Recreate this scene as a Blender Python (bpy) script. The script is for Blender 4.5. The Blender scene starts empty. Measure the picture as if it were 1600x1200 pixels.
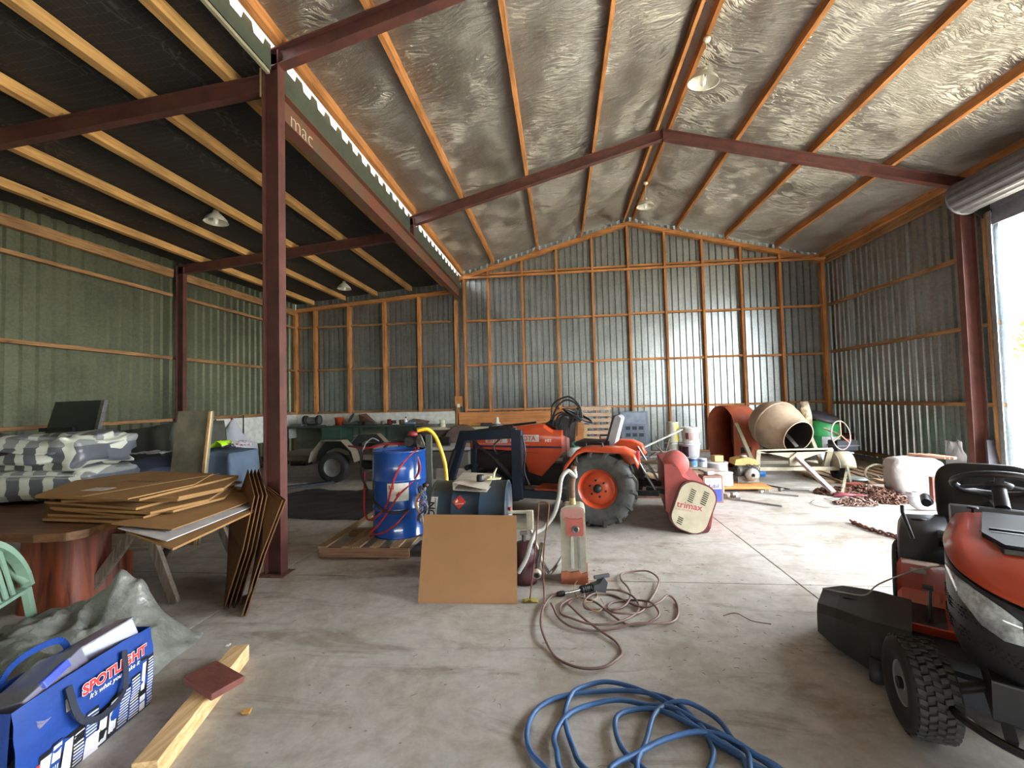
import bpy, math, random
from mathutils import Vector, Matrix, Euler
random.seed(7)
R = math.radians
SC = bpy.context.scene
COL = SC.collection
# ---------------------------------------------------------------- camera
cam_d = bpy.data.cameras.new('camera'); cam = bpy.data.objects.new('camera', cam_d); COL.objects.link(cam)
cam_d.sensor_fit = 'HORIZONTAL'; cam_d.sensor_width = 36.0; cam_d.lens = 36.0*682.0/1600.0
cam_d.clip_start = 0.02; cam_d.clip_end = 500
PIT, YAW, ROL = 0.03550, -0.1087, -0.02504
fw = Vector((math.sin(YAW)*math.cos(PIT), math.cos(YAW)*math.cos(PIT), math.sin(PIT)))
rt = Vector((math.cos(YAW), -math.sin(YAW), 0)); up = rt.cross(fw)
r2 = rt*math.cos(ROL)+up*math.sin(ROL); u2 = up*math.cos(ROL)-rt*math.sin(ROL)
cam.matrix_world = Matrix(((r2.x, u2.x, -fw.x, 0), (r2.y, u2.y, -fw.y, 0), (r2.z, u2.z, -fw.z, 1.5), (0, 0, 0, 1)))
SC.camera = cam
# ---------------------------------------------------------------- sky, sun, exposure
W = bpy.data.worlds.new('overcast_sky'); SC.world = W; W.use_nodes = True
bg = W.node_tree.nodes['Background']; bg.inputs[0].default_value = (0.86, 0.93, 1.0, 1); bg.inputs[1].default_value = 5.0
sun_d = bpy.data.lights.new('sun', 'SUN'); sun_d.energy = 9.0; sun_d.angle = R(25); sun_d.color = (1, 0.96, 0.9)
sun = bpy.data.objects.new('sun', sun_d); COL.objects.link(sun); sun.rotation_euler = Euler((R(8), R(12), 0))
vs = SC.view_settings; vs.view_transform = 'Standard'; vs.look = 'None'; vs.gamma = 1; vs.use_curve_mapping = False
vs.exposure = 2.55
SC.cycles.max_bounces = 12; SC.cycles.diffuse_bounces = 8; SC.cycles.glossy_bounces = 5; SC.cycles.transparent_max_bounces = 8
SC.cycles.sample_clamp_indirect = 8.0
# ---------------------------------------------------------------- materials
def new_mat(name):
    m = bpy.data.materials.new(name); m.use_nodes = True; nt = m.node_tree
    return m, nt, nt.nodes['Principled BSDF']
def N(nt, t, **kw):
    n = nt.nodes.new(t)
    for k, v in kw.items():
        if k.startswith('i_'):
            key = k[2:].replace('_', ' '); n.inputs[key].default_value = v
        else: setattr(n, k, v)
    return n
def L(nt, a, b): nt.links.new(a, b)
def ramp(nt, fac, stops):
    r = N(nt, 'ShaderNodeValToRGB'); els = r.color_ramp.elements
    while len(els) < len(stops): els.new(0.5)
    for e, (p, c) in zip(els, stops):
        e.position = p; e.color = (c[0], c[1], c[2], 1)
    L(nt, fac, r.inputs[0]); return r
def lin(h):
    h = h.lstrip('#'); c = [int(h[i:i+2], 16)/255 for i in (0, 2, 4)]
    return tuple(x/12.92 if x <= 0.04045 else ((x+0.055)/1.055)**2.4 for x in c)
def vary(name, c, rough=0.6, metal=0.0, amount=0.15, scale=8, bump=0.0, c2=None, spec=0.5, bscale=None, stretch=(1, 1, 1), coat=0.0, alpha=1.0, trans=0.0):
    """paint-like material: a base colour broken up by soft dirt noise"""
    if isinstance(c, str): c = lin(c)
    if isinstance(c2, str): c2 = lin(c2)
    m, nt, b = new_mat(name)
    tc = N(nt, 'ShaderNodeTexCoord'); mp = N(nt, 'ShaderNodeMapping'); mp.inputs['Scale'].default_value = stretch
    L(nt, tc.outputs['Object'], mp.inputs[0])
    n = N(nt, 'ShaderNodeTexNoise', i_Scale=scale, i_Detail=5.0, i_Roughness=0.62); L(nt, mp.outputs[0], n.inputs['Vector'])
    dark = c2 if c2 else tuple(x*(1-amount*2) for x in c)
    lo, hi = (0.36, 0.62) if c2 else (0.3, 0.6)
    r = ramp(nt, n.outputs['Fac'], [(lo, dark), (hi, c)]); L(nt, r.outputs[0], b.inputs['Base Color'])
    b.inputs['Roughness'].default_value = rough; b.inputs['Metallic'].default_value = metal
    b.inputs['Specular IOR Level'].default_value = spec; b.inputs['Coat Weight'].default_value = coat
    b.inputs['Alpha'].default_value = alpha; b.inputs['Transmission Weight'].default_value = trans
    if bump:
        n2 = N(nt, 'ShaderNodeTexNoise', i_Scale=bscale or scale*4, i_Detail=4.0); L(nt, mp.outputs[0], n2.inputs['Vector'])
        bp = N(nt, 'ShaderNodeBump', i_Strength=bump, i_Distance=0.02); L(nt, n2.outputs['Fac'], bp.inputs['Height']); L(nt, bp.outputs[0], b.inputs['Normal'])
    return m
def wood(name, c1, c2, axis='Z', rough=0.75, fine=14.0, knots=True, spec=0.3):
    if isinstance(c1, str): c1 = lin(c1)
    if isinstance(c2, str): c2 = lin(c2)
    m, nt, b = new_mat(name)
    tc = N(nt, 'ShaderNodeTexCoord'); mp = N(nt, 'ShaderNodeMapping')
    s = {'X': (0.06, 1, 1), 'Y': (1, 0.06, 1), 'Z': (1, 1, 0.06)}[axis]
    mp.inputs['Scale'].default_value = s; L(nt, tc.outputs['Object'], mp.inputs[0])
    n = N(nt, 'ShaderNodeTexNoise', i_Scale=fine*3, i_Detail=6.0, i_Roughness=0.6, i_Distortion=0.6); L(nt, mp.outputs[0], n.inputs['Vector'])
    r = ramp(nt, n.outputs['Fac'], [(0.33, c2), (0.62, c1)])
    big = N(nt, 'ShaderNodeTexNoise', i_Scale=1.6, i_Detail=2.0); L(nt, tc.outputs['Object'], big.inputs['Vector'])
    rb = ramp(nt, big.outputs['Fac'], [(0.3, (0.72, 0.70, 0.68)), (0.7, (1.15, 1.1, 1.05))])
    mx = N(nt, 'ShaderNodeMix', data_type='RGBA', blend_type='MULTIPLY'); mx.inputs[0].default_value = 1
    L(nt, r.outputs[0], mx.inputs[6]); L(nt, rb.outputs[0], mx.inputs[7])
    out = mx.outputs[2]
    if knots:
        v = N(nt, 'ShaderNodeTexVoronoi', i_Scale=2.2); mp2 = N(nt, 'ShaderNodeMapping')
        mp2.inputs['Scale'].default_value = {'X': (0.6, 1.5, 1.5), 'Y': (1.5, 0.6, 1.5), 'Z': (1.5, 1.5, 0.6)}[axis]
        L(nt, tc.outputs['Object'], mp2.inputs[0]); L(nt, mp2.outputs[0], v.inputs['Vector'])
        rk = ramp(nt, v.outputs['Distance'], [(0.03, (0.35, 0.24, 0.16)), (0.075, (1, 1, 1))])
        mk = N(nt, 'ShaderNodeMix', data_type='RGBA', blend_type='MULTIPLY'); mk.inputs[0].default_value = 0.8
        L(nt, out, mk.inputs[6]); L(nt, rk.outputs[0], mk.inputs[7]); out = mk.outputs[2]
    L(nt, out, b.inputs['Base Color']); b.inputs['Roughness'].default_value = rough; b.inputs['Specular IOR Level'].default_value = spec
    bp = N(nt, 'ShaderNodeBump', i_Strength=0.15, i_Distance=0.01); L(nt, n.outputs['Fac'], bp.inputs['Height']); L(nt, bp.outputs[0], b.inputs['Normal'])
    return m
M = {}
PINE, PINED = '#C98F4F', '#9A6230'
for ax in 'XYZ':
    M['pine'+ax] = wood('pine_framing_'+ax, '#BE8450', '#925C30', ax)
    M['pale'+ax] = wood('pale_pine_'+ax, '#D2B184', '#B08A58', ax)
    M['old'+ax] = wood('old_grey_timber_'+ax, '#8A7E70', '#5E5448', ax)
    M['pallet'+ax] = wood('pallet_timber_'+ax, '#A98F72', '#7C6248', ax)
    M['girt'+ax] = wood('brown_girt_timber_'+ax, '#A07A52', '#745236', ax)
def galv(name, c1, c2, rough, rough2, metal=0.9, scale=40):
    m, nt, b = new_mat(name)
    tc = N(nt, 'ShaderNodeTexCoord')
    v = N(nt, 'ShaderNodeTexVoronoi', i_Scale=scale); L(nt, tc.outputs['Object'], v.inputs['Vector'])
    n = N(nt, 'ShaderNodeTexNoise', i_Scale=1.3, i_Detail=6.0, i_Roughness=0.7); L(nt, tc.outputs['Object'], n.inputs['Vector'])
    mx = N(nt, 'ShaderNodeMix', data_type='FLOAT'); mx.inputs[0].default_value = 0.16
    sep = N(nt, 'ShaderNodeSeparateColor'); L(nt, v.outputs['Color'], sep.inputs[0])
    L(nt, n.outputs['Fac'], mx.inputs[2]); L(nt, sep.outputs[0], mx.inputs[3])
    r = ramp(nt, mx.outputs[0], [(0.3, c2), (0.65, c1)]); L(nt, r.outputs[0], b.inputs['Base Color'])
    rr = ramp(nt, mx.outputs[0], [(0.3, (rough2,)*3), (0.7, (rough,)*3)]); L(nt, rr.outputs[0], b.inputs['Roughness'])
    b.inputs['Metallic'].default_value = metal
    return m
M['galv'] = galv('galvanised_steel_sheet', lin('#A6AAA8'), lin('#868A87'), 0.31, 0.35, 0.85)
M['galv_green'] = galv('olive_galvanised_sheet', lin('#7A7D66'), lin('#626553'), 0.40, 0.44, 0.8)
M['zinc'] = galv('bright_zinc', lin('#C4C8CC'), lin('#9EA4A8'), 0.25, 0.4, 0.95)
def foil():
    m, nt, b = new_mat('crinkled_roof_foil')
    tc = N(nt, 'ShaderNodeTexCoord'); mp = N(nt, 'ShaderNodeMapping'); mp.inputs['Scale'].default_value = (1.0, 3.2, 1.0)
    L(nt, tc.outputs['Object'], mp.inputs[0])
    n1 = N(nt, 'ShaderNodeTexNoise', i_Scale=7.0, i_Detail=8.0, i_Roughness=0.72, i_Distortion=1.2); L(nt, mp.outputs[0], n1.inputs['Vector'])
    n2 = N(nt, 'ShaderNodeTexNoise', i_Scale=1.2, i_Detail=3.0); L(nt, tc.outputs['Object'], n2.inputs['Vector'])
    # hexagonal netting under the foil
    v = N(nt, 'ShaderNodeTexVoronoi', feature='DISTANCE_TO_EDGE', i_Scale=17.0, i_Randomness=0.35); L(nt, tc.outputs['Object'], v.inputs['Vector'])
    r = ramp(nt, n2.outputs['Fac'], [(0.3, lin('#A39C92')), (0.7, lin('#BDB8B2'))])
    rv = ramp(nt, v.outputs['Distance'], [(0.0, (1.5, 1.45, 1.35)), (0.05, (1, 1, 1))])
    mx = N(nt, 'ShaderNodeMix', data_type='RGBA', blend_type='MULTIPLY'); mx.inputs[0].default_value = 0.5
    L(nt, r.outputs[0], mx.inputs[6]); L(nt, rv.outputs[0], mx.inputs[7]); L(nt, mx.outputs[2], b.inputs['Base Color'])
    b.inputs['Metallic'].default_value = 0.9; b.inputs['Roughness'].default_value = 0.30
    w = N(nt, 'ShaderNodeTexNoise', i_Scale=5.0, i_Detail=5.0, i_Roughness=0.6, i_Distortion=0.4); mp3 = N(nt, 'ShaderNodeMapping'); mp3.inputs['Scale'].default_value = (0.8, 6.0, 1)
    nd = N(nt, 'ShaderNodeTexNoise', i_Scale=0.8); L(nt, tc.outputs['Object'], nd.inputs['Vector'])
    va = N(nt, 'ShaderNodeVectorMath', operation='ADD'); L(nt, tc.outputs['Object'], va.inputs[0]); L(nt, nd.outputs['Color'], va.inputs[1])
    L(nt, va.outputs[0], mp3.inputs[0]); L(nt, mp3.outputs[0], w.inputs['Vector'])
    rw = ramp(nt, w.outputs['Fac'], [(0.44, (0, 0, 0)), (0.5, (1, 1, 1)), (0.56, (0, 0, 0))])
    b1 = N(nt, 'ShaderNodeBump', i_Strength=0.35, i_Distance=0.07); L(nt, n1.outputs['Fac'], b1.inputs['Height'])
    b2 = N(nt, 'ShaderNodeBump', i_Strength=0.9, i_Distance=0.012); L(nt, rw.outputs[0], b2.inputs['Height']); L(nt, b1.outputs[0], b2.inputs['Normal'])
    L(nt, b2.outputs[0], b.inputs['Normal'])
    return m
M['foil'] = foil()
def paper():
    m, nt, b = new_mat('black_building_paper')
    tc = N(nt, 'ShaderNodeTexCoord')
    v = N(nt, 'ShaderNodeTexVoronoi', feature='DISTANCE_TO_EDGE', i_Scale=16.0, i_Randomness=0.25); mp = N(nt, 'ShaderNodeMapping'); mp.inputs['Scale'].default_value = (1.35, 0.8, 1)
    L(nt, tc.outputs['Object'], mp.inputs[0]); L(nt, mp.outputs[0], v.inputs['Vector'])
    n = N(nt, 'ShaderNodeTexNoise', i_Scale=2.0, i_Detail=5.0); L(nt, tc.outputs['Object'], n.inputs['Vector'])
    r = ramp(nt, n.outputs['Fac'], [(0.3, (0.010, 0.009, 0.009)), (0.7, (0.024, 0.021, 0.019))])
    rv = ramp(nt, v.outputs['Distance'], [(0.0, (0.085, 0.08, 0.075)), (0.035, (0, 0, 0))])
    mx = N(nt, 'ShaderNodeMix', data_type='RGBA', blend_type='ADD'); mx.inputs[0].default_value = 0.6
    L(nt, r.outputs[0], mx.inputs[6]); L(nt, rv.outputs[0], mx.inputs[7]); L(nt, mx.outputs[2], b.inputs['Base Color'])
    b.inputs['Roughness'].default_value = 0.7
    bp = N(nt, 'ShaderNodeBump', i_Strength=0.5, i_Distance=0.03); L(nt, n.outputs['Fac'], bp.inputs['Height']); L(nt, bp.outputs[0], b.inputs['Normal'])
    return m
M['paper'] = paper()
def concrete():
    m, nt, b = new_mat('dusty_concrete_floor')
    tc = N(nt, 'ShaderNodeTexCoord')
    n1 = N(nt, 'ShaderNodeTexNoise', i_Scale=0.7, i_Detail=8.0, i_Roughness=0.65, i_Distortion=0.3); L(nt, tc.outputs['Object'], n1.inputs['Vector'])
    n2 = N(nt, 'ShaderNodeTexNoise', i_Scale=9.0, i_Detail=8.0, i_Roughness=0.7); L(nt, tc.outputs['Object'], n2.inputs['Vector'])
    mp = N(nt, 'ShaderNodeMapping'); mp.inputs['Scale'].default_value = (0.7, 2.4, 1); mp.inputs['Rotation'].default_value = (0, 0, 0.2)
    L(nt, tc.outputs['Object'], mp.inputs[0])
    n3 = N(nt, 'ShaderNodeTexNoise', i_Scale=1.5, i_Detail=7.0, i_Roughness=0.7, i_Distortion=0.8); L(nt, mp.outputs[0], n3.inputs['Vector'])
    base = ramp(nt, n1.outputs['Fac'], [(0.3, lin('#A29B91')), (0.7, lin('#C0BCB5'))])
    fine = ramp(nt, n2.outputs['Fac'], [(0.3, (0.80, 0.79, 0.77)), (0.6, (1.04, 1.04, 1.04))])
    mx = N(nt, 'ShaderNodeMix', data_type='RGBA', blend_type='MULTIPLY'); mx.inputs[0].default_value = 1
    L(nt, base.outputs[0], mx.inputs[6]); L(nt, fine.outputs[0], mx.inputs[7])
    st = ramp(nt, n3.outputs['Fac'], [(0.34, (0.56, 0.50, 0.43)), (0.46, (1, 1, 1))])
    mx2 = N(nt, 'ShaderNodeMix', data_type='RGBA', blend_type='MULTIPLY'); mx2.inputs[0].default_value = 0.75
    L(nt, mx.outputs[2], mx2.inputs[6]); L(nt, st.outputs[0], mx2.inputs[7])
    n4 = N(nt, 'ShaderNodeTexNoise', i_Scale=2.4, i_Detail=9.0, i_Roughness=0.75, i_Distortion=0.5); L(nt, tc.outputs['Object'], n4.inputs['Vector'])
    st2 = ramp(nt, n4.outputs['Fac'], [(0.40, (0.66, 0.57, 0.46)), (0.54, (1, 1, 1))])
    mxd = N(nt, 'ShaderNodeMix', data_type='RGBA', blend_type='MULTIPLY'); mxd.inputs[0].default_value = 0.5
    L(nt, mx2.outputs[2], mxd.inputs[6]); L(nt, st2.outputs[0], mxd.inputs[7]); mx2 = mxd
    # specks of grit and dead leaves
    v = N(nt, 'ShaderNodeTexVoronoi', i_Scale=11.0); mpv = N(nt, 'ShaderNodeMapping'); mpv.inputs['Scale'].default_value = (1, 1.6, 1)
    L(nt, tc.outputs['Object'], mpv.inputs[0]); L(nt, mpv.outputs[0], v.inputs['Vector'])
    sp = N(nt, 'ShaderNodeSeparateColor'); L(nt, v.outputs['Color'], sp.inputs[0])
    th = N(nt, 'ShaderNodeMath', operation='MULTIPLY'); th.inputs[1].default_value = 0.11; L(nt, sp.outputs[0], th.inputs[0])
    lt = N(nt, 'ShaderNodeMath', operation='LESS_THAN'); L(nt, v.outputs['Distance'], lt.inputs[0]); L(nt, th.outputs[0], lt.inputs[1])
    gt = N(nt, 'ShaderNodeMath', operation='GREATER_THAN'); gt.inputs[1].default_value = 0.55; L(nt, sp.outputs[1], gt.inputs[0])
    ml = N(nt, 'ShaderNodeMath', operation='MULTIPLY'); L(nt, lt.outputs[0], ml.inputs[0]); L(nt, gt.outputs[0], ml.inputs[1])
    m3 = N(nt, 'ShaderNodeMath', operation='MULTIPLY'); m3.inputs[1].default_value = 0.65; L(nt, ml.outputs[0], m3.inputs[0])
    mx3 = N(nt, 'ShaderNodeMix', data_type='RGBA'); L(nt, m3.outputs[0], mx3.inputs[0]); L(nt, mx2.outputs[2], mx3.inputs[6]); mx3.inputs[7].default_value = (0.10, 0.075, 0.05, 1)
    L(nt, mx3.outputs[2], b.inputs['Base Color'])
    rr = ramp(nt, n1.outputs['Fac'], [(0.3, (0.5,)*3), (0.7, (0.68,)*3)]); L(nt, rr.outputs[0], b.inputs['Roughness'])
    bp = N(nt, 'ShaderNodeBump', i_Strength=0.2, i_Distance=0.01); L(nt, n2.outputs['Fac'], bp.inputs['Height']); L(nt, bp.outputs[0], b.inputs['Normal'])
    return m
M['concrete'] = concrete()
M['oxide'] = vary('red_oxide_steel', '#5E3730', 0.5, 0.0, 0.14, 5, bump=0.05, c2='#492B27')
M['oxide_beam'] = vary('faded_oxide_steel', '#744034', 0.5, 0.0, 0.2, 2.5, c2='#5E4E3C')
M['white'] = vary('white_paint', '#E4E2DA', 0.45, amount=0.05)
M['cream'] = vary('cream_paint', '#D6D0BC', 0.5, amount=0.1)
M['black'] = vary('black_plastic', '#1B1B1D', 0.42, amount=0.15)
M['rubber'] = vary('tyre_rubber', '#262523', 0.8, amount=0.2, scale=12, bump=0.1)
M['dkmetal'] = vary('dark_greasy_metal', '#2C2B2A', 0.5, 0.5, 0.25, 20)
M['steel'] = vary('worn_steel', '#8E8C88', 0.4, 0.8, 0.2, 20)
M['rust'] = vary('rusty_steel', '#7A5240', 0.8, 0.2, 0.3, 25, c2='#4D362C')
M['chrome'] = vary('chrome', '#C8C8C8', 0.15, 1.0, 0.05)
M['ply'] = wood('plywood', '#BD8250', '#9C6436', 'X', fine=5)
def slotmat(c, rough=0.6, **k):
    key = 'c_'+c+str(rough)+str(sorted(k.items()))
    if key not in M: M[key] = vary('paint_'+c.strip('#'), c, rough, **k)
    return M[key]
# ---------------------------------------------------------------- mesh builder
def frame(d):
    d = Vector(d).normalized(); a = Vector((0, 0, 1)) if abs(d.z) < 0.95 else Vector((1, 0, 0))
    u = d.cross(a).normalized(); return u, d.cross(u).normalized(), d
class MB:
    def __init__(s): s.v = []; s.f = []; s.m = []; s.s = []; s.cm = 0; s.T = None
    def mat(s, i): s.cm = i; return s
    def xf(s, T=None): s.T = T; return s
    def add(s, vs, fs, smooth=False):
        o = len(s.v)
        for p in vs:
            p = Vector(p); s.v.append(s.T @ p if s.T else p)
        for f in fs: s.f.append([o+i for i in f]); s.m.append(s.cm); s.s.append(smooth)
        return s
    def box(s, a, b):
        (x0, y0, z0), (x1, y1, z1) = a, b
        return s.hexa([(x0, y0, z0), (x1, y0, z0), (x1, y1, z0), (x0, y1, z0), (x0, y0, z1), (x1, y0, z1), (x1, y1, z1), (x0, y1, z1)])
    def hexa(s, p): return s.add(p, [(0, 3, 2, 1), (4, 5, 6, 7), (0, 1, 5, 4), (1, 2, 6, 5), (2, 3, 7, 6), (3, 0, 4, 7)])
    def cbox(s, c, d, rot=(0, 0, 0)):
        Q = Euler(rot).to_matrix(); h = Vector(d)/2; c = Vector(c); P = []
        for z in (-1, 1):
            for x, y in ((-1, -1), (1, -1), (1, 1), (-1, 1)): P.append(c+Q@Vector((x*h.x, y*h.y, z*h.z)))
        return s.hexa(P)
    def bar(s, p0, p1, w, h, upv=(0, 0, 1)):
        """rectangular bar from p0 to p1, w sideways, h along up"""
        p0 = Vector(p0); p1 = Vector(p1); d = (p1-p0).normalized(); sd = d.cross(Vector(upv)).normalized(); u = sd.cross(d)
        P = []
        for q in (p0, p1):
            for a, b in ((-1, -1), (1, -1), (1, 1), (-1, 1)): P.append(q+sd*(a*w/2)+u*(b*h/2))
        return s.hexa([P[0], P[1], P[2], P[3], P[4], P[5], P[6], P[7]])
    def tube(s, pts, r, n=8, caps=True, closed=False, smooth=True):
        pts = [Vector(p) for p in pts]; k = len(pts); rr = r if hasattr(r, '__len__') else [r]*k
        V = []; F = []; pu = None
        for i, p in enumerate(pts):
            if closed: d = pts[(i+1) % k]-pts[i-1]
            else: d = pts[min(i+1, k-1)]-pts[max(i-1, 0)]
            if d.length < 1e-9: d = Vector((0, 0, 1))
            d.normalize()
            if pu is None: u, w, _ = frame(d)
            else:
                u = pu-d*pu.dot(d)
                if u.length < 1e-6: u = frame(d)[0]
                u.normalize(); w = d.cross(u)
            pu = u
            for j in range(n):
                a = 2*math.pi*j/n; V.append(p+(u*math.cos(a)+w*math.sin(a))*rr[i])
        for i in range(k if closed else k-1):
            i2 = (i+1) % k
            for j in range(n): F.append((i*n+j, i*n+(j+1) % n, i2*n+(j+1) % n, i2*n+j))
        s.add(V, F, smooth)
        if caps and not closed: s.add(V[:n][::-1], [tuple(range(n))]); s.add(V[-n:], [tuple(range(n))])
        return s
    def cyl(s, p0, p1, r0, r1=None, n=16, caps=True): return s.tube([p0, p1], [r0, r0 if r1 is None else r1], n, caps)
    def lathe(s, prof, o=(0, 0, 0), ax=(0, 0, 1), n=24, smooth=True, closed=False):
        """prof: (radius, height) along ax"""
        u, w, d = frame(ax); o = Vector(o); V = []; F = []; k = len(prof)
        for r, h in prof:
            for j in range(n):
                a = 2*math.pi*j/n; V.append(o+d*h+(u*math.cos(a)+w*math.sin(a))*max(r, 1e-5))
        for i in range(k if closed else k-1):
            i2 = (i+1) % k
            for j in range(n): F.append((i*n+j, i*n+(j+1) % n, i2*n+(j+1) % n, i2*n+j))
        return s.add(V, F, smooth)
    def prism(s, poly, t0, t1, plane='XZ', smooth=False):
        """poly 2-D outline extruded along the third axis from t0 to t1"""
        def P(a, b, t): return {'XZ': (a, t, b), 'YZ': (t, a, b), 'XY': (a, b, t)}[plane]
        n = len(poly); V = [P(a, b, t0) for a, b in poly]+[P(a, b, t1) for a, b in poly]
        F = [tuple(range(n))[::-1], tuple(range(n, 2*n))]
        s.add(V, F); s.add(V, [(i, (i+1) % n, n+(i+1) % n, n+i) for i in range(n)], smooth)
        return s
    def grid(s, fn, nu, nv, smooth=True):
        V = [fn(i/nu, j/nv) for j in range(nv+1) for i in range(nu+1)]
        F = [(j*(nu+1)+i, j*(nu+1)+i+1, (j+1)*(nu+1)+i+1, (j+1)*(nu+1)+i) for j in range(nv) for i in range(nu)]
        return s.add(V, F, smooth)
    def sphere(s, c, r, n=12, k=8, sc=(1, 1, 1)):
        c = Vector(c)
        def fn(u, v):
            a = u*2*math.pi; b = math.pi*(v-0.5)
            return c+Vector((math.cos(a)*math.cos(b)*r*sc[0], math.sin(a)*math.cos(b)*r*sc[1], math.sin(b)*r*sc[2]))
        return s.grid(fn, n, k)
    def build(s, name, mats, parent=None, bev=0, thick=0, sub=0):
        me = bpy.data.meshes.new(name); me.from_pydata([tuple(p) for p in s.v], [], s.f); me.validate(verbose=False)
        if not isinstance(mats, (list, tuple)): mats = [mats]
        for m in mats: me.materials.append(M[m] if isinstance(m, str) and m in M else (slotmat(m) if isinstance(m, str) else m))
        if len(me.polygons) == len(s.f):
            me.polygons.foreach_set('material_index', s.m); me.polygons.foreach_set('use_smooth', s.s)
        me.update()
        o = bpy.data.objects.new(name, me); COL.objects.link(o)
        if parent: o.parent = parent
        if sub: md = o.modifiers.new('sub', 'SUBSURF'); md.levels = sub; md.render_levels = sub
        if thick: md = o.modifiers.new('solid', 'SOLIDIFY'); md.thickness = thick; md.offset = 0
        if bev: md = o.modifiers.new('bevel', 'BEVEL'); md.width = bev; md.segments = 2; md.limit_method = 'ANGLE'; md.angle_limit = R(40)
        return o
def tag(o, label=None, cat=None, group=None, kind=None):
    if label: o['label'] = label
    if cat: o['category'] = cat
    if group: o['group'] = group
    if kind: o['kind'] = kind
    return o
def thing(name, label, cat, loc=(0, 0, 0), rz=0, group=None, rot=None, kind=None):
    o = bpy.data.objects.new(name, None); COL.objects.link(o); o.location = loc; o.empty_display_size = 0.1
    o.rotation_euler = rot if rot else (0, 0, rz)
    return tag(o, label, cat, group, kind)
def dup(o, parent=None):
    c = o.copy(); COL.objects.link(c)
    if parent: c.parent = parent
    for ch in o.children: dup(ch, c)
    return c
def text_mb(txt, size, mat, name, parent, loc, rot, depth=0.001, shear=0, bold=0, align='LEFT'):
    cu = bpy.data.curves.new(name, 'FONT'); cu.body = txt; cu.size = size; cu.extrude = depth; cu.offset = bold; cu.shear = shear
    cu.align_x = align; cu.resolution_u = 3
    t = bpy.data.objects.new(name, cu); COL.objects.link(t)
    dg = bpy.context.evaluated_depsgraph_get(); me = bpy.data.meshes.new_from_object(t.evaluated_get(dg))
    bpy.data.objects.remove(t); me.materials.clear(); me.materials.append(M[mat] if mat in M else slotmat(mat))
    o = bpy.data.objects.new(name, me); COL.objects.link(o); o.parent = parent; o.location = loc; o.rotation_euler = rot
    return o
def smooth_path(pts, k=6, closed=False):
    """Catmull-Rom through pts"""
    P = [Vector(p) for p in pts]; n = len(P); out = []
    for i in range(n if closed else n-1):
        a, b, c, d = (P[(i-1) % n] if closed or i > 0 else P[0]), P[i], P[(i+1) % n], (P[(i+2) % n] if closed or i+2 < n else P[-1])
        for t in range(k):
            t /= k; out.append(0.5*((2*b)+(c-a)*t+(2*a-5*b+4*c-d)*t*t+(3*b-a-3*c+d)*t**3))
    if not closed: out.append(P[-1])
    return out
def rnd(a, b): return random.uniform(a, b)
REAR_GAP = 0.5; DOOR2 = 4.0
# ================================================================ SETTING
Y0, YB, XL, XM, XR = -3.78, 11.28, -7.2, -2.56, 6.52
RIDGE = 1.84
def roof_z(x): return 5.96-0.268*abs(x-RIDGE)          # top of the main rafters
def lean_z(x): return 4.56+0.088*(x+2.6)               # top of the lean-to rafters
# floor: cast slabs with open joints
fl = tag(bpy.data.objects.new('floor', None), kind='structure'); COL.objects.link(fl)
xs = [XL-0.1, XM+0.02, RIDGE-0.02, XR+0.1]; ys = [Y0-0.1, -0.02, 3.68, 7.40, YB+0.1]
for i in range(3):
    for j in range(4):
        g = 0.005; b = MB().box((xs[i]+g, ys[j]+g, -0.12), (xs[i+1]-g, ys[j+1]-g, 0)); b.build('slab', 'concrete', fl, bev=0.003)
MB().box((xs[0], ys[0], -0.14), (xs[-1], ys[-1], -0.03)).build('joint_bed', slotmat('#4A453F', 0.9), fl)
# corrugated sheets
def ribbed(p0, p1, z0, z1f, pitch, depth, nrm, sheet_ribs=5, zb=None, topw=0.22):
    """list of MB sheets between p0,p1 (xy), trapezoid ribs pushed along -nrm; z1f(t) gives top height"""
    p0 = Vector((p0[0], p0[1], 0)); p1 = Vector((p1[0], p1[1], 0)); Ln = (p1-p0).length; d = (p1-p0)/Ln; nv = Vector((nrm[0], nrm[1], 0))
    k = int(Ln/pitch); pitch = Ln/k; out = []; i = 0
    while i < k:
        e = min(k, i+sheet_ribs); b = MB(); pr = []
        for q in range(i, e):
            a = q*pitch
            for t, h in ((0, 0), (0.30, 0), (0.42, 1), (0.58, 1), (0.70, 0)): pr.append((a+t*pitch, h*depth))
        pr.append((e*pitch+0.004, 0)); V = []
        off = 0.0012 if (i//sheet_ribs) % 2 else 0
        for s_, h in pr:
            q = p0+d*s_+nv*(h+off); V += [(q.x, q.y, z0), (q.x, q.y, z1f(s_/Ln))]
        b.add(V, [(2*j, 2*j+2, 2*j+3, 2*j+1) for j in range(len(pr)-1)]); out.append(b); i = e
    return out
def sheets(root, mat, *a, **k):
    for b in ribbed(*a, **k): b.build('cladding_sheet', mat, root)
def beam_box(name, root, a, b, mat, bev=0.002): return MB().box(a, b).build(name, mat, root, bev=bev)
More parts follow.
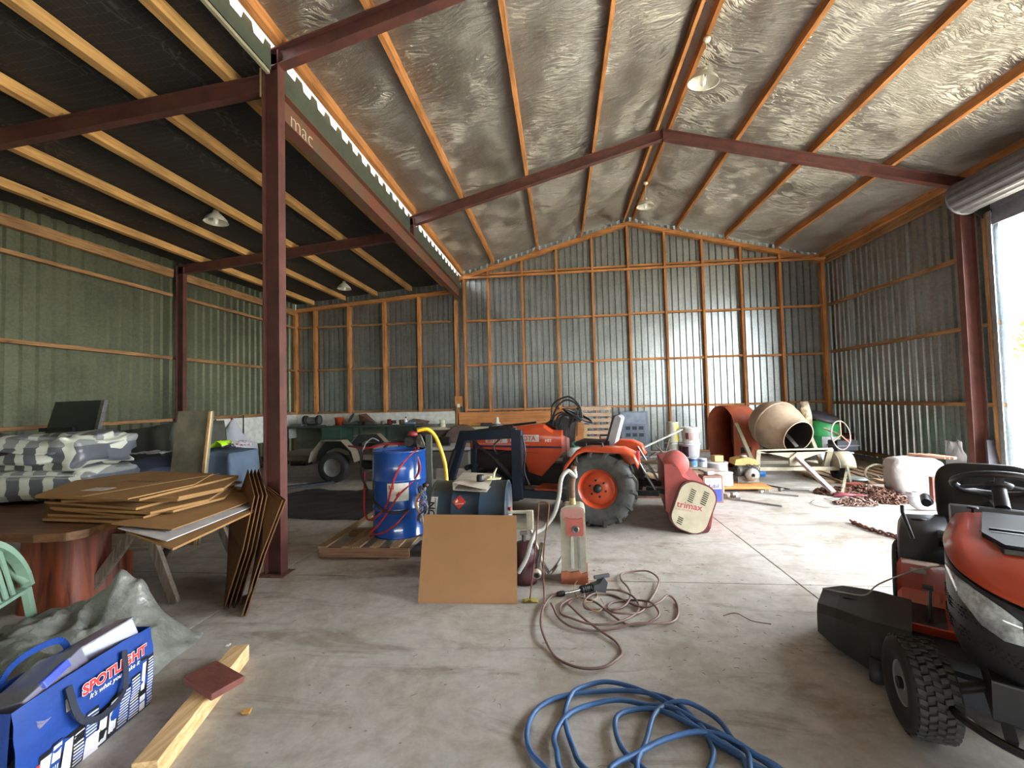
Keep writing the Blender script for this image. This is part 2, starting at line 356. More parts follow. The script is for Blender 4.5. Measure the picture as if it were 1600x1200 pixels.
# --- main back wall
wb = tag(bpy.data.objects.new('wall_back', None), kind='structure'); COL.objects.link(wb)
gz = lambda x: roof_z(x)-0.01
sheets(wb, 'galv', (XM-0.1, YB), (RIDGE, YB), 0.12, lambda t: gz(XM-0.1+(RIDGE-XM+0.1)*t)+0.175, 0.152, 0.038, (0, 1))
sheets(wb, 'galv', (RIDGE, YB), (XR, YB), 0.12, lambda t: gz(RIDGE+(XR-RIDGE)*t)+0.175, 0.152, 0.038, (0, 1))
SX = [-2.43, -1.79, -0.89, 0.005, 0.905, 1.80, 2.70, 3.60, 4.50, 5.40, 6.37]
SW = 0.052
for i, x in enumerate(SX):
    w = SW*(1.6 if i == 10 else 1)
    beam_box('stud', wb, (x-w/2, YB-0.125, 0.15), (x+w/2, YB-0.006, roof_z(x)-0.13), 'pineZ')
for i in range(len(SX)-1):
    for z in (1.26, 2.43, 3.58):
        z += rnd(-0.012, 0.012)
        beam_box('girt', wb, (SX[i]+SW/2, YB-0.085, z-0.025), (SX[i+1]-SW/2, YB-0.006, z+0.025), 'pineX')
    beam_box('girt', wb, (SX[i]+SW/2, YB-0.06, 4.79), (SX[i+1]-SW/2, YB-0.006, 4.84), 'pineX')
beam_box('top_rail', wb, (-2.45, YB-0.17, 4.68), (6.42, YB-0.125, 4.73), 'pineX')
beam_box('bottom_plate', wb, (XM, YB-0.12, 0.10), (6.42, YB-0.006, 0.15), 'girtX')
for x0, x1 in ((-2.56, RIDGE), (RIDGE, 6.42)):
    b = MB(); z0, z1 = roof_z(x0)-0.03, roof_z(x1)-0.03
    b.hexa([(x0, YB-0.14, z0-0.1), (x1, YB-0.14, z1-0.1), (x1, YB-0.01, z1-0.1), (x0, YB-0.01, z0-0.1), (x0, YB-0.14, z0), (x1, YB-0.14, z1), (x1, YB-0.01, z1), (x0, YB-0.01, z0)])
    b.build('gable_plate', 'pineX', wb, bev=0.002)
for x in (-1.62, -0.46, 0.68, 3.0, 4.16, 5.31):
    s_ = -1 if x < RIDGE else 1; z = roof_z(x)
    MB().prism([(x+s_*0.03, z-0.02), (x+s_*0.16, z-0.055), (x+s_*0.03, z+0.06)], YB-0.12, YB-0.06, 'XZ').build('purlin_cleat', 'pineX', wb)
MB().box((XM-0.1, YB-0.16, 0), (XR, YB+0.04, 0.10)).build('concrete_nib', slotmat('#8B867E', 0.85, bump=0.2), wb)
beam_box('plywood_lining', wb, (-2.62, YB-0.155, 0.78), (0.12, YB-0.128, 1.20), 'ply')
beam_box('stud', wb, (-2.70, YB-0.125, 0.15), (-2.645, YB-0.006, 4.15), 'pineZ')
beam_box('packer', wb, (-2.72, YB-0.16, 1.36), (-2.52, YB-0.127, 1.62), 'pineZ')
MB().box((-2.655, YB-0.172, 1.33), (-2.585, YB-0.160, 1.42)).build('light_switch', 'white', wb, bev=0.003)
# --- lean-to back wall
wl = tag(bpy.data.objects.new('wall_back_lean_to', None), kind='structure'); COL.objects.link(wl)
lz = lambda x: 4.47+0.075*(x+2.6)
sheets(wl, 'galv', (XL, YB), (XM-0.1, YB), 0.12, lambda t: lean_z(XL+(XM-0.1-XL)*t)+0.15, 0.143, 0.04, (0, 1))
LX = [-7.15, -6.58, -5.61, -4.62, -3.66, -2.78]
for i, x in enumerate(LX[:-1]): beam_box('stud', wl, (x-0.035, YB-0.14, 0.15), (x+0.035, YB-0.006, lz(x)-0.12), 'pineZ')
for i in range(len(LX)-1):
    for z in (1.27, 2.43, 3.60): beam_box('girt', wl, (LX[i]+0.035, YB-0.075, z-0.025), (LX[i+1]-(0.035 if i < 4 else 0), YB-0.006, z+0.025), 'girtX')
b = MB(); x0, x1 = XL+0.03, -2.72
b.hexa([(x0, YB-0.15, lz(x0)-0.12), (x1, YB-0.15, lz(x1)-0.12), (x1, YB-0.01, lz(x1)-0.12), (x0, YB-0.01, lz(x0)-0.12), (x0, YB-0.15, lz(x0)-0.03), (x1, YB-0.15, lz(x1)-0.03), (x1, YB-0.01, lz(x1)-0.03), (x0, YB-0.01, lz(x0)-0.03)])
b.build('top_plate', 'pineX', wl, bev=0.002)
beam_box('white_lining_board', wl, (XL+0.06, YB-0.165, 0.92), (-2.72, YB-0.142, 1.235), slotmat('#C9C8BC', 0.7))
MB().box((XL, YB-0.12, 0), (-2.64, YB-0.006, 0.15)).build('bottom_plate', 'girtX', wl)
beam_box('grey_lining_board', wl, (XL+0.06, YB-0.16, 0.16), (-2.72, YB-0.145, 0.9), slotmat('#7B8070', 0.8))
# --- left wall
wf = tag(bpy.data.objects.new('wall_left', None), kind='structure'); COL.objects.link(wf)
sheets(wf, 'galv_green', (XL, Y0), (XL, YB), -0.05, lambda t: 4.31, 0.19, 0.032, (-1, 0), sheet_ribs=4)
for ya, yb in ((Y0, -0.10), (-0.02, 3.62), (3.74, 7.34), (7.47, YB-0.15)):
    for z in (0.12, 1.28, 2.43, 3.60): beam_box('girt', wf, (XL+0.005, ya, z-0.028), (XL+0.085, yb, z+0.028), 'girtY')
    beam_box('top_plate', wf, (XL+0.005, ya, 3.93), (XL+0.10, yb, 4.08), 'girtY')
beam_box('white_lining_board', wf, (XL+0.09, 8.15, 0.62), (XL+0.105, YB-0.17, 1.24), slotmat('#DAD9CE', 0.7))
# --- right wall: bay with open roller door
wr = tag(bpy.data.objects.new('wall_right', None), kind='structure'); COL.objects.link(wr)
sheets(wr, 'galv', (XR, 7.18), (XR, YB), 0.08, lambda t: 4.88, 0.16, 0.04, (1, 0))
sheets(wr, 'galv', (XR, Y0), (XR, -0.25), 0.08, lambda t: 4.88, 0.16, 0.04, (1, 0))
MB().box((XR, -0.2, 4.02), (XR+0.03, 7.2, 4.9)).build('door_header_sheet', 'galv', wr)
for z in (0.17, 1.24, 2.45, 3.58): beam_box('girt', wr, (XR-0.085, 7.56, z-0.03), (XR-0.005, YB-0.14, z+0.03), 'girtY')
for z in (1.24, 2.45): beam_box('girt', wr, (XR-0.085, 7.12, z-0.03), (XR-0.005, 7.37, z+0.03), 'girtY')
beam_box('top_plate', wr, (XR-0.10, 7.5, 4.60), (XR-0.005, YB-0.01, 4.76), 'girtY')
MB().box((XR-0.1, 7.2, 0), (XR+0.05, YB, 0.09)).build('concrete_nib', slotmat('#8B867E', 0.85, bump=0.2), wr)
MB().box((XR-0.15, 3.62, 0), (XR+0.03, 3.76, 4.1)).build('door_mullion', 'oxide', wr)
# --- rear wall behind the viewer
wq = tag(bpy.data.objects.new('wall_rear', None), kind='structure'); COL.objects.link(wq)
sheets(wq, 'galv', (XL, Y0), (-2.6, Y0), 0.06, lambda t: 4.45, 0.2, 0.03, (0, -1))
sheets(wq, 'galv', (-2.6, Y0), (RIDGE, Y0), REAR_GAP, lambda t: roof_z(-2.6+(RIDGE+2.6)*t)+0.12, 0.2, 0.03, (0, -1))
sheets(wq, 'galv', (RIDGE, Y0), (XR, Y0), REAR_GAP, lambda t: roof_z(RIDGE+(XR-RIDGE)*t)+0.12, 0.2, 0.03, (0, -1))
# --- ceiling of the main bay: foil over purlins
ce = tag(bpy.data.objects.new('ceiling', None), kind='structure'); COL.objects.link(ce)
PX = [-2.48, -1.62, -0.46, 0.68, 1.735, 1.945, 3.00, 4.16, 5.31, 6.38]
PH = 0.125
for sgn in (-1, 1):
    xa, xb = (XM-0.12, RIDGE) if sgn < 0 else (RIDGE, XR+0.1)
    pp = sorted([p for p in PX if xa <= p <= xb]+[xa, xb])
    def fn(u, v):
        x = xa+(xb-xa)*u; y = Y0+(YB-Y0)*v
        k = 0
        while k < len(pp)-2 and x > pp[k+1]: k += 1
        w = pp[k+1]-pp[k]; t = (x-pp[k])/w if w > 0 else 0
        sag = 0.030*min(1, w)*math.sin(math.pi*min(max(t, 0), 1))*(1+0.5*math.sin(y*2.3+k*1.7))
        jit = 0.006*math.sin(x*17+y*5)*math.sin(y*11+x*3)
        return (x, y, roof_z(x)+PH+0.004-sag+jit*math.sin(math.pi*t))
    MB().grid(fn, 60, 130).build('foil_lining', 'foil', ce)
    MB().hexa([(xa, Y0, roof_z(xa)+0.17), (xb, Y0, roof_z(xb)+0.17), (xb, YB, roof_z(xb)+0.17), (xa, YB, roof_z(xa)+0.17), (xa, Y0, roof_z(xa)+0.2), (xb, Y0, roof_z(xb)+0.2), (xb, YB, roof_z(xb)+0.2), (xa, YB, roof_z(xa)+0.2)]).build('roof_sheet', 'galv', ce)
for x in PX:
    for y0, y1 in ((Y0, -0.02), (-0.02, 3.70), (3.70, 7.42), (7.42, YB-0.15 if x not in (-2.48, 6.38) else YB-0.02)):
        z = roof_z(x)+0.001; hw = 0.024 if x not in (-2.48,) else 0.03
        s_ = 0.268*(-1 if x > RIDGE else 1)
        o = MB().hexa([(x-hw, y0, z-hw*s_), (x+hw, y0, z+hw*s_), (x+hw, y1, z+hw*s_), (x-hw, y1, z-hw*s_), (x-hw, y0, z+PH-hw*s_), (x+hw, y0, z+PH+hw*s_), (x+hw, y1, z+PH+hw*s_), (x-hw, y1, z+PH-hw*s_)]).build('purlin', 'pineY', ce)
# --- ceiling of the lean-to
cl = tag(bpy.data.objects.new('ceiling_lean_to', None), kind='structure'); COL.objects.link(cl)
LP = [-2.98, -3.87, -4.83, -5.72, -6.62]
lp2 = sorted(LP+[XL-0.05, -2.60])
def fn(u, v):
    x = XL-0.05+(-2.60-XL+0.05)*u; y = Y0+(YB+0.03-Y0)*v; k = 0
    while k < len(lp2)-2 and x > lp2[k+1]: k += 1
    t = (x-lp2[k])/(lp2[k+1]-lp2[k])
    return (x, y, lean_z(x)+0.135-0.025*math.sin(math.pi*t)*(1+0.5*math.sin(y*3+k)))
MB().grid(fn, 50, 90).build('black_paper_lining', 'paper', cl)
MB().hexa([(XL-0.1, Y0, lean_z(XL)+0.16), (-2.7, Y0, lean_z(-2.7)+0.16), (-2.7, YB+.03, lean_z(-2.7)+0.16), (XL-0.1, YB+.03, lean_z(XL)+0.16), (XL-0.1, Y0, lean_z(XL)+0.19), (-2.7, Y0, lean_z(-2.7)+0.19), (-2.7, YB+.03, lean_z(-2.7)+0.19), (XL-0.1, YB+.03, lean_z(XL)+0.19)]).build('roof_sheet', 'galv', cl)
M['leanY'] = wood('pale_lean_to_purlin', '#CCA067', '#A77B48', 'Y')
for x in LP:
    for y0, y1 in ((Y0, -0.02), (-0.02, 3.70), (3.70, 7.42), (7.42, YB-0.12)):
        z = lean_z(x); o = MB().box((x-0.045, y0, z), (x+0.045, y1, z+0.115)).build('purlin', 'leanY', cl, bev=0.003)
# upstand between the two roofs, notched along its top so daylight shows
up_ = tag(bpy.data.objects.new('wall_roof_upstand', None), kind='structure'); COL.objects.link(up_)
for ya, yb in ((Y0, -0.08), (0.04, 3.63), (3.75, 7.36), (7.48, YB-0.02)):
    pts = []; y = ya
    while y < yb-0.28:
        pts += [(y, 4.80), (y+0.10, 4.80), (y+0.125, 4.725), (y+0.245, 4.725), (y+0.27, 4.80)]; y += 0.27
    pts.append((yb, 4.80)); V = []
    for a_, c_ in pts: V += [(XM+0.02, a_, 4.43 if ya > 3 else 4.56), (XM+0.02, a_, c_)]
    MB().add(V, [(2*i, 2*i+2, 2*i+3, 2*i+1) for i in range(len(pts)-1)]).build('upstand_sheet', slotmat('#4E564C', 0.55, metal=0.3), up_)
    if ya < 3: MB().box((XM-0.02, ya, 4.53), (XM+0.01, yb, 4.56)).build('flashing_rib', slotmat('#9C957C', 0.5), up_)
# ================================================================ steel frames
def isec(b, p0, p1, depth_dir, depth, width, tf=0.011, tw=0.008):
    """I section from p0 to p1 (centre line); depth along depth_dir"""
    p0 = Vector(p0); p1 = Vector(p1); dd = Vector(depth_dir).normalized(); d = (p1-p0).normalized(); dd = (dd-d*dd.dot(d)).normalized(); sd = d.cross(dd)
    for o in (-1, 1):
        c = dd*(o*(depth-tf)/2); b.bar(p0+c, p1+c, width, tf, dd)
    b.bar(p0, p1, tw, depth-2*tf, dd)
    return b
def portal(y, label, wid=0.10):
    t = thing('portal_frame', label, 'steel frame', (0, y, 0))
    isec(MB(), (XM+0.0, 0, 0.012 if y < 7 else 4.45), (XM, 0, roof_z(XM)-0.02), (1, 0, 0), 0.16, wid).build('column' if y < 7 else 'stub_column', 'oxide', t)
    isec(MB(), (XR-0.20, 0, 0.012), (XR-0.20, 0, roof_z(XR-0.2)-0.02), (1, 0, 0), 0.20, wid).build('column', 'oxide', t)
    for sx, xe in ((-1, XM-0.08), (1, XR-0.10)):
        isec(MB(), (xe, 0, roof_z(xe)-0.09), (RIDGE, 0, roof_z(RIDGE)-0.09), (0, 0, 1), 0.165, wid).build('rafter', 'oxide', t)
    MB().box((RIDGE-0.006, -wid/2-0.004, 5.74), (RIDGE+0.006, wid/2+0.004, 5.97)).build('apex_plate', 'oxide', t)
    xa, xb = XL+0.12, XM-0.09
    isec(MB(), (xa, 0, lean_z(xa)-0.085), (xb, 0, lean_z(xb)-0.085), (0, 0, 1), 0.165, wid-0.02).build('lean_to_rafter', 'oxide', t)
    isec(MB(), (XL+0.18, 0, 0.012), (XL+0.18, 0, lean_z(xa)-0.03), (1, 0, 0), 0.15, wid-0.01).build('lean_to_column', 'oxide', t)
    for x, w in (((XM, 0.13),) if y < 7 else ())+((XR-0.2, 0.15), (XL+0.18, 0.12)): MB().box((x-w, -0.09, 0), (x+w, 0.09, 0.012)).build('base_plate', 'rust', t)
    MB().box((XM-0.10, -0.05, lean_z(xb)-0.22), (XM-0.082, 0.05, lean_z(xb)+0.05)).build('cleat_plate', slotmat('#A3906C', 0.7), t)
    return t
portal(3.69, 'nearer dark red steel portal frame whose post stands beside the leaning cardboard')
portal(7.42, 'farther dark red steel portal frame spanning overhead behind the tractor')
portal(-0.02, 'dark red steel portal frame above and beside the viewer')
bt = thing('eaves_beam', 'long rusty red steel beam with chalk letters running from the post to the back wall', 'steel beam')
isec(MB(), (XM, 3.78, 4.305), (XM, YB-0.15, 4.305), (0, 0, 1), 0.27, 0.13).build('beam_section', 'oxide_beam', bt)
cm = slotmat('#C9BFA6', 0.9)
text_mb('mac', 0.25, '#C9BFA6', 'chalk_lettering', bt, (XM+0.006, 3.93, 4.235), (R(90), 0, R(90)), depth=0.0006, bold=-0.004)
# ================================================================ roller door
d1 = tag(bpy.data.objects.new('door_1', None), kind='structure'); COL.objects.link(d1)
DY0, DY1 = 3.80, 7.06
coil = MB(); prof = []
nseg = 56
for k in range(nseg):
    a = 2*math.pi*k/nseg; rr = 0.235+(0.012 if k % 4 < 2 else 0); prof.append((XR-0.40+rr*math.cos(a), 4.36+rr*math.sin(a)))
coil.prism(prof, DY0-0.15, DY1+0.10, 'XZ')
coil.build('curtain_coil', slotmat('#6E6C70', 0.45, metal=0.4), d1)
for y in (DY0-0.16, DY1+0.10):
    MB().lathe([(0.05, 0), (0.262, 0), (0.262, 0.02), (0.05, 0.02)], (XR-0.40, y, 4.36), (0, 1, 0), 32, closed=True).build('coil_end_ring', slotmat('#55535A', 0.5, metal=0.4), d1)
    MB().prism([(XR-0.44, 4.34), (XR-0.02, 4.34), (XR-0.02, 4.0), (XR-0.10, 4.0), (XR-0.40, 4.26)], y+0.025, y+0.045, 'XZ').build('coil_bracket', 'dkmetal', d1)
hd = MB()
for z, dx in ((3.90, 0.0), (4.02, 0.02), (4.14, 0.0), (4.26, 0.02)): hd.box((XR-0.12+dx, DY0, z), (XR-0.09+dx, DY1+0.04, z+0.112))
hd.build('curtain_bottom_slats', slotmat('#77757C', 0.5, metal=0.3), d1)
for y in (DY0-0.03, DY1):
    g = MB().box((XR-0.16, y, 0), (XR-0.15, y+0.075, 4.1)).box((XR-0.06, y, 0), (XR-0.05, y+0.075, 4.1)).box((XR-0.16, y+(0.068 if y > 5 else 0), 0), (XR-0.05, y+(0.075 if y > 5 else 0.007), 4.1))
    g.build('guide_rail', 'zinc', d1)
MB().box((XR-0.14, DY1+0.09, 0), (XR+0.03, DY1+0.16, 4.1)).build('door_jamb', 'girtZ', d1)
d2 = tag(bpy.data.objects.new('door_2', None), kind='structure'); COL.objects.link(d2)
dd = MB()
for k in range(int((4.1-DOOR2)/0.112)): dd.box((XR-0.12+(k % 2)*0.02, -0.15, DOOR2+k*0.112), (XR-0.09+(k % 2)*0.02, 3.60, DOOR2+k*0.112+0.112))
dd.build('curtain_slats', slotmat('#77757C', 0.5, metal=0.3), d2)
# ================================================================ outside
gr = tag(MB().box((-60, -60, -0.35), (90, 90, -0.14)).build('ground', slotmat('#A8A490', 0.95, bump=0.3, scale=0.8)), kind='structure')
def bush(loc, r, h, n, cols, label, cat='tree', name='garden_tree'):
    t = thing(name, label, cat, loc)
    b = MB(); rs = random.Random(int(loc[0]*10+loc[1]))
    for i in range(n):
        a = rs.uniform(0, 6.283); u = rs.uniform(-1, 1); q = rs.uniform(0.55, 1)**0.5
        c = Vector((math.cos(a)*math.sqrt(1-u*u)*r*q, math.sin(a)*math.sqrt(1-u*u)*r*q, h+u*r*0.8*q))
        s_ = rs.uniform(0.08, 0.2); d = Vector((rs.uniform(-1, 1), rs.uniform(-1, 1), rs.uniform(-.6, .6))).normalized(); e, f_, _ = frame(d)
        b.add([c-e*s_*0.4, c-d*s_, c+e*s_*0.4, c+d*s_], [(0, 1, 2, 3)])
    tag(b.build('foliage', slotmat(cols, 0.6), t), kind='stuff')
    tr = MB().tube([(0, 0, -0.14), (0.05, 0, h*0.5), (0, 0.1, h)], [r*0.09, r*0.07, r*0.04], 8)
    for k in range(5):
        a = k*1.3; tr.tube([(0, 0, h*0.6), (math.cos(a)*r*0.3, math.sin(a)*r*0.3, h), (math.cos(a)*r*0.7, math.sin(a)*r*0.7, h+r*0.3)], [r*.04, r*.03, r*.01], 5)
    tr.build('trunk', 'oldZ', t)
bush((17.5, 16.5, 0), 1.7, 3.0, 2600, '#6F8E3E', 'leafy green tree seen through the open roller door')
bush((21.5, 19.0, 0), 2.6, 2.6, 2600, '#7E9A4C', 'broad pale green tree farther off beyond the open doorway')
bush((13.2, 11.9, 0), 0.6, 0.55, 700, '#8B9F5A', 'low shrub on the ground just outside the doorway', 'shrub', 'garden_shrub')
# ================================================================ lamps
def lamp(x, y, zr, drop, label, r=0.18, tilt=0.0, cord=True):
    t = thing('pendant_lamp', label, 'lamp', (x, y, zr), 0, 'white enamel shades hanging from the roof')
    t.rotation_euler = (tilt, tilt*0.6, 0)
    MB().lathe([(0.0, 0), (0.045, 0), (0.045, -0.03), (0.02, -0.05), (0, -0.05)], n=16).build('ceiling_rose', 'cream', t)
    z = -drop
    MB().cyl((0, 0, -0.05), (0, 0, z+0.14), 0.004, n=6).build('cord', 'cream', t)
    MB().lathe([(0, z+0.16), (0.035, z+0.16), (0.04, z+0.10), (0.03, z+0.08)], n=16).build('lamp_holder', 'cream', t)
    MB().lathe([(0.035, z+0.11), (0.07, z+0.10), (r*0.62, z+0.07), (r*0.9, z+0.02), (r, z-0.02), (r+0.006, z-0.024), (r-0.006, z-0.018), (r*0.87, z+0.014), (r*0.6, z+0.06), (0.04, z+0.09)], n=32).build('lamp_shade', slotmat('#DCD8C8', 0.3), t)
    b = MB()
    for k in range(3):
        a = k*2.094; c = Vector((math.cos(a)*0.022, math.sin(a)*0.022, 0))
        b.tube([c+Vector((0, 0, z+0.07)), c+Vector((0, 0, z-0.03)), c*0.2+Vector((0, 0, z-0.045))], 0.011, 8)
    b.sphere((0, 0, z+0.0), 0.033, 12, 8, (1, 1, 1.9)).build('bulb', slotmat('#F2EFE6', 0.3), t)
    return t
lamp(1.945, 5.52, roof_z(1.945)+0.0, 0.50, 'white enamel pendant lamp hanging below the ridge nearest the viewer', 0.185, 0.14)
lamp(1.90, 9.2, roof_z(1.9), 0.48, 'white enamel pendant lamp hanging from the ridge close to the back wall', 0.18, 0.05)
lamp(-5.06, 5.95, lean_z(-5.06)+0.09, 0.14, 'shallow white lamp under the black lean-to ceiling left of the post', 0.16)
lamp(-5.10, 9.95, lean_z(-5.1)+0.09, 0.14, 'small white lamp under the lean-to ceiling near the back wall', 0.16)
# ================================================================ OBJECTS, left side
from mathutils import noise
def nz(x, y, z=0, s=1.0): return noise.noise(Vector((x*s, y*s, z*s)))
def label_quad(b, o, u, v, a0, b0, a1, b1):
    o = Vector(o); u = Vector(u); v = Vector(v)
    b.add([o+u*a0+v*b0, o+u*a1+v*b0, o+u*a1+v*b1, o+u*a0+v*b1], [(0, 1, 2, 3)])
def noisy_plank(name, a, b_, w, h, mat, parent=None, upv=(0, 0, 1)):
    return MB().bar(a, b_, w, h, upv).build(name, mat, parent, bev=0.003)
M['cardboard'] = vary('brown_cardboard', '#987349', 0.8, 0, 0.08, 5, spec=0.2)
M['carddark'] = vary('dark_cardboard', '#6A4A30', 0.85, 0, 0.12, 4, spec=0.2)
# --- timber length and red block in front
t = tag(MB().bar((-1.69, 1.62, 0.045), (-1.92, 2.44, 0.045), 0.095, 0.09).build('timber_length', wood('sawn_pale_timber', '#D9BC8E', '#B8935F', 'Y'), None, bev=0.003), 'pale sawn timber length lying on the floor under a red block', 'timber')
t = tag(MB().cbox((-1.80, 2.10, 0.108), (0.26, 0.16, 0.034), (0, R(3), R(-22))).build('timber_block', vary('red_stained_wood', '#6A3A30', 0.7, bump=0.2), None, bev=0.005), 'flat reddish brown wooden block lying across the timber length', 'wood block')
for (x, y, s_, c, lb, ct) in ((-2.11, 2.57, 0.02, '#E8E4E0', 'crumpled scrap of white paper on the floor by the grey tarp', 'paper scrap'), (-1.565, 2.03, 0.025, '#C79A4A', 'curled yellow dry leaf on the floor right of the red block', 'leaf'), (-0.87, 1.73, 0.02, '#E6E2DE', 'small torn white scrap on the floor near the bottom edge', 'paper scrap')):
    b = MB(); rs = random.Random(int(x*99))
    b.grid(lambda u, v: (x+(u-.5)*s_*1.6+rs.uniform(-.2, .2)*s_, y+(v-.5)*s_*1.4+rs.uniform(-.2, .2)*s_, 0.004+rs.uniform(0, 1)*s_*0.6), 4, 4)
    tag(b.build('scrap', slotmat(c, 0.7), None, thick=0.001), lb, ct)
# --- grey tarp on the floor
def tarp(u, v):
    a = Vector((-3.55, 1.75)); b_ = Vector((-2.15, 1.55)); c = Vector((-2.40, 2.70)); d = Vector((-3.35, 2.85))
    p = (a*(1-u)+b_*u)*(1-v)+(d*(1-u)+c*u)*v
    base = 0.02+0.05*(nz(p.x, p.y, 3, 2.5)+0.6)
    ridge = 0.10*math.exp(-((p.x+3.1)**2/0.10+(p.y-2.45)**2/0.10))+0.27*math.exp(-((p.x+2.80)**2/0.035+(p.y-2.56)**2/0.02))+0.12*math.exp(-((p.x+2.9)**2/0.2+(p.y-2.05)**2/0.12))+0.07*math.exp(-((p.x+2.45)**2/0.05+(p.y-2.1)**2/0.2))
    ridge += 0.10*(0.5-abs(nz(p.x*1.6+p.y, p.y*0.7-p.x, 9, 3.2)))+0.05*abs(nz(p.x, p.y*1.5, 1, 9))
    e = min(u, 1-u, v, 1-v)*9; z = 0.006+(base+ridge)*min(1, e)
    return (p.x+0.05*nz(p.x, p.y, 5, 4), p.y+0.05*nz(p.x, p.y, 7, 4), max(z, 0.005))
t = tag(MB().grid(tarp, 60, 50).build('grey_tarp', vary('silver_grey_tarpaulin', '#86877F', 0.33, 0.15, 0.2, 9, spec=0.7, bump=0.9, bscale=14), None), 'crumpled silver grey tarpaulin lying on the floor behind the blue bag', 'tarpaulin')
# standing fold of stiff tarp
b = MB()
pts = [(-3.55, 2.55, 0.02), (-3.30, 2.72, 0.10), (-3.02, 2.84, 0.26), (-2.88, 2.76, 0.36), (-2.66, 2.66, 0.20), (-2.46, 2.58, 0.02)]
lo = [(-3.6, 2.3, 0.03), (-3.3, 2.35, 0.10), (-3.0, 2.40, 0.12), (-2.8, 2.42, 0.10), (-2.62, 2.40, 0.06), (-2.44, 2.44, 0.01)]
# --- shopping bag
bg_o = Vector((-2.05, 1.44, 0)); bu = (Vector((-2.12, 2.06, 0))-bg_o); BW = bu.length; bu.normalize(); bn = Vector((bu.y, -bu.x, 0)); BH = 0.385
t = thing('shopping_bag', 'blue woven shopping bag with black and white city print holding clear plastic boxes', 'bag', tuple(bg_o-bn*0.12), 0)
t.rotation_euler = (0, 0, math.atan2(bu.y, bu.x))
BL = slotmat('#193E88', 0.4, amount=0.12, bump=0.15)
def bagp(u, v, side):
    w = BW; d = 0.24
    bul = 0.018*math.sin(math.pi*v)+0.008*nz(u*3, v*3, side, 2)
    if side == 0: return (u*w, -d/2-bul, v*BH+0.012*math.sin(math.pi*u)*(v > .9))
    if side == 1: return (w+bul*.6, -d/2+u*d, v*BH)
    if side == 2: return (w-u*w, d/2+bul, v*BH)
    return (-bul*.6, d/2-u*d, v*BH)
b = MB()
for s_ in range(4): b.grid(lambda u, v: bagp(u, v, s_), 12 if s_ % 2 == 0 else 6, 8)
b.box((0, -0.12, 0), (BW, 0.12, 0.006))
b.build('bag_body', BL, t)
def printed(name, mat, rects, off=0.0016):
    b = MB()
    for a0, z0, a1, z1, *sk in rects:
        sk = sk[0] if sk else 0; n = 3; V = []
        for i in range(n+1):
            for j in (0, 1):
                uu = (a0+(a1-a0)*i/n)/BW; vv = (z0+(z1-z0)*j)/BH
                p = bagp(min(max(uu, 0), 1), min(max(vv, 0), 1), 0); V.append((p[0]+sk*j, p[1]-off, p[2]))
        b.add(V, [(2*i, 2*i+2, 2*i+3, 2*i+1) for i in range(n)])
    return b.build(name, mat, t)
rs = random.Random(5); bk = []; wh = []; wl2 = []
x = 0.0; 
while x < BW:
    w = rs.uniform(0.03, 0.06); f_ = x/BW; h = 0.12+0.13*f_+rs.uniform(-.02, .035); x1 = min(x+w, BW); bk.append((x, 0.004, x1, h)); k = rs.randint(0, 4)
    if k == 0: wh.append((x+.006, 0.02, x1-.004, h-.02))
    elif k == 1:
        for q in range(int(h/0.014)-1): wh.append((x+.005, .012+q*.014, x1-.005, .012+q*.014+.006))
    elif k == 2:
        for q in range(int(h/0.018)-1):
            for c in range(3): wh.append((x+.004+c*(x1-x-.006)/3, .012+q*.018, x+.004+(c+.7)*(x1-x-.006)/3, .012+q*.018+.011))
    elif k == 3:
        for q in range(int((x1-x)/0.009)): wh.append((x+.003+q*.009, .01, x+.007+q*.009, h*0.45))
        wh.append((x+.004, h*.55, x1-.004, h-.012))
    else: wh.append((x+.004, 0.01, x1-.004, h*0.3)); wh.append((x+.008, h*.4, x1-.01, h*.9))
    x = x1
printed('black_print', 'black', bk); printed('white_print', slotmat('#D9D8DA', 0.4), [(a, b_, max(c, a+.002), d) for a, b_, c, d in wh], 0.0028)
printed('red_print', slotmat('#C8352C', 0.4), [(0.055, 0.03, 0.075, 0.13), (0.055, 0.115, 0.105, 0.135), (0.03, 0.0, 0.05, 0.05)], 0.0034)
printed('product_tag', slotmat('#D8D2DC', 0.5), [(0.27, 0.0, 0.335, 0.085)], 0.004); printed('care_label', slotmat('#CFC6B4', 0.5), [(0.185, 0.26, 0.225, 0.31)], 0.004)
text_mb('SPOTLIGHT', 0.062, '#C8302E', 'red_lettering', t, (0.245, -0.146, 0.285), (R(90), 0, R(0)), 0.0004, bold=0.0025)
text_mb('SPOTLIGHT', 0.062, 'white', 'white_lettering_edge', t, (0.245, -0.1455, 0.285), (R(90), 0, R(0)), 0.0002, bold=0.0045)
text_mb("It's what you make it", 0.030, 'white', 'white_slogan', t, (0.275, -0.1455, 0.252), (R(90), 0, R(0)), 0.0004, shear=0.3)
for yy, sg in ((-0.14, -1), (0.13, 1)):
    b = MB(); P = smooth_path([(0.19, yy, 0.36), (0.21, yy+sg*0.03, 0.22), (0.30, yy+sg*0.04, 0.165), (0.42, yy+sg*0.03, 0.20), (0.45, yy, 0.36)] if sg < 0 else [(0.17, yy, 0.36), (0.22, yy, 0.43), (0.32, yy, 0.45), (0.42, yy, 0.43), (0.46, yy, 0.36)], 6)
    for p, q in zip(P, P[1:]): b.bar(p, q, 0.004, 0.028, (0, 0, 1) if abs((q-p).x) > abs((q-p).z) else (1, 0, 0))
    b.build('handle', slotmat('#1A2030', 0.7) if sg < 0 else BL, t)
CLR = vary('clear_milky_plastic', '#8F8C9E', 0.15, 0, 0.05, 4, alpha=0.55, spec=0.6)
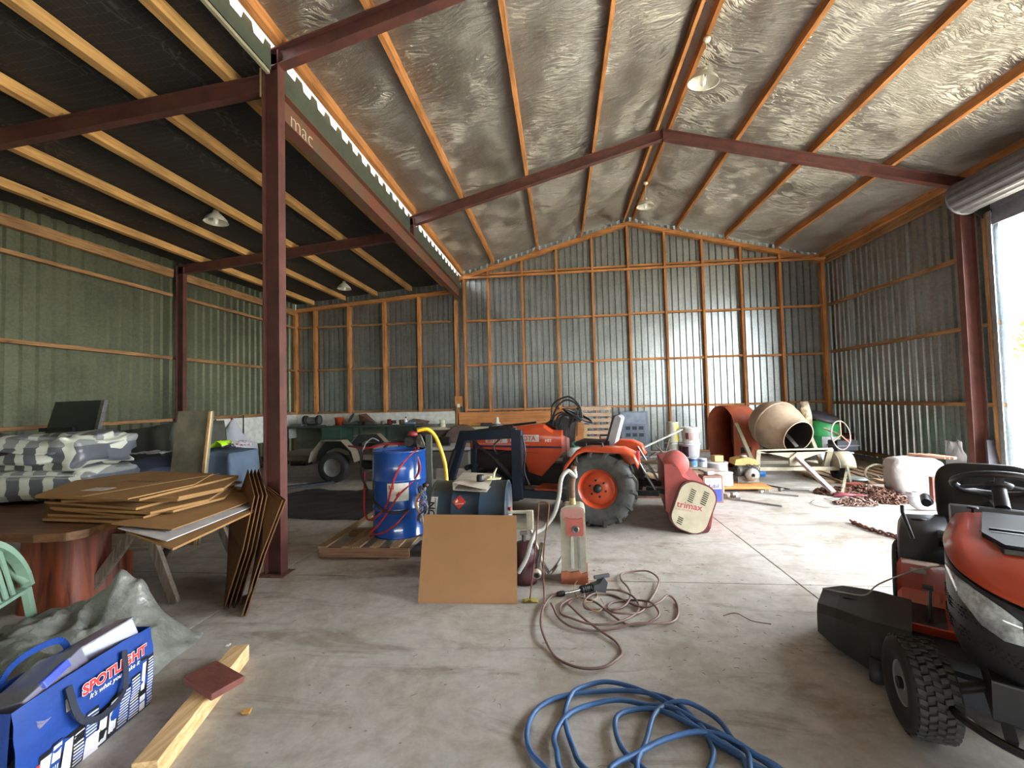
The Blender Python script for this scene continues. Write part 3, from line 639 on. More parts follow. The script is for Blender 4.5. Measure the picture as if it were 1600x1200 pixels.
for i, (c, d, rz_) in enumerate((((-2.17, 1.62, 0.335), (0.17, 0.27, 0.13), 0.2), ((-2.22, 1.92, 0.36), (0.15, 0.20, 0.12), -0.3))):
    q = thing('plastic_tub', ['clear plastic box with a blue clip in the near half of the shopping bag', 'clear plastic box at the far end of the shopping bag'][i], 'plastic box', c, rz_, rot=(R(12), R(-16), rz_))
    b = MB(); x, y, z = d[0]/2, d[1]/2, d[2]/2
    b.prism([(-x, -y), (x, -y), (x, y), (-x, y)], -z, -z+0.004, 'XY')
    for s_ in (-1, 1): b.box((s_*x-0.002, -y, -z), (s_*x+0.002, y, z)).box((-x, s_*y-0.002, -z), (x, s_*y+0.002, z))
    b.build('tub_body', CLR, q); MB().box((-x-.008, -y-.008, z), (x+.008, y+.008, z+0.008)).build('tub_lid', CLR, q, bev=0.003)
    if i == 0: MB().box((x-0.01, -0.06, z-0.02), (x+0.014, 0.06, z+0.014)).build('blue_clip', slotmat('#4A5ACF', 0.35), q, bev=0.004)
# --- green plastic chair, only its back edge in view
t = thing('garden_chair', 'green plastic garden chair cut off by the left edge of the photo', 'chair', (-3.37, 2.06, 0), R(-60))
GP = slotmat('#7E9A84', 0.4, amount=0.08)
b = MB(); P = []
for k in range(25):
    a = math.pi*k/24; P.append((0.27*math.cos(a), 0.22-0.10*math.sin(a), 0.42+0.34*math.sin(a)**0.8))
for p, q in zip(P, P[1:]): b.bar(p, q, 0.035, 0.05, (0, 1, 0))
b.build('back_rim', GP, t)
for k in range(5):
    x = -0.16+k*0.08; MB().bar((x*0.8, 0.22, 0.42), (x, 0.14, 0.42+0.33*math.sqrt(max(0, 1-(x/0.27)**2))), 0.035, 0.008, (0, 1, 0)).build('back_slat', GP, t)
MB().prism([(-0.25, -0.24), (0.25, -0.24), (0.27, 0.0), (0.25, 0.24), (-0.25, 0.24), (-0.27, 0)], 0.40, 0.42, 'XY').build('seat', GP, t, bev=0.01)
for sx in (-1, 1):
    MB().tube([(sx*0.25, 0.22, 0.44), (sx*0.30, 0.05, 0.62), (sx*0.30, -0.20, 0.62), (sx*0.27, -0.24, 0.40)], 0.022, 8).build('armrest', GP, t)
    for sy in (-1, 1): MB().bar((sx*0.25, sy*0.22, 0.41), (sx*0.28, sy*0.27, 0.0), 0.05, 0.03, (0, 1, 0)).build('leg', GP, t)
# --- log table
t = thing('log_table', 'low table with a thick slab top on a reddish tree trunk base', 'table', (-3.88, 3.18, 0))
b = MB(); V = []
def trunk(u, v):
    a = u*2*math.pi; r = 0.30+0.03*nz(math.cos(a), math.sin(a), v*0.5, 1.7)+0.035*(1-v)**2+0.02*math.sin(a*5)
    return (r*math.cos(a), r*math.sin(a), 0.0+v*0.61)
MB().grid(trunk, 48, 8).build('trunk', wood('red_stained_trunk', '#8E4424', '#4A1D10', 'Z', 0.45, fine=7, spec=0.5), t)
op = [(-1.8, -0.50), (-0.6, -0.53), (0.3, -0.56), (0.50, -0.52), (0.56, -0.42), (0.52, -0.2), (0.44, 0.05), (0.25, 0.5), (-0.2, 0.95), (-1.8, 0.97)]
MB().prism(op, 0.61, 0.665, 'XY').build('slab_top', wood('slab_top_wood', '#8A6446', '#5C402C', 'X', 0.5, fine=4), t, bev=0.012)
# --- cardboard laid flat on the table: individual flattened boxes
def flat_sheet(name, poly, z, thick, mat, label, cat, group=None, tilt=(0, 0), sag=0.0, parent=None):
    cx = sum(p[0] for p in poly)/len(poly); cy = sum(p[1] for p in poly)/len(poly)
    b = MB(); n = len(poly)
    zz = lambda x, y: z+tilt[0]*(x-cx)+tilt[1]*(y-cy)
    V = [(x, y, zz(x, y)) for x, y in poly]+[(x, y, zz(x, y)+thick) for x, y in poly]
    b.add(V, [tuple(range(n))[::-1], tuple(range(n, 2*n))]+[(i, (i+1) % n, n+(i+1) % n, n+i) for i in range(n)])
    o = b.build(name, mat, parent)
    if label: tag(o, label, cat, group)
    return o
rs = random.Random(3); z = 0.668
lbls = ['lowest', 'second lowest', 'third from the bottom', 'fourth from the bottom', 'fifth from the bottom', 'middle', 'fifth from the top', 'fourth from the top', 'third from the top', 'second from the top']
GRP = 'flattened cardboard boxes piled on the log table'
for k in range(10):
    th = 0.015+rs.uniform(0, 0.003); dx = rs.uniform(-0.07, 0.07); dy = rs.uniform(-0.05, 0.06); a = rs.uniform(-0.07, 0.09)
    base = [(-3.86, 2.93), (-2.95, 2.80+0.02*k), (-2.86, 3.30), (-3.12, 3.82), (-4.15, 3.95), (-4.30, 3.35)] if k % 3 else [(-3.96, 2.98), (-3.02, 2.85), (-2.98, 3.85), (-3.9, 4.0)]
    ca, sa = math.cos(a), math.sin(a); poly = [((x+3.5)*ca-(y-3.4)*sa-3.5+dx, (x+3.5)*sa+(y-3.4)*ca+3.4+dy) for x, y in base]
    flat_sheet('flattened_box', poly, z, th, 'cardboard', 'flattened brown cardboard box, %s of the pile on the log table' % lbls[k], 'cardboard', GRP, tilt=(-0.02+rs.uniform(0, .012), rs.uniform(-0.008, 0.01)))
    z += th+rs.uniform(0.0015, 0.003)
t = thing('flattened_box', 'flattened brown cardboard box with a white label, topmost on the log table pile', 'cardboard', (-3.5, 3.4, z+0.004), 0, GRP)
MB().prism([(-0.44, -0.50), (0.46, -0.62), (0.50, -0.10), (0.22, 0.42), (-0.62, 0.60), (-0.85, 0.10)], 0, 0.009, 'XY').build('panel', 'cardboard', t)
MB().bar((0.02, -0.555, 0.0095), (0.30, 0.40, 0.0095), 0.008, 0.002).build('fold_crease', slotmat('#C49A64', 0.8), t)
label = MB(); label.box((-0.24, -0.36, 0.009), (-0.06, -0.24, 0.0105)); label.build('paper_label', slotmat('#C9C0B4', 0.6), t)
text_mb('FRAGILE', 0.10, '#5A3A22', 'printed_marks', t, (-0.30, 0.02, 0.0095), (0, 0, R(-8)), 0.0003)
# shorter cardboard and panels sticking out towards the viewer
flat_sheet('cardboard_sheet', [(-3.10, 2.72), (-2.62, 2.70), (-2.62, 3.62), (-2.95, 3.70)], 0.70, 0.007, 'cardboard', 'loose cardboard sheet sticking out from under the pile towards the post', 'cardboard', None, (-0.06, 0.02))
flat_sheet('glossy_sheet', [(-3.05, 2.72), (-2.52, 2.56), (-2.55, 3.45), (-2.95, 3.62)], 0.672, 0.006, slotmat('#CFCBC8', 0.4), 'glossy white panel sticking out above the cardboard backed panel', 'panel', None, (-0.05, 0.02))
flat_sheet('backed_panel', [(-2.95, 2.70), (-2.42, 2.50), (-2.50, 3.35), (-2.86, 3.44)], 0.640, 0.014, 'cardboard', 'brown edged panel lowest on the sawhorse, jutting towards the viewer', 'panel', None, (-0.06, 0.02))
# --- sawhorse
t = thing('sawhorse', 'weathered grey timber sawhorse holding up the panels beside the log table', 'sawhorse')
A = Vector((-3.28, 3.12, 0.578)); B = Vector((-3.50, 3.98, 0.578))
MB().bar(A-(B-A)*0.12, B+(B-A)*0.1, 0.10, 0.05).build('top_beam', 'oldY', t, bev=0.003)
MB().bar(A+Vector((-.27, 0.01, -0.12)), A+Vector((.13, 0.01, -0.12)), 0.025, 0.13).build('cross_board', 'oldX', t, bev=0.003)
for p, q in ((A, (-3.74, 3.05, 0)), (A, (-2.98, 3.10, 0)), (B, (-3.22, 4.02, 0)), (B, (-3.92, 3.9, 0))):
    s_ = 1 if q[0] > p.x else -1; MB().bar(p+Vector((s_*0.03, 0, 0.02)), q, 0.075, 0.035, (0, 1, 0)).build('leg', 'oldZ', t, bev=0.003)
# --- concrete coloured board standing behind
t = tag(MB().hexa([(-4.43, 4.42, 0), (-3.96, 4.40, 0), (-3.96, 4.435, 0), (-4.43, 4.455, 0), (-4.45, 4.66, 1.46), (-4.0, 4.64, 1.455), (-4.0, 4.675, 1.455), (-4.45, 4.695, 1.46)]).build('fibre_board', vary('grey_brown_board', '#857F6A', 0.85, 0, 0.1, 5, c2='#6C6A58'), None, bev=0.002), 'tall grey brown board leaning upright behind the cardboard pile', 'board')
tag(MB().bar((-3.99, 4.40, 0.0), (-4.0, 4.62, 1.45), 0.02, 0.03, (1, 0, 0)).build('timber_batten', 'paleZ', None), 'thin pale batten along the right edge of the leaning grey board', 'timber')
# --- black battery case
t = thing('battery_case', 'black battery case with a thin strap behind the leaning cardboard', 'battery', (-3.22, 4.42, 0), R(5))
MB().box((-0.17, -0.11, 0), (0.17, 0.11, 0.22)).build('case', 'black', t, bev=0.008)
MB().box((-0.18, -0.12, 0.22), (0.18, 0.12, 0.26)).build('case_lid', slotmat('#3A3B3C', 0.5), t, bev=0.008)
MB().bar((-0.185, -0.122, 0.20), (0.185, -0.122, 0.20), 0.004, 0.008).bar((0.08, -0.122, 0.0), (0.08, -0.122, 0.25), 0.004, 0.008, (1, 0, 0)).build('strap', 'cream', t)
# --- cardboards leaning on the post
GRP2 = 'folded cardboard boxes leaning on the steel post'
def bent_card(k, near, far, lb, mat='carddark', th=0.008):
    o_ = Vector((0.028*k, 0.012*k, 0)); b = MB()
    for i in range(2):
        n0, n1, f0, f1 = [Vector(q)+o_ for q in (near[i], near[i+1], far[i], far[i+1])]
        nv = (f0-n0).cross(n1-n0).normalized()*th
        b.hexa([n0, n0+nv, f0+nv, f0, n1, n1+nv, f1+nv, f1])
    tag(b.build('folded_cardboard', mat, None), lb, 'cardboard', GRP2)
near = [(-2.52, 3.03, 0.002), (-2.44, 3.12, 0.40), (-2.52, 3.36, 0.76)]; far = [(-2.98, 3.62, 0.002), (-3.04, 3.72, 0.42), (-2.96, 3.86, 0.90)]
for k, lb in enumerate(('leftmost of the folded cardboards leaning by the post', 'second folded cardboard from the left by the post', 'third folded cardboard from the left by the post', 'fourth folded cardboard from the left by the post')):
    bent_card(k, near, far, lb)
near = [(-2.30, 2.93, 0.002), (-2.27, 3.10, 0.38), (-2.30, 3.40, 0.72)]; far = [(-2.50, 3.26, 0.002), (-2.50, 3.38, 0.40), (-2.60, 3.58, 0.80)]
for k, lb in enumerate(('folded cardboard leaning on the front of the post with a bent pale tab', 'folded cardboard nearest the post, rightmost of the leaning ones')): bent_card(k*0.8, near, far, lb)
# --- striped storage bags
def stripes(name):
    m, nt, bs = new_mat(name)
    tc = N(nt, 'ShaderNodeTexCoord'); sp = N(nt, 'ShaderNodeSeparateXYZ'); nn = N(nt, 'ShaderNodeTexNoise', i_Scale=2.0)
    L(nt, tc.outputs['Object'], nn.inputs['Vector']); va = N(nt, 'ShaderNodeVectorMath', operation='MULTIPLY_ADD'); va.inputs[1].default_value = (0.06, 0.06, 0.06); L(nt, nn.outputs['Color'], va.inputs[0]); L(nt, tc.outputs['Object'], va.inputs[2]); L(nt, va.outputs[0], sp.inputs[0])
    outs = []
    for ax, per, wd in ((0, 0.19, 0.42), (0, 0.38, 0.09), (2, 0.30, 0.30)):
        md = N(nt, 'ShaderNodeMath', operation='PINGPONG'); md.inputs[1].default_value = per/2; L(nt, sp.outputs[ax], md.inputs[0])
        g = N(nt, 'ShaderNodeMath', operation='LESS_THAN'); g.inputs[1].default_value = per*wd/2; L(nt, md.outputs[0], g.inputs[0]); outs.append(g.outputs[0])
    mx = N(nt, 'ShaderNodeMath', operation='MAXIMUM'); L(nt, outs[0], mx.inputs[0]); L(nt, outs[1], mx.inputs[1])
    m2 = N(nt, 'ShaderNodeMath', operation='MULTIPLY'); m2.inputs[1].default_value = 0.35; L(nt, outs[2], m2.inputs[0])
    m3 = N(nt, 'ShaderNodeMath', operation='MAXIMUM'); L(nt, mx.outputs[0], m3.inputs[0]); L(nt, m2.outputs[0], m3.inputs[1])
    r = ramp(nt, m3.outputs[0], [(0, lin('#55575C')), (0.35, lin('#7D7F7C')), (1, lin('#BDBFB0'))]); L(nt, r.outputs[0], bs.inputs['Base Color'])
    bs.inputs['Roughness'].default_value = 0.35
    return m
STR = stripes('striped_woven_plastic')
def soft_box(c, d, rz_, amp, seed, name, label, cat, mat, dz=0):
    t_ = thing(name, label, cat, c, rz_)
    def sp_(u, v):
        a = u*2*math.pi; b_ = math.pi*(v-0.5); ca, sa = math.cos(a), math.sin(a); cb, sb = math.cos(b_), math.sin(b_)
        e = 0.35; f = lambda q: math.copysign(abs(q)**e, q)
        x, y, z_ = f(ca)*f(cb) if 0 else math.copysign(abs(ca)**e, ca)*abs(cb)**e, math.copysign(abs(sa)**e, sa)*abs(cb)**e, math.copysign(abs(sb)**(e*1.5), sb)
        n_ = amp*nz(x*1.3+seed, y*1.3, z_*1.3, 1.7)+amp*0.5*nz(x+seed, y, z_, 5)
        return (x*(d[0]/2+n_), y*(d[1]/2+n_), max(d[2]/2+z_*(d[2]/2+n_*0.8), 0.0))
    return t_, MB().grid(sp_, 56, 28)
t, b = soft_box((-4.95, 3.75, 0.668), (1.25, 0.75, 0.30), R(9), 0.05, 1, 'striped_bag', 'grey and white striped bag, lower of the two left of the cardboard', 'bag', STR); b.build('bag_body', STR, t)
MB().tube([(-0.55, -0.385, 0.25), (-0.2, -0.40, 0.27), (0.2, -0.40, 0.26), (0.58, -0.37, 0.25)], 0.008, 6).build('piping', slotmat('#B9BBB4', 0.5), t)
t, b = soft_box((-4.98, 3.75, 0.95), (1.18, 0.72, 0.32), R(6), 0.09, 9, 'striped_bag', 'half open grey and white striped bag, upper of the two with dark contents', 'bag', STR); b.build('bag_body', STR, t)
MB().sphere((-0.15, -0.30, 0.19), 0.30, 20, 10, (1.0, 0.30, 0.16)).build('dark_contents', slotmat('#2A1C28', 0.8), t)
MB().grid(lambda u, v: (-0.55+1.0*u, -0.37-0.03*math.sin(math.pi*u)+0.12*v, 0.19+0.09*v+0.03*math.sin(u*5)), 20, 5).build('opening_flap', STR, t, thick=0.006)
# --- dark board with a pale edge (old monitor panel) behind the bags
t = thing('table_tennis_top', 'dark green folding table top with a silver edge behind the striped bags', 'table top', (-6.38, 5.05, 0), R(0))
b = MB().hexa([(-0.42, -0.12, 0.62), (0.24, -0.02, 0.60), (0.24, 0.02, 0.60), (-0.42, -0.08, 0.62), (-0.34, 0.10, 1.62), (0.30, 0.16, 1.63), (0.30, 0.20, 1.63), (-0.34, 0.14, 1.62)]).build('board', slotmat('#2C312C', 0.35, amount=0.1), t)
MB().bar((0.255, -0.005, 0.60), (0.315, 0.175, 1.63), 0.05, 0.05, (0, 1, 0)).build('silver_edge', 'steel', t)
MB().bar((-0.30, -0.1, 1.26), (0.10, -0.03, 1.26), 0.04, 0.05).build('bracket', 'black', t)
for x in (-0.3, 0.15): MB().bar((x, -0.05, 0), (x, -0.05, 0.66), 0.04, 0.04, (0, 1, 0)).build('leg', 'dkmetal', t)
# --- covered heaps
def cover(name, label, cat, mat, rect, h, seed, hf, nu=50, nv=40, amp=0.05, drop=True, out=0.12):
    x0, y0, x1, y1 = rect; t_ = thing(name, label, cat, ((x0+x1)/2, (y0+y1)/2, 0)); cx, cy = (x0+x1)/2, (y0+y1)/2
    def fn(u, v):
        U = (u-0.5)*2; V = (v-0.5)*2
        m_ = max(abs(U), abs(V)); inner = 0.68
        if m_ < 1e-6: k = 0
        else: k = m_
        if k <= inner: x, y, z_ = U/inner, V/inner, 1.0
        else:
            s_ = 1/k; f = (k-inner)/(1-inner); x, y = U*s_*(1+out*f), V*s_*(1+out*f); z_ = 1-f
        X = cx+x*(x1-x0)/2; Y = cy+y*(y1-y0)/2; top = hf(x, y)
        fold = amp*nz(X*2.2+seed, Y*2.2, z_, 2.0)+amp*0.6*math.sin((X+Y)*18+seed)*(1-z_)
        zz = top*z_+amp*0.5*nz(X+seed, Y, 3, 3)*z_
        l = math.hypot(x, y) or 1
        return (X-cx+fold*x/l, Y-cy+fold*y/l, max(0.008, zz))
    o = MB().grid(fn, nu, nv).build('cover', mat, t_, thick=0)
    return t_
GRT = vary('olive_canvas', '#4C4C42', 0.8, 0, 0.12, 3)
cover('covered_cabinet', 'bulky item under a dark olive canvas cover next to the left wall', 'covered furniture', GRT, (-7.0, 5.9, -5.7, 6.9), 1.25, 2, lambda x, y: 1.20+0.08*x, amp=0.04)
NAVY = vary('navy_dust_sheet', '#343C52', 0.7, 0, 0.14, 3)
cover('covered_bench', 'low item under a crumpled navy dust sheet below the olive cover', 'covered furniture', NAVY, (-6.0, 4.70, -4.95, 5.40), 0.8, 5, lambda x, y: 0.80+0.06*math.sin(x*4), amp=0.05)
BLG = vary('blue_grey_cloth', '#5E6E80', 0.75, 0, 0.12, 3)
cover('covered_machine', 'machine under a blue grey cloth directly left of the post', 'covered machine', BLG, (-4.80, 5.05, -4.12, 5.6), 0.95, 8, lambda x, y: 0.93-0.02*x, amp=0.05)
WSH = vary('white_cotton_sheet', '#B8B9BC', 0.8, 0, 0.06, 3)
cover('covered_machine', 'tall pointed item under a white sheet against the lean-to wall', 'covered machine', WSH, (-7.0, 7.75, -6.30, 8.5), 1.1, 4, lambda x, y: 0.75+0.50*math.exp(-((x-0.3)**2+y*y)/0.25), amp=0.05)
# bright vest and a floral cloth on the blue grey cover
b = MB(); b.grid(lambda u, v: (-4.80+0.50*u, 5.15+0.22*v, 0.965+0.03*abs(nz(u*9, v*9, 1))+0.09*math.exp(-((u-.85)/.15)**2)), 26, 10)
tag(b.build('safety_vest', slotmat('#B8F020', 0.5), None, thick=0.004), 'fluorescent yellow green safety vest thrown over the covered machine', 'vest')
b = MB(); b.grid(lambda u, v: (-4.40+0.22*u, 5.25+0.3*v, 0.965+0.05*abs(nz(u*7, v*7, 5))+0.05*math.sin(math.pi*u)), 26, 14)
fm, nt, bs = new_mat('floral_cloth'); tc = N(nt, 'ShaderNodeTexCoord'); vv = N(nt, 'ShaderNodeTexVoronoi', i_Scale=22.0); L(nt, tc.outputs['Object'], vv.inputs['Vector'])
r = ramp(nt, vv.outputs['Distance'], [(0.25, lin('#7A4A58')), (0.45, lin('#C2BBBE'))]); L(nt, r.outputs[0], bs.inputs['Base Color'])
tag(b.build('floral_cloth', fm, None, thick=0.004), 'pale floral cloth lying behind the bright vest', 'cloth')
b = MB(); b.grid(lambda u, v: (-5.7+0.5*u, 5.2+0.3*v, 0.90+0.05*abs(nz(u*7, v*7, 2))), 12, 8)
tag(b.build('patterned_cloth', slotmat('#9FA3A2', 0.8), None, thick=0.004), 'crumpled pale cloth on the navy sheet at the left of the grey board', 'cloth')
# --- tools hanging on the white wall board of the left wall
def tool(name, label, cat, pts, r, mat):
    t_ = tag(MB().tube(pts, r, 8).build(name, mat, None), label, cat); return t_
X = XL+0.125
tool('red_pipe_wrench', 'red handled long tool hanging on the white lining board', 'tool', [(X, 8.75, 1.26), (X, 8.75, 0.95), (X, 8.76, 0.72)], 0.022, slotmat('#8E2A24', 0.5))
tool('crowbar', 'black crowbar hanging left of the red tool on the white board', 'tool', [(X, 8.3, 1.24), (X, 8.3, 0.8)], 0.015, 'dkmetal')
tool('crowbar', 'thin dark rod hanging right of the red tool on the white board', 'tool', [(X, 9.1, 1.3), (X, 9.1, 0.85)], 0.012, 'dkmetal')
tool('hand_brace', 'cranked hand brace drill hanging by the post on the white board', 'tool', smooth_path([(X, 10.35, 1.2), (X, 10.5, 1.24), (X, 10.62, 1.15), (X, 10.6, 1.0), (X, 10.48, 0.96), (X, 10.52, 0.78)], 4), 0.014, 'dkmetal')
tool('sledge_hammer', 'black long handled hammer standing by the left wall behind the grey board', 'hammer', [(-6.95, 7.95, 0), (-7.05, 7.95, 1.42)], 0.018, 'dkmetal')
# ================================================================ OBJECTS, centre
RM = Matrix(((r2.x, r2.y, r2.z), (u2.x, u2.y, u2.z), (fw.x, fw.y, fw.z)))
def ray(x, y): return RM.transposed() @ Vector(((x-800)/682.0, (600-y)/682.0, 1))
def at(x, y, Y):
    d = ray(x, y); return Vector((0, 0, 1.5))+d*(Y/d.y)
def fl_(x, y, z=0.0):
    d = ray(x, y); return Vector((0, 0, 1.5))+d*((z-1.5)/d.z)
RED = slotmat('#B01E28', 0.35); BLK = M['black']
def hose(name, label, cat, pts, r, mat, k=6, parent=None, n=8):
    o = MB().tube(smooth_path(pts, k), r, n).build(name, mat, parent)
    if label: tag(o, label, cat)
    return o
def drum(name, label, c, axis, r, h, mat, ribs=(0.33, 0.66), rz=0):
    t = thing(name, label, 'drum', c, rz)
    prof = [(0, 0.02), (r-0.015, 0.02), (r-0.012, 0.0), (r+0.004, 0.0), (r+0.004, 0.014), (r, 0.02)]
    for q in ribs: prof += [(r, q*h-0.02), (r+0.009, q*h-0.006), (r+0.009, q*h+0.006), (r, q*h+0.02)]
    prof += [(r, h-0.02), (r+0.004, h-0.014), (r+0.004, h), (r-0.012, h), (r-0.015, h-0.02), (0, h-0.02)]
    MB().lathe(prof, (0, 0, 0), axis, 40).build('drum_body', mat, t)
    return t
# --- pallet and blue drum
PW = M['palletY']
t = thing('pallet', 'broken timber pallet under the upright blue drum', 'pallet', (-1.93, 4.10, 0), R(1.5))
MB().box((-0.45, -0.02, 0.012), (0.45, 0.02, 0.105)).build('stringer', wood('pallet_front_board', '#96745A', '#6A4C38', 'X'), t, bev=0.002)
for y in (0.62, 1.25): MB().box((-0.45, y, 0.012), (0.45, y+0.04, 0.105)).build('stringer', 'palletX', t, bev=0.002)
for x, w, y1 in ((-0.41, 0.085, 1.29), (-0.17, 0.085, 0.60), (-0.07, 0.085, 1.29), (0.11, 0.085, 1.29), (0.31, 0.085, 1.29)): MB().box((x-w/2, -0.03, 0.105), (x+w/2, y1, 0.122)).build('slat', PW, t, bev=0.002)
for x in (0.25,): MB().box((x, -0.06, 0), (x+0.10, 0.9, 0.012)).build('bottom_board', 'palletY', t, bev=0.002)
BLUE = vary('glossy_blue_drum_paint', '#1A478E', 0.2, 0, 0.08, 4, coat=0.5)
t = drum('oil_drum', 'upright glossy blue steel drum on the pallet with red and black hoses around it', (-1.73, 4.56, 0.123), (0, 0, 1), 0.285, 0.875, BLUE)
b = MB()
for i in range(6):
    a0 = R(-96+i*7.2); a1 = R(-96+(i+1)*7.2); q = 0.2875
    b.add([(q*math.cos(a0), q*math.sin(a0), 0.38), (q*math.cos(a1), q*math.sin(a1), 0.38), (q*math.cos(a1), q*math.sin(a1), 0.56), (q*math.cos(a0), q*math.sin(a0), 0.56)], [(0, 1, 2, 3)])
b.build('paper_label', slotmat('#CFCBC0', 0.5), t)
MB().add([(0.2885*math.cos(R(-93)), 0.2885*math.sin(R(-93)), 0.50), (0.2885*math.cos(R(-82)), 0.2885*math.sin(R(-82)), 0.50), (0.2885*math.cos(R(-82)), 0.2885*math.sin(R(-82)), 0.54), (0.2885*math.cos(R(-93)), 0.2885*math.sin(R(-93)), 0.54)], [(0, 1, 2, 3)]).build('label_print', slotmat('#8E6A4C', 0.5), t)
DYf = 4.235
def dz(px, py): # point just in front of the drum skin
    p = at(px, py, 4.25); x = max(-0.27, min(0.27, p.x+1.73)); y = 4.56-math.sqrt(max(0.0, 0.302**2-x*x)); q = at(px, py, y); return q
hose('red_hose', 'red hose looping from the pump across the drum label, upper strand', 'hose', [dz(*p) for p in [(655, 700), (640, 712), (622, 735), (611, 765), (604, 790), (590, 806), (576, 812)]]+[at(570, 800, 4.45), at(569, 770, 4.5), at(571, 735, 4.55)], 0.010, RED)
hose('red_hose', 'red hose looping down the right side of the blue drum with a red valve tap', 'hose', [dz(*p) for p in [(645, 690), (652, 712), (656, 735), (640, 757), (622, 775), (606, 800), (590, 822), (578, 832)]], 0.010, RED)
hose('red_hose', 'red hose across the lower part of the blue drum just above the pallet', 'hose', [dz(*p) for p in [(652, 783), (636, 800), (620, 818), (600, 832), (578, 837)]], 0.009, RED)
tag(MB().cbox(dz(623, 772)+Vector((0, -.015, 0)), (0.05, 0.02, 0.022), (0, R(-45), 0)).build('valve_tap', RED, None, bev=0.003), 'small red valve tap on the hose in front of the drum label', 'tap')
hose('black_hose', 'thick black hose drooping around the front of the blue drum', 'hose', [at(566, 700, 4.5), at(564, 735, 4.45), dz(574, 765), dz(590, 790), dz(612, 801), dz(635, 797), dz(650, 783), at(660, 765, 4.35)], 0.013, BLK)
hose('red_hose', 'red hose lying over the top rim of the blue drum', 'hose', [at(545, 697, 4.75), at(575, 700, 4.6), at(600, 694, 4.6), at(630, 693, 4.6), at(650, 690, 4.5)], 0.011, RED)
hose('black_hose', 'black corrugated hose coiled on top of the blue drum', 'hose', [at(600, 700, 4.6), at(612, 691, 4.65), at(630, 690, 4.65), at(640, 697, 4.55)], 0.016, BLK)
hose('grey_cable', 'pale grey cable standing up at the left of the drum rim', 'cable', [at(568, 702, 4.6), at(572, 692, 4.6), at(582, 685, 4.6), at(592, 689, 4.6)], 0.006, slotmat('#A9AAA8', 0.4))
# --- pump stand
t = thing('pump_stand', 'dark metal pump stand with a red topped pump, right of the blue drum', 'pump', (-1.34, 4.36, 0), 0)
MB().box((-0.16, -0.20, 0.0), (0.10, 0.14, 0.05)).build('base', slotmat('#3A342E', 0.8), t, bev=0.004)
MB().box((-0.035, -0.02, 0.05), (0.025, 0.02, 1.16)).build('post', slotmat('#4A4E46', 0.6), t, bev=0.003)
MB().box((-0.06, -0.03, 0.05), (-0.04, 0.0, 0.42)).build('post', slotmat('#24241F', 0.6), t)
c = at(645, 683, 4.33)-Vector((-1.34, 4.36, 0))
b = MB().cyl(c+Vector((-.055, 0, -.05)), c+Vector((.055, 0, -.05)), 0.055, n=18).cyl(c+Vector((-.02, -.07, -.04)), c+Vector((-.02, .06, -.04)), 0.045, n=14); tag(b.build('pump_body', BLK, t), kind='stuff')
MB().lathe([(0, 0), (0.05, 0), (0.055, 0.02), (0.04, 0.045), (0.02, 0.055), (0, 0.055)], c+Vector((0, 0, 0.01)), n=16).build('pump_cap', slotmat('#7E1F22', 0.4), t)
b = MB()
for k in range(5): b.tube(smooth_path([c+Vector((.05, -.03, -.02)), c+Vector((.09+.01*k, -.05, .03-.02*k)), c+Vector((.12, -.04, -.06-.01*k)), c+Vector((.06, -.04, -.11+.01*k))], 4), 0.005, 6)
tag(b.build('fittings', 'steel', t), kind='stuff')
hose('yellow_hose', 'bright yellow hose arching from the pump down behind the lying drum', 'hose', [at(652, 673, 4.33), at(668, 671, 4.36), at(680, 682, 4.4), at(690, 706, 4.4), at(696, 730, 4.4), at(698, 760, 4.35), at(698, 790, 4.35)], 0.020, slotmat('#E8B818', 0.4))
hose('yellow_strap', 'short yellow and black strap hanging below the wires by the pump stand', 'strap', [at(655, 770, 4.335), at(651, 785, 4.32), at(654, 800, 4.31), at(660, 810, 4.3), at(662, 822, 4.3)], 0.012, slotmat('#E0AC20', 0.5))
t = thing('wire_bundle', 'tangle of pale blue and grey wires between the blue drum and the lying drum', 'cables', at(660, 790, 4.26))
rs = random.Random(8)
for k, (c_, r_) in enumerate((('#9FB2C0', 0.006), ('#7E99B4', 0.005), ('#B7B9B0', 0.006), ('#33343A', 0.008), ('#A83A30', 0.007), ('#C8C4B8', 0.006), ('#4A4C50', 0.007))):
    P = [Vector((rs.uniform(-.05, .05), rs.uniform(-.04, .04), 0.20-0.06*j+rs.uniform(-.03, .03))) for j in range(7)]
    MB().tube(smooth_path(P, 4), r_, 6).build('wire', slotmat(c_, 0.45), t)
MB().sphere((0.035, 0, 0.20), 0.035, 10, 8, (1, .8, .8)).build('plug', slotmat('#3E1C1E', 0.5), t)
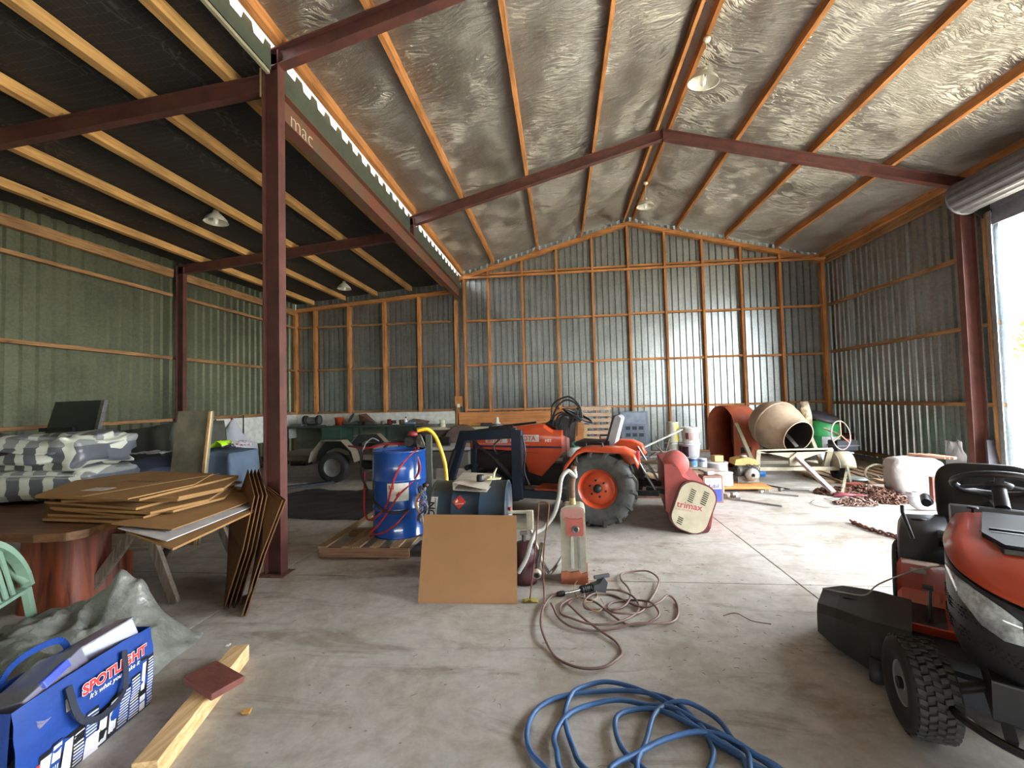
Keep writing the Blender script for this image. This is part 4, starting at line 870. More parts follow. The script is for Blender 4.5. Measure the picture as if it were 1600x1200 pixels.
# --- lying drum
NB = vary('dusty_dark_blue_drum', '#24384A', 0.4, 0, 0.1, 3, c2='#4A4A42')
t = drum('oil_drum', 'dark blue drum lying on its side with a red flammable diamond, behind the cardboard', (-1.14, 3.90, 0.505), (1, 0, 0), 0.272, 0.66, NB, ribs=(0.30, 0.66))
def onskin(u, th, off=0.002): return (u, -math.cos(th)*(0.272+off), math.sin(th)*(0.272+off))
def skin_patch(name, mat, u0, u1, t0, t1, n=5, off=0.002, dia=False):
    b = MB()
    if dia:
        uc, tc_ = (u0+u1)/2, (t0+t1)/2
        ring = [onskin(uc, t1, off), onskin(u1, tc_, off), onskin(uc, t0, off), onskin(u0, tc_, off), onskin(uc, tc_, off+0.002)]
        b.add(ring, [(0, 4, 1), (1, 4, 2), (2, 4, 3), (3, 4, 0)])
    else:
        for i in range(n):
            a0 = t0+(t1-t0)*i/n; a1 = t0+(t1-t0)*(i+1)/n; b.add([onskin(u0, a0, off), onskin(u1, a0, off), onskin(u1, a1, off), onskin(u0, a1, off)], [(0, 1, 2, 3)])
    return b.build(name, mat, t)
skin_patch('paper_label', slotmat('#B9B4A4', 0.6), 0.005, 0.075, R(-40), R(40), 8)
text_mb('ON', 0.085, 'black', 'label_lettering', t, (0.058, -0.272, 0.012), (R(78), R(-90), 0), 0.0006, bold=0.002)
text_mb('FLAMMABLE LIQUID', 0.022, 'black', 'small_print', t, (0.072, -0.268, 0.06), (R(70), R(-90), 0), 0.0005)
skin_patch('hazard_diamond', slotmat('#C23A30', 0.5), 0.205, 0.325, R(17), R(43), off=0.004, dia=True)
fgp = thing('flame_print', None, None, onskin(0.265, R(30), 0.0075)); fgp.parent = t; fgp.rotation_euler = (R(-30), 0, 0); tp = (0.0, 0.0, -0.010)
b = MB().prism([(tp[0]-0.030, tp[2]+.002), (tp[0]-0.022, tp[2]+.002), (tp[0]-0.019, tp[2]+0.012), (tp[0]-0.015, tp[2]+0.006), (tp[0]-0.011, tp[2]+0.012), (tp[0]-0.012, tp[2]+0.024), (tp[0]-0.019, tp[2]+0.034), (tp[0]-0.024, tp[2]+0.022), (tp[0]-0.032, tp[2]+0.016)], tp[1]-0.0005, tp[1], 'XZ'); b.build('flame_symbol', 'white', fgp)
text_mb('FLAMMABLE', 0.013, 'white', 'hazard_lettering', fgp, (tp[0]-0.030, tp[1]-0.0005, tp[2]-0.014), (R(90), R(-4), 0), 0.0005)
t = thing('drum_cradle', 'dark timber cradle holding the lying drum off the floor', 'stand', (-0.81, 3.90, 0))
for x in (-0.22, 0.22):
    MB().prism([(-0.26, 0), (0.26, 0), (0.26, 0.36), (0.16, 0.28), (0, 0.232), (-0.16, 0.28), (-0.26, 0.36)], x-0.025, x+0.025, 'YZ').build('cradle_board', slotmat('#4A4038', 0.8), t)
# --- file box with things on it
t = thing('file_box', 'open ended white metal file box on top of the lying drum', 'box', (-0.76, 3.80, 0.752), R(-6), rot=(R(8), R(2), R(-6)))
FB = slotmat('#B9AFA0', 0.5); b = MB()
b.box((-0.16, -0.14, 0), (0.14, 0.16, 0.004)).box((-0.16, -0.14, 0.0), (-0.156, 0.16, 0.065)).box((-0.16, 0.156, 0), (0.14, 0.16, 0.065)).hexa([(-0.16, -0.13, 0.061), (0.14, -0.13, 0.015), (0.14, 0.16, 0.061), (-0.16, 0.16, 0.061), (-0.16, -0.13, 0.065), (0.14, -0.13, 0.019), (0.14, 0.16, 0.065), (-0.16, 0.16, 0.065)])
b.build('box_shell', FB, t)
tag(MB().lathe([(0, 0), (0.032, 0), (0.034, 0.01), (0.034, 0.045), (0.03, 0.05), (0.03, 0.056), (0, 0.056)], (-0.70, 3.72, 0.805), n=20).build('black_canister', slotmat('#17181A', 0.45), None), 'small black round canister standing on the white file box', 'canister')
t = thing('cream_bracket', 'cream plastic bracket with an upright prong on the white file box', 'bracket', (-0.60, 3.80, 0.808), 0.3)
CR = slotmat('#D2C89C', 0.45)
MB().prism([(-0.06, -0.03), (0.05, -0.035), (0.07, 0.0), (0.03, 0.04), (-0.05, 0.03)], 0, 0.012, 'XY').build('base', CR, t, bev=0.002)
MB().tube([(0.0, 0, 0.01), (0.01, 0.01, 0.05), (0.035, 0.01, 0.095)], [0.010, 0.009, 0.006], 8).build('prong', CR, t); MB().cyl((-0.03, 0, 0.01), (-0.03, 0, 0.03), 0.02).build('boss', CR, t)
# --- big cardboard sheet
t = tag(MB().hexa([(-1.10, 3.215, 0.001), (-0.355, 3.235, 0.001), (-0.355, 3.241, 0.001), (-1.10, 3.221, 0.001), (-1.10, 3.40, 0.605), (-0.362, 3.40, 0.600), (-0.362, 3.406, 0.600), (-1.10, 3.406, 0.605)]).build('cardboard_sheet', vary('tan_cardboard', '#9C734E', 0.75, 0, 0.04, 3, spec=0.25), None), 'large square tan cardboard sheet standing in front of the lying drum', 'cardboard')
# --- gas bottle
t = thing('gas_bottle', 'dark maroon gas bottle half hidden right of the cardboard sheet', 'gas bottle', (-0.33, 3.64, 0), 0)
MB().lathe([(0.095, 0), (0.10, 0.0), (0.10, 0.025), (0.115, 0.04), (0.12, 0.08), (0.12, 0.24), (0.105, 0.29), (0.06, 0.32), (0.02, 0.33), (0, 0.33)], n=28).build('cylinder', vary('maroon_paint', '#4A2328', 0.45, 0, 0.15, 6), t)
MB().cyl((0, 0, 0.33), (0, 0, 0.38), 0.018, n=12).cbox((0, 0, 0.395), (0.06, 0.025, 0.025)).build('valve', 'steel', t)
# --- cream frame trolley
t = thing('machine_stand', 'cream painted steel machine stand with a red knob behind the gas bottle', 'stand', (-0.42, 3.95, 0))
CF = slotmat('#CFC8AE', 0.5, amount=0.2)
for z, h in ((0.475, 0.022), (0.335, 0.06)): MB().box((-0.30, -0.02, z), (0.15, 0.02, z+h)).build('rail', CF, t, bev=0.003)
MB().box((0.09, -0.03, 0.335), (0.15, 0.03, 0.50)).build('end_plate', CF, t, bev=0.003)
for p, q in (((0.12, 0, 0.34), (0.26, -0.15, 0.0)), ((-0.25, 0, 0.34), (-0.30, -0.10, 0.0)), ((0.12, 0, 0.34), (0.16, 0.3, 0.0)), ((-0.25, 0, 0.34), (-0.28, 0.3, 0.0))): MB().tube([p, q], 0.014, 10).build('leg', CF, t)
MB().lathe([(0.01, 0), (0.01, 0.012), (0.017, 0.014), (0.017, 0.03), (0, 0.032)], (-0.06, 0, 0.497), n=12).build('red_knob', RED, t)
# --- vacuum cleaner
t = thing('vacuum_cleaner', 'old upright cream and faded red vacuum cleaner with a grey hose', 'vacuum cleaner', (0.078, 3.71, 0), R(-3))
VC = vary('stained_cream_plastic', '#A39C88', 0.5, 0, 0.15, 8); VR = vary('faded_red_plastic', '#B2584C', 0.45, 0, 0.12, 10)
op = [(-0.10, 0.03), (0.10, 0.03), (0.10, 0.56), (0.09, 0.60), (0.06, 0.615), (-0.06, 0.615), (-0.09, 0.60), (-0.10, 0.56)]
MB().prism(op, -0.09, 0.10, 'XZ').build('case', VC, t, bev=0.012)
MB().prism([(-0.085, 0.50), (0.085, 0.50), (0.085, 0.59), (0.05, 0.605), (-0.05, 0.605), (-0.085, 0.59)], -0.098, -0.088, 'XZ').build('top_band', slotmat('#B9837A', 0.5), t, bev=0.004)
MB().prism([(-0.045, 0.385), (0.075, 0.385), (0.085, 0.40), (0.085, 0.53), (0.07, 0.535), (0.055, 0.52), (-0.03, 0.52), (-0.045, 0.535), (-0.055, 0.53), (-0.055, 0.40)], -0.112, -0.088, 'XZ').build('front_panel', VR, t, bev=0.006)
MB().lathe([(0.012, 0.012), (0.027, 0.012), (0.03, 0), (0.022, -0.004), (0.018, 0.01)], (0.022, -0.125, 0.44), (0, 1, 0), 20).build('dial_ring', 'steel', t)
MB().cyl((0.022, -0.116, 0.44), (0.022, -0.110, 0.44), 0.022, n=18).build('dial', 'black', t)
for x in (-0.01, 0.045): MB().box((x-0.012, -0.10, 0.12), (x+0.012, -0.088, 0.38)).build('trim_strip', slotmat('#C2BCB0' if x < 0 else '#8C8A84', 0.3), t, bev=0.004)
MB().prism([(-0.105, 0.0), (0.11, 0.0), (0.11, 0.10), (0.06, 0.08), (0.04, 0.105), (-0.03, 0.09), (-0.06, 0.10), (-0.105, 0.09)], -0.115, 0.10, 'XZ').build('foot', vary('faded_orange_plastic', '#A65A38', 0.55, 0, 0.2, 12), t, bev=0.006)
MB().cyl((0.0, 0, 0.61), (0.0, 0, 0.68), 0.028, 0.024, 16).build('hose_socket', slotmat('#A89262', 0.6), t)
V0 = Vector((0.078, 3.71, 0))
h1 = [V0+Vector((0, 0, 0.67)), V0+Vector((0.0, 0, 0.76)), V0+Vector((0.01, 0, 0.84)), V0+Vector((0.02, 0, 0.93))]
MB().tube([p-V0 for p in smooth_path(h1, 4)], 0.026, 10).build('rubber_cuff', vary('perished_brown_rubber', '#7A5A44', 0.7, 0, 0.25, 20), t)
hp = [V0+Vector((0.02, 0, 0.92)), at(899, 745, 3.68), at(888, 736, 3.66), at(878, 748, 3.62), at(874, 778, 3.6), at(866, 805, 3.58), at(850, 826, 3.55), at(838, 834, 3.5), at(832, 850, 3.45), at(824, 876, 3.42), at(812, 897, 3.40)]
P = [p-V0 for p in smooth_path(hp, 10)]
MB().tube(P, [0.017+0.0018*(i % 2) for i in range(len(P))], 10).build('ribbed_hose', slotmat('#A9A6A0', 0.4), t)
t = thing('vacuum_wand', 'chrome vacuum tube with its dark open end by the wire stand', 'vacuum tube', at(838, 899, 3.40))
o_ = at(838, 899, 3.40); e_ = at(846, 850, 3.75)-o_
MB().tube([(0, 0, 0), e_], 0.017, 14, caps=False).build('tube', 'chrome', t)
MB().lathe([(0.020, 0.0), (0.036, 0.0), (0.036, 0.03), (0.018, 0.05)], (0, 0, 0), e_, 20).build('end_collar', slotmat('#B9A596', 0.4), t); MB().cyl((0, 0, 0), Vector(e_)*0.02, 0.03, n=16).build('opening', 'black', t)
hose('chrome_tube_frame', 'bent chrome tube frame lying on the floor left of the vacuum', 'tube', [at(838, 862, 3.95), at(848, 878, 3.85), at(857, 894, 3.72), at(862, 893, 3.70), at(872, 880, 3.85), at(880, 868, 4.0)], 0.014, slotmat('#A29F98', 0.35, metal=0.6), 4)
# --- bent wire stand
hose('wire_stand', 'tall thin bent wire hoop leaning beside the cardboard sheet', 'wire', [fl_(828, 936, 0.005), at(836, 860, 3.30), at(841, 800, 3.34), at(842, 786, 3.35), at(855, 786, 3.35), at(857, 800, 3.34), at(849, 870, 3.26), fl_(851, 949, 0.005)], 0.0055, 'rust', 5)
b = MB(); c = fl_(828, 940)
b.grid(lambda u, v: (c.x-0.05+0.11*u+0.01*nz(u*9, v*9), c.y-0.03+0.05*v, 0.004+0.03*abs(nz(u*11, v*7, 3))+0.015*u*(1-u)), 10, 6)
tag(b.build('rag', slotmat('#9C8E3C', 0.8), None, thick=0.003), 'small yellow rag at the foot of the bent wire', 'rag')
# --- brown extension cord
def zc(X, Y): return (780+X/3.53, 720+Y/3.53)
CORD = vary('brown_cord', '#7A6058', 0.5, 0, 0.1, 10)
cp_ = [(335, 735), (290, 755), (245, 820), (230, 900), (245, 980), (300, 1070), (380, 1130), (480, 1163), (580, 1160), (650, 1120), (676, 1060), (640, 1000), (560, 950), (470, 890), (400, 830), (385, 790), (440, 750), (540, 725), (640, 725), (730, 760), (770, 805), (745, 860), (640, 905), (510, 915), (400, 885), (340, 845), (345, 800), (420, 770), (520, 790), (600, 850), (700, 900), (800, 905), (870, 880), (878, 845), (830, 800), (740, 770), (640, 780), (600, 810), (620, 850), (700, 865), (780, 840), (830, 780), (870, 710), (878, 660), (820, 625), (740, 615), (680, 630), (672, 665), (710, 710), (725, 760), (680, 810), (560, 830), (480, 830), (470, 790), (520, 750), (620, 740), (720, 790), (800, 820), (880, 800), (930, 762), (975, 780), (988, 840), (960, 895), (880, 915), (760, 920), (640, 930), (520, 945), (400, 925), (330, 880), (300, 830), (285, 790)]
P = [fl_(*zc(X, Y), 0.007)+Vector((0, 0, 0.004+0.010*(i % 5)/2+0.004*math.sin(i))) for i, (X, Y) in enumerate(cp_)]
hose('extension_cord', 'tangled brown extension cord on the floor in front of the vacuum cleaner', 'cord', P, 0.0075, CORD, 6, n=6)
hose('thin_cord', 'thin pale tan cord looped over the brown extension cord', 'cord', [fl_(*zc(X, Y), 0.03) for X, Y in [(495, 650), (440, 655), (412, 700), (430, 750), (490, 780), (540, 750), (520, 690), (480, 680), (470, 740), (480, 800), (540, 830), (578, 800), (560, 760)]], 0.004, slotmat('#A98E6C', 0.5), n=6)
t = thing('cord_plug', 'black rubber cord connector at the left end of the brown extension cord', 'plug', fl_(*zc(340, 733), 0.02), 0.3)
MB().lathe([(0, -0.03), (0.016, -0.03), (0.022, 0.0), (0.02, 0.025), (0.008, 0.04), (0, 0.04)], (0, 0, 0), (1, 0.1, 0), 14).build('plug_body', 'black', t)
t = thing('caulking_tool', 'black hand held power tool lying across the brown cord', 'power tool', fl_(925, 918, 0.05), R(24))
MB().lathe([(0, -0.10), (0.022, -0.10), (0.026, -0.06), (0.024, 0.0), (0, 0.0)], (0, 0, 0), (1, 0, 0), 14).build('grip', 'black', t)
for k in range(5): MB().lathe([(0.024, 0), (0.029, 0.003), (0.029, 0.008), (0.024, 0.011)], (-0.09+k*0.017, 0, 0), (1, 0, 0), 14).build('grip_ring', 'black', t)
MB().prism([(0.0, -0.02), (0.10, -0.045), (0.12, 0.03), (0.09, 0.075), (0.05, 0.03), (0.0, 0.025)], -0.03, 0.03, 'XZ').build('motor_housing', slotmat('#3A3B3E', 0.5), t, bev=0.006)
MB().box((0.02, -0.012, 0.06), (0.15, 0.012, 0.085)).build('trigger_arm', slotmat('#4A4D50', 0.5), t, bev=0.004)
MB().tube([(-0.10, 0, 0), (-0.16, 0.01, -0.01), (-0.21, 0.03, -0.02)], 0.010, 8).build('chrome_shaft', 'chrome', t)
# --- blue hose
def zb_(X, Y): return (780+X/3.478, 1020+Y/3.478)
strands = [[(300, 700), (250, 640), (170, 540), (150, 440), (190, 330), (270, 270), (380, 235), (520, 218), (700, 215), (850, 232), (960, 280), (1060, 360), (1120, 440), (1150, 500), (1165, 560), (1140, 640)],
 [(1050, 760), (700, 800), (460, 640), (400, 520), (365, 420), (360, 320), (400, 230), (480, 182), (580, 170), (700, 188), (820, 235), (920, 290), (1010, 370), (1100, 440), (1200, 510), (1350, 610)],
 [(1480, 720), (1000, 900), (400, 720), (310, 540), (305, 450), (380, 350), (500, 292), (650, 275), (800, 290), (950, 320), (1080, 385), (1200, 455), (1300, 520), (1480, 640)],
 [(1560, 760), (1100, 900), (780, 640), (680, 560), (635, 450), (640, 370), (720, 328), (850, 325), (960, 368), (1080, 430), (1200, 505), (1330, 600)],
 [(1300, 800), (900, 900), (750, 660), (800, 500), (840, 370), (900, 302), (1000, 290), (1100, 320), (1200, 400), (1270, 490), (1360, 600)],
 [(1300, 900), (800, 860), (600, 680), (760, 570), (900, 500), (1050, 460), (1170, 465), (1280, 510), (1400, 580), (1520, 660), (1700, 800)]]
P = []
for si, s_ in enumerate(strands):
    for i, (X, Y) in enumerate(s_): P.append(fl_(*zb_(X, Y), 0.012)+Vector((0, 0, 0.003*si+0.010*abs(math.sin(i*1.7+si)))))
hose('garden_hose', 'loosely coiled blue rubber hose on the floor at the bottom of the photo', 'hose', P, 0.0115, vary('blue_hose_rubber', '#3E6798', 0.4, 0, 0.12, 6), 7, n=10)
# ================================================================ TRACTOR
OR = vary('tractor_orange', '#D0502A', 0.35, 0, 0.1, 5, coat=0.3, spec=0.5); LB = vary('loader_dark_blue', '#1B2530', 0.4, 0, 0.15, 5)
TG = vary('grey_tyre_rubber', '#4A4945', 0.8, 0, 0.25, 12, bump=0.1)
t = thing('tractor', 'compact orange tractor with a dark front loader and big lugged rear tyre', 'tractor', (0.54, 5.66, 0), R(165))
def wheel(root, x, y, r, w, rim_r, side, rimmat, lugs=0, lugh=0.03, tyre='tyre', hubmat=None):
    """wheel with axis along local y; side = +1/-1 outer side"""
    prof = [(rim_r, -w*0.42), (rim_r+0.02, -w*0.46), (r*0.80, -w*0.5), (r*0.95, -w*0.46), (r, -w*0.36), (r+0.003, 0), (r, w*0.36), (r*0.95, w*0.46), (r*0.80, w*0.5), (rim_r+0.02, w*0.46), (rim_r, w*0.42)]
    zc_ = r+(lugh*0.85 if lugs else 0)
    ty = MB().lathe(prof, (x, y, zc_), (0, 1, 0), 40).build(tyre, TG if lugs else 'rubber', root)
    if lugs:
        b = MB()
        for s_ in (-1, 1):
            for k in range(lugs):
                a = 2*math.pi*(k+(0.5 if s_ > 0 else 0))/lugs; P = []
                for (yy, da, rr) in ((0.0, 0.0, 0), (s_*w*0.42, -0.17, -0.004), (s_*w*0.52, -0.22, -0.05)):
                    for h in (0, 1):
                        for q in (-1, 1):
                            an = a+da+q*(0.060 if h == 0 else 0.042)*0.40/r; R_ = r-0.01+rr+(lugh if h else 0)
                            P.append((x+R_*math.cos(an), y+yy, zc_+R_*math.sin(an)))
                F = []
                for j in (0, 4): F += [(j, j+1, j+5, j+4), (j+2, j+6, j+7, j+3), (j, j+4, j+6, j+2), (j+1, j+3, j+7, j+5)]
                F += [(0, 2, 3, 1), (8, 9, 11, 10)]
                b.add(P, F)
        tag(b.build('tyre_lugs', TG, ty), kind='stuff')
    yo = y+side*w*0.42
    rim = MB().lathe([(rim_r+0.012, yo), (rim_r+0.006, yo-side*0.005), (rim_r-0.015, yo-side*0.02), (rim_r-0.03, yo-side*0.07), (rim_r*0.80, yo-side*0.075), (rim_r*0.72, yo-side*0.04), (rim_r*0.3, yo-side*0.035), (0, yo-side*0.035)], (x, 0, zc_), (0, 1, 0), 36).build('rim', rimmat, root)
    MB().lathe([(0, yo+side*0.02), (rim_r*0.20, yo+side*0.02), (rim_r*0.22, yo-side*0.04)], (x, 0, zc_), (0, 1, 0), 20).build('hub', hubmat or 'dkmetal', root)
    for k in range(6):
        a = k*math.pi/3+0.3; MB().cyl((x+rim_r*0.42*math.cos(a), yo-side*0.04, zc_+rim_r*0.42*math.sin(a)), (x+rim_r*0.42*math.cos(a), yo-side*0.02, zc_+rim_r*0.42*math.sin(a)), rim_r*0.06, n=6).build('wheel_bolt', hubmat or 'dkmetal', rim)
for s_ in (1, -1):
    wheel(t, 0.0, s_*0.46, 0.415, 0.25, 0.225, s_, OR, 14, 0.042)
    wheel(t, 1.42, s_*0.42, 0.27, 0.18, 0.15, s_, OR, 16, 0.018)
MB().cyl((0, -0.42, 0.43), (0, 0.42, 0.43), 0.05, n=12).build('rear_axle', 'dkmetal', t); MB().cyl((1.42, -0.36, 0.28), (1.42, 0.36, 0.28), 0.035, n=12).build('front_axle', 'dkmetal', t)
MB().box((-0.15, -0.14, 0.30), (0.45, 0.14, 0.70)).build('gearbox', 'dkmetal', t, bev=0.02); MB().box((0.45, -0.12, 0.36), (1.65, 0.12, 0.66)).build('engine_block', slotmat('#221F1E', 0.6), t, bev=0.02)
# fenders
for s_ in (1, -1):
    b = MB(); ys = (s_*0.33, s_*0.60)
    pr = [(0.42, 0.56), (0.36, 0.72), (0.22, 0.89), (0.12, 0.925), (-0.30, 0.915), (-0.42, 0.86), (-0.47, 0.74)]
    V = []; 
    for x, z in pr: V += [(x, ys[0], z), (x, ys[1], z), (x*0.985, ys[1]+s_*0.004, z-0.05)]
    F = []
    for i in range(len(pr)-1): F += [(3*i, 3*i+3, 3*i+4, 3*i+1), (3*i+1, 3*i+4, 3*i+5, 3*i+2)]
    b.add(V, F, True); b.prism(pr+[(-0.30, 0.70), (0.2, 0.66), (0.38, 0.50)], ys[0]-0.004, ys[0]+0.004)
    f_ = b.build('fender', OR, t, thick=0.008)
    MB().tube(smooth_path([(0.13, ys[1]*0.8, 0.92), (0.13, ys[1]*0.8, 0.965), (0.10, ys[1]*0.8, 0.975), (-0.03, ys[1]*0.8, 0.975), (-0.06, ys[1]*0.8, 0.96), (-0.06, ys[1]*0.8, 0.92)], 3), 0.010, 8).build('grab_handle', 'black', f_)
MB().box((-0.47, 0.38, 0.78), (-0.44, 0.55, 0.88)).build('tail_lamp', RED, t, bev=0.004)
# seat
MB().prism([(-0.10, 0.86), (0.32, 0.90), (0.34, 0.93), (0.30, 0.96), (-0.02, 0.94), (-0.10, 0.97)], -0.22, 0.22).build('seat', slotmat('#17171A', 0.5), t, bev=0.015)
MB().prism([(-0.06, 0.92), (-0.17, 1.25), (-0.20, 1.28), (-0.245, 1.24), (-0.155, 0.92)], -0.20, 0.20).build('seat_back', slotmat('#8D8E90', 0.5), t, bev=0.02)
MB().prism([(-0.04, 0.93), (-0.15, 1.27), (-0.172, 1.28), (-0.07, 0.92)], -0.205, 0.205).build('seat_pad', slotmat('#17171A', 0.5), t, bev=0.01)
MB().box((-0.05, -0.16, 0.68), (0.28, 0.16, 0.86)).build('seat_base', 'black', t, bev=0.01)
MB().box((0.14, 0.20, 0.56), (0.46, 0.34, 0.76)).build('battery_box', slotmat('#23211F', 0.5), t, bev=0.012)
MB().box((0.17, 0.338, 0.69), (0.22, 0.343, 0.74)).build('warning_label', slotmat('#B9B8B8', 0.5), t); MB().box((0.30, 0.338, 0.57), (0.40, 0.343, 0.65)).build('warning_label', slotmat('#A8A6A2', 0.5), t)
MB().box((0.28, 0.16, 0.385), (0.78, 0.50, 0.41)).build('foot_plate', vary('worn_orange', '#A2482C', 0.6, 0, 0.3, 10), t, bev=0.003)
MB().box((0.28, -0.50, 0.385), (0.78, -0.16, 0.41)).build('foot_plate', vary('worn_orange2', '#A2482C', 0.6, 0, 0.3, 10), t, bev=0.003)
# hood
b = MB(); st = [(0.50, 1.10, 0.80), (0.62, 1.10, 0.80), (0.74, 1.185, 0.80), (1.10, 1.15, 0.82), (1.50, 1.09, 0.84), (1.78, 1.045, 0.84)]
V = []
for x, zt, zb in st:
    w = 0.205
    for yy, zz in ((-w, zb), (-w, zt-0.05), (-w*0.8, zt-0.01), (0, zt), (w*0.8, zt-0.01), (w, zt-0.05), (w, zb)): V.append((x, yy, zz))
b.add(V, [(7*i+j, 7*i+j+1, 7*i+j+8, 7*i+j+7) for i in range(5) for j in range(6)]+[tuple(range(35, 42)), tuple(range(6, -1, -1))]); b.build('hood', OR, t, bev=0.006)
MB().prism([(0.50, 0.80), (1.02, 0.80), (0.96, 0.55), (0.78, 0.50)], 0.15, 0.19).build('side_panel', OR, t, bev=0.004)
MB().prism([(0.98, 0.80), (1.72, 0.83), (1.70, 0.58), (1.1, 0.56)], -0.17, 0.17).build('engine_side', slotmat('#2B1E1A', 0.6), t)
MB().box((1.785, -0.19, 0.50), (1.80, 0.19, 1.0)).build('grille', 'black', t, bev=0.004)
MB().box((0.50, 0.2055, 0.865), (1.76, 0.209, 0.89)).build('stripe', slotmat('#3A2A44', 0.4), t)
MB().box((0.95, 0.2055, 0.905), (1.66, 0.208, 0.912)).build('stripe', slotmat('#C9B8B0', 0.4), t)
def htext(s_, size, x, z, mat='white', name='lettering', bold=0.002):
    o = text_mb(s_, size, mat, name, t, (x, 0.2065, z), (R(90), 0, R(180)), 0.001, bold=bold)
def hbox(x0, x1, z0, z1, mat): MB().box((x0, 0.2052, z0), (x1, 0.2062, z1)).build('decal_panel', mat, t)
hbox(0.80, 1.20, 0.945, 1.035, slotmat('#D2CCC2', 0.4)); hbox(1.24, 1.56, 0.925, 1.005, slotmat('#D2CCC2', 0.4))
htext('KUBOTA', 0.088, 1.17, 0.958, 'c_or') if 0 else None
M['or_'] = OR
htext('KUBOTA', 0.084, 1.185, 0.96, 'or_'); htext('B1750', 0.084, 1.53, 0.935, 'or_'); htext('HST', 0.05, 0.72, 0.945, 'white', 'lettering', 0.001); htext('DT', 0.03, 0.80, 0.95, 'black', 'lettering', 0.0)
MB().prism([(0.52, 1.10), (0.72, 1.19), (0.66, 1.215), (0.50, 1.17)], -0.15, 0.15).build('dash_panel', slotmat('#26262A', 0.5), t, bev=0.008)
MB().cyl((0.56, 0, 1.12), (0.36, 0, 1.24), 0.035, n=12).build('steering_column', 'black', t)
P = []
u_, w_, d_ = frame((-0.45, 0, 0.9)); c = Vector((0.33, 0.0, 1.27))
MB().tube([c+(u_*math.cos(a)+w_*math.sin(a))*0.19 for a in [k*2*math.pi/32 for k in range(32)]], 0.013, 8, closed=True).build('steering_wheel', 'black', t)
for k in range(3):
    a = k*2.094; MB().bar(c, c+(u_*math.cos(a)+w_*math.sin(a))*0.185, 0.022, 0.008, d_).build('steering_spoke', 'black', t)
for k, (dx, dz_) in enumerate(((0, 0), (0.05, 0.04))): MB().tube(smooth_path([(0.74, 0.1-k*.05, 1.16), (0.66, 0.1, 1.22), (0.58+dx, 0.1, 1.38+dz_), (0.48, 0.09, 1.47+dz_), (0.38, 0.08, 1.46+dz_), (0.30-dx*.4, 0.06, 1.38), (0.28-dx*.4, 0.05, 1.24)], 6), 0.0125, 8).build('hydraulic_hose', 'black', t)
for k in range(3): MB().tube(smooth_path([(0.62-k*.04, 0.16, 1.14), (0.60-k*.05, 0.18, 1.26), (0.50-k*.03, 0.17, 1.32-k*.02), (0.40-k*.02, 0.14, 1.26), (0.42, 0.12, 1.12)], 5), 0.011, 8).build('hydraulic_hose', 'black', t)
MB().tube([(0.36, -0.05, 1.0), (0.34, -0.05, 1.35)], 0.008, 8).sphere((0.34, -0.05, 1.36), 0.018).build('control_lever', 'black', t)
MB().prism([(0.40, 0.98), (0.56, 1.05), (0.60, 1.22), (0.50, 1.28), (0.40, 1.22)], 0.10, 0.125).build('control_box', slotmat('#3A3B3D', 0.5), t, bev=0.006)
MB().tube([(0.44, 0.20, 1.10), (0.44, 0.21, 0.78), (0.40, 0.22, 0.62)], 0.005, 6).build('cable', 'black', t)
# loader
for s_ in (1, -1):
    y = s_*0.47
    MB().box((0.93, y-0.045, 0.26), (1.07, y+0.045, 1.12)).build('loader_post', LB, t, bev=0.01)
    MB().box((0.42, y-0.03, 0.28), (1.65, y+0.03, 0.38)).build('side_frame', LB, t, bev=0.005)
    MB().bar((1.00, y-s_*0.0, 1.08), (1.78, y, 1.035), 0.07, 0.13).build('loader_arm', LB, t, bev=0.01)
    MB().bar((1.74, y, 1.09), (2.02, y, 0.30), 0.07, 0.12, (1, 0, 0)).build('loader_arm', LB, t, bev=0.01)
    MB().bar((1.62, y-s_*0.06, 0.98), (1.64, y-s_*0.06, 0.52), 0.05, 0.05, (1, 0, 0)).build('link_bar', LB, t, bev=0.004)
    MB().tube([(1.06, y, 0.50), (1.30, y, 0.72)], 0.03, 12).tube([(1.30, y, 0.72), (1.62, y, 0.98)], 0.016, 10).build('lift_ram', 'dkmetal', t)
    MB().tube([(1.86, y+s_*0.05, 0.86), (2.0, y+s_*0.05, 0.52)], 0.028, 12).build('tilt_ram', 'dkmetal', t)
    MB().bar((1.05, y, 1.16), (1.55, y, 1.11), 0.03, 0.03).build('hose_cover', 'black', t)
MB().cyl((1.72, -0.47, 0.62), (1.72, 0.47, 0.62), 0.035, n=12).build('cross_tube', LB, t)
MB().tube(smooth_path([(1.20, 0.51, 1.02), (1.30, 0.53, 0.92), (1.25, 0.53, 0.82), (1.16, 0.52, 0.85)], 5), 0.010, 8).build('hydraulic_hose', 'black', t)
MB().tube(smooth_path([(0.92, 0.50, 1.05), (0.88, 0.52, 0.85), (0.90, 0.52, 0.62), (0.84, 0.52, 0.45)], 5), 0.012, 8).build('hydraulic_hose', 'black', t)
bk = MB()
pr = [(2.02, 0.42), (1.98, 0.08), (2.08, 0.0), (2.48, 0.0), (2.48, 0.012), (2.10, 0.02), (2.0, 0.10), (2.04, 0.42)]
bk.prism(pr, -0.62, 0.62)
for s_ in (-1, 1): bk.prism([(2.02, 0.46), (1.98, 0.06), (2.08, 0.0), (2.48, 0.0), (2.40, 0.16)], s_*0.62-0.006, s_*0.62+0.006)
bk.build('bucket', vary('worn_bucket_steel', '#4A4C4A', 0.5, 0.2, 0.2, 6), t)
MB().tube([(0.60, -0.30, 0.40), (0.60, 0.62, 0.40)] if 0 else [(0.35, 0.1, 0.30), (1.05, 0.1, 0.30)], 0.055, 16).build('exhaust_silencer', vary('dusty_silencer', '#7E7A74', 0.6, 0.2, 0.2, 8), t)
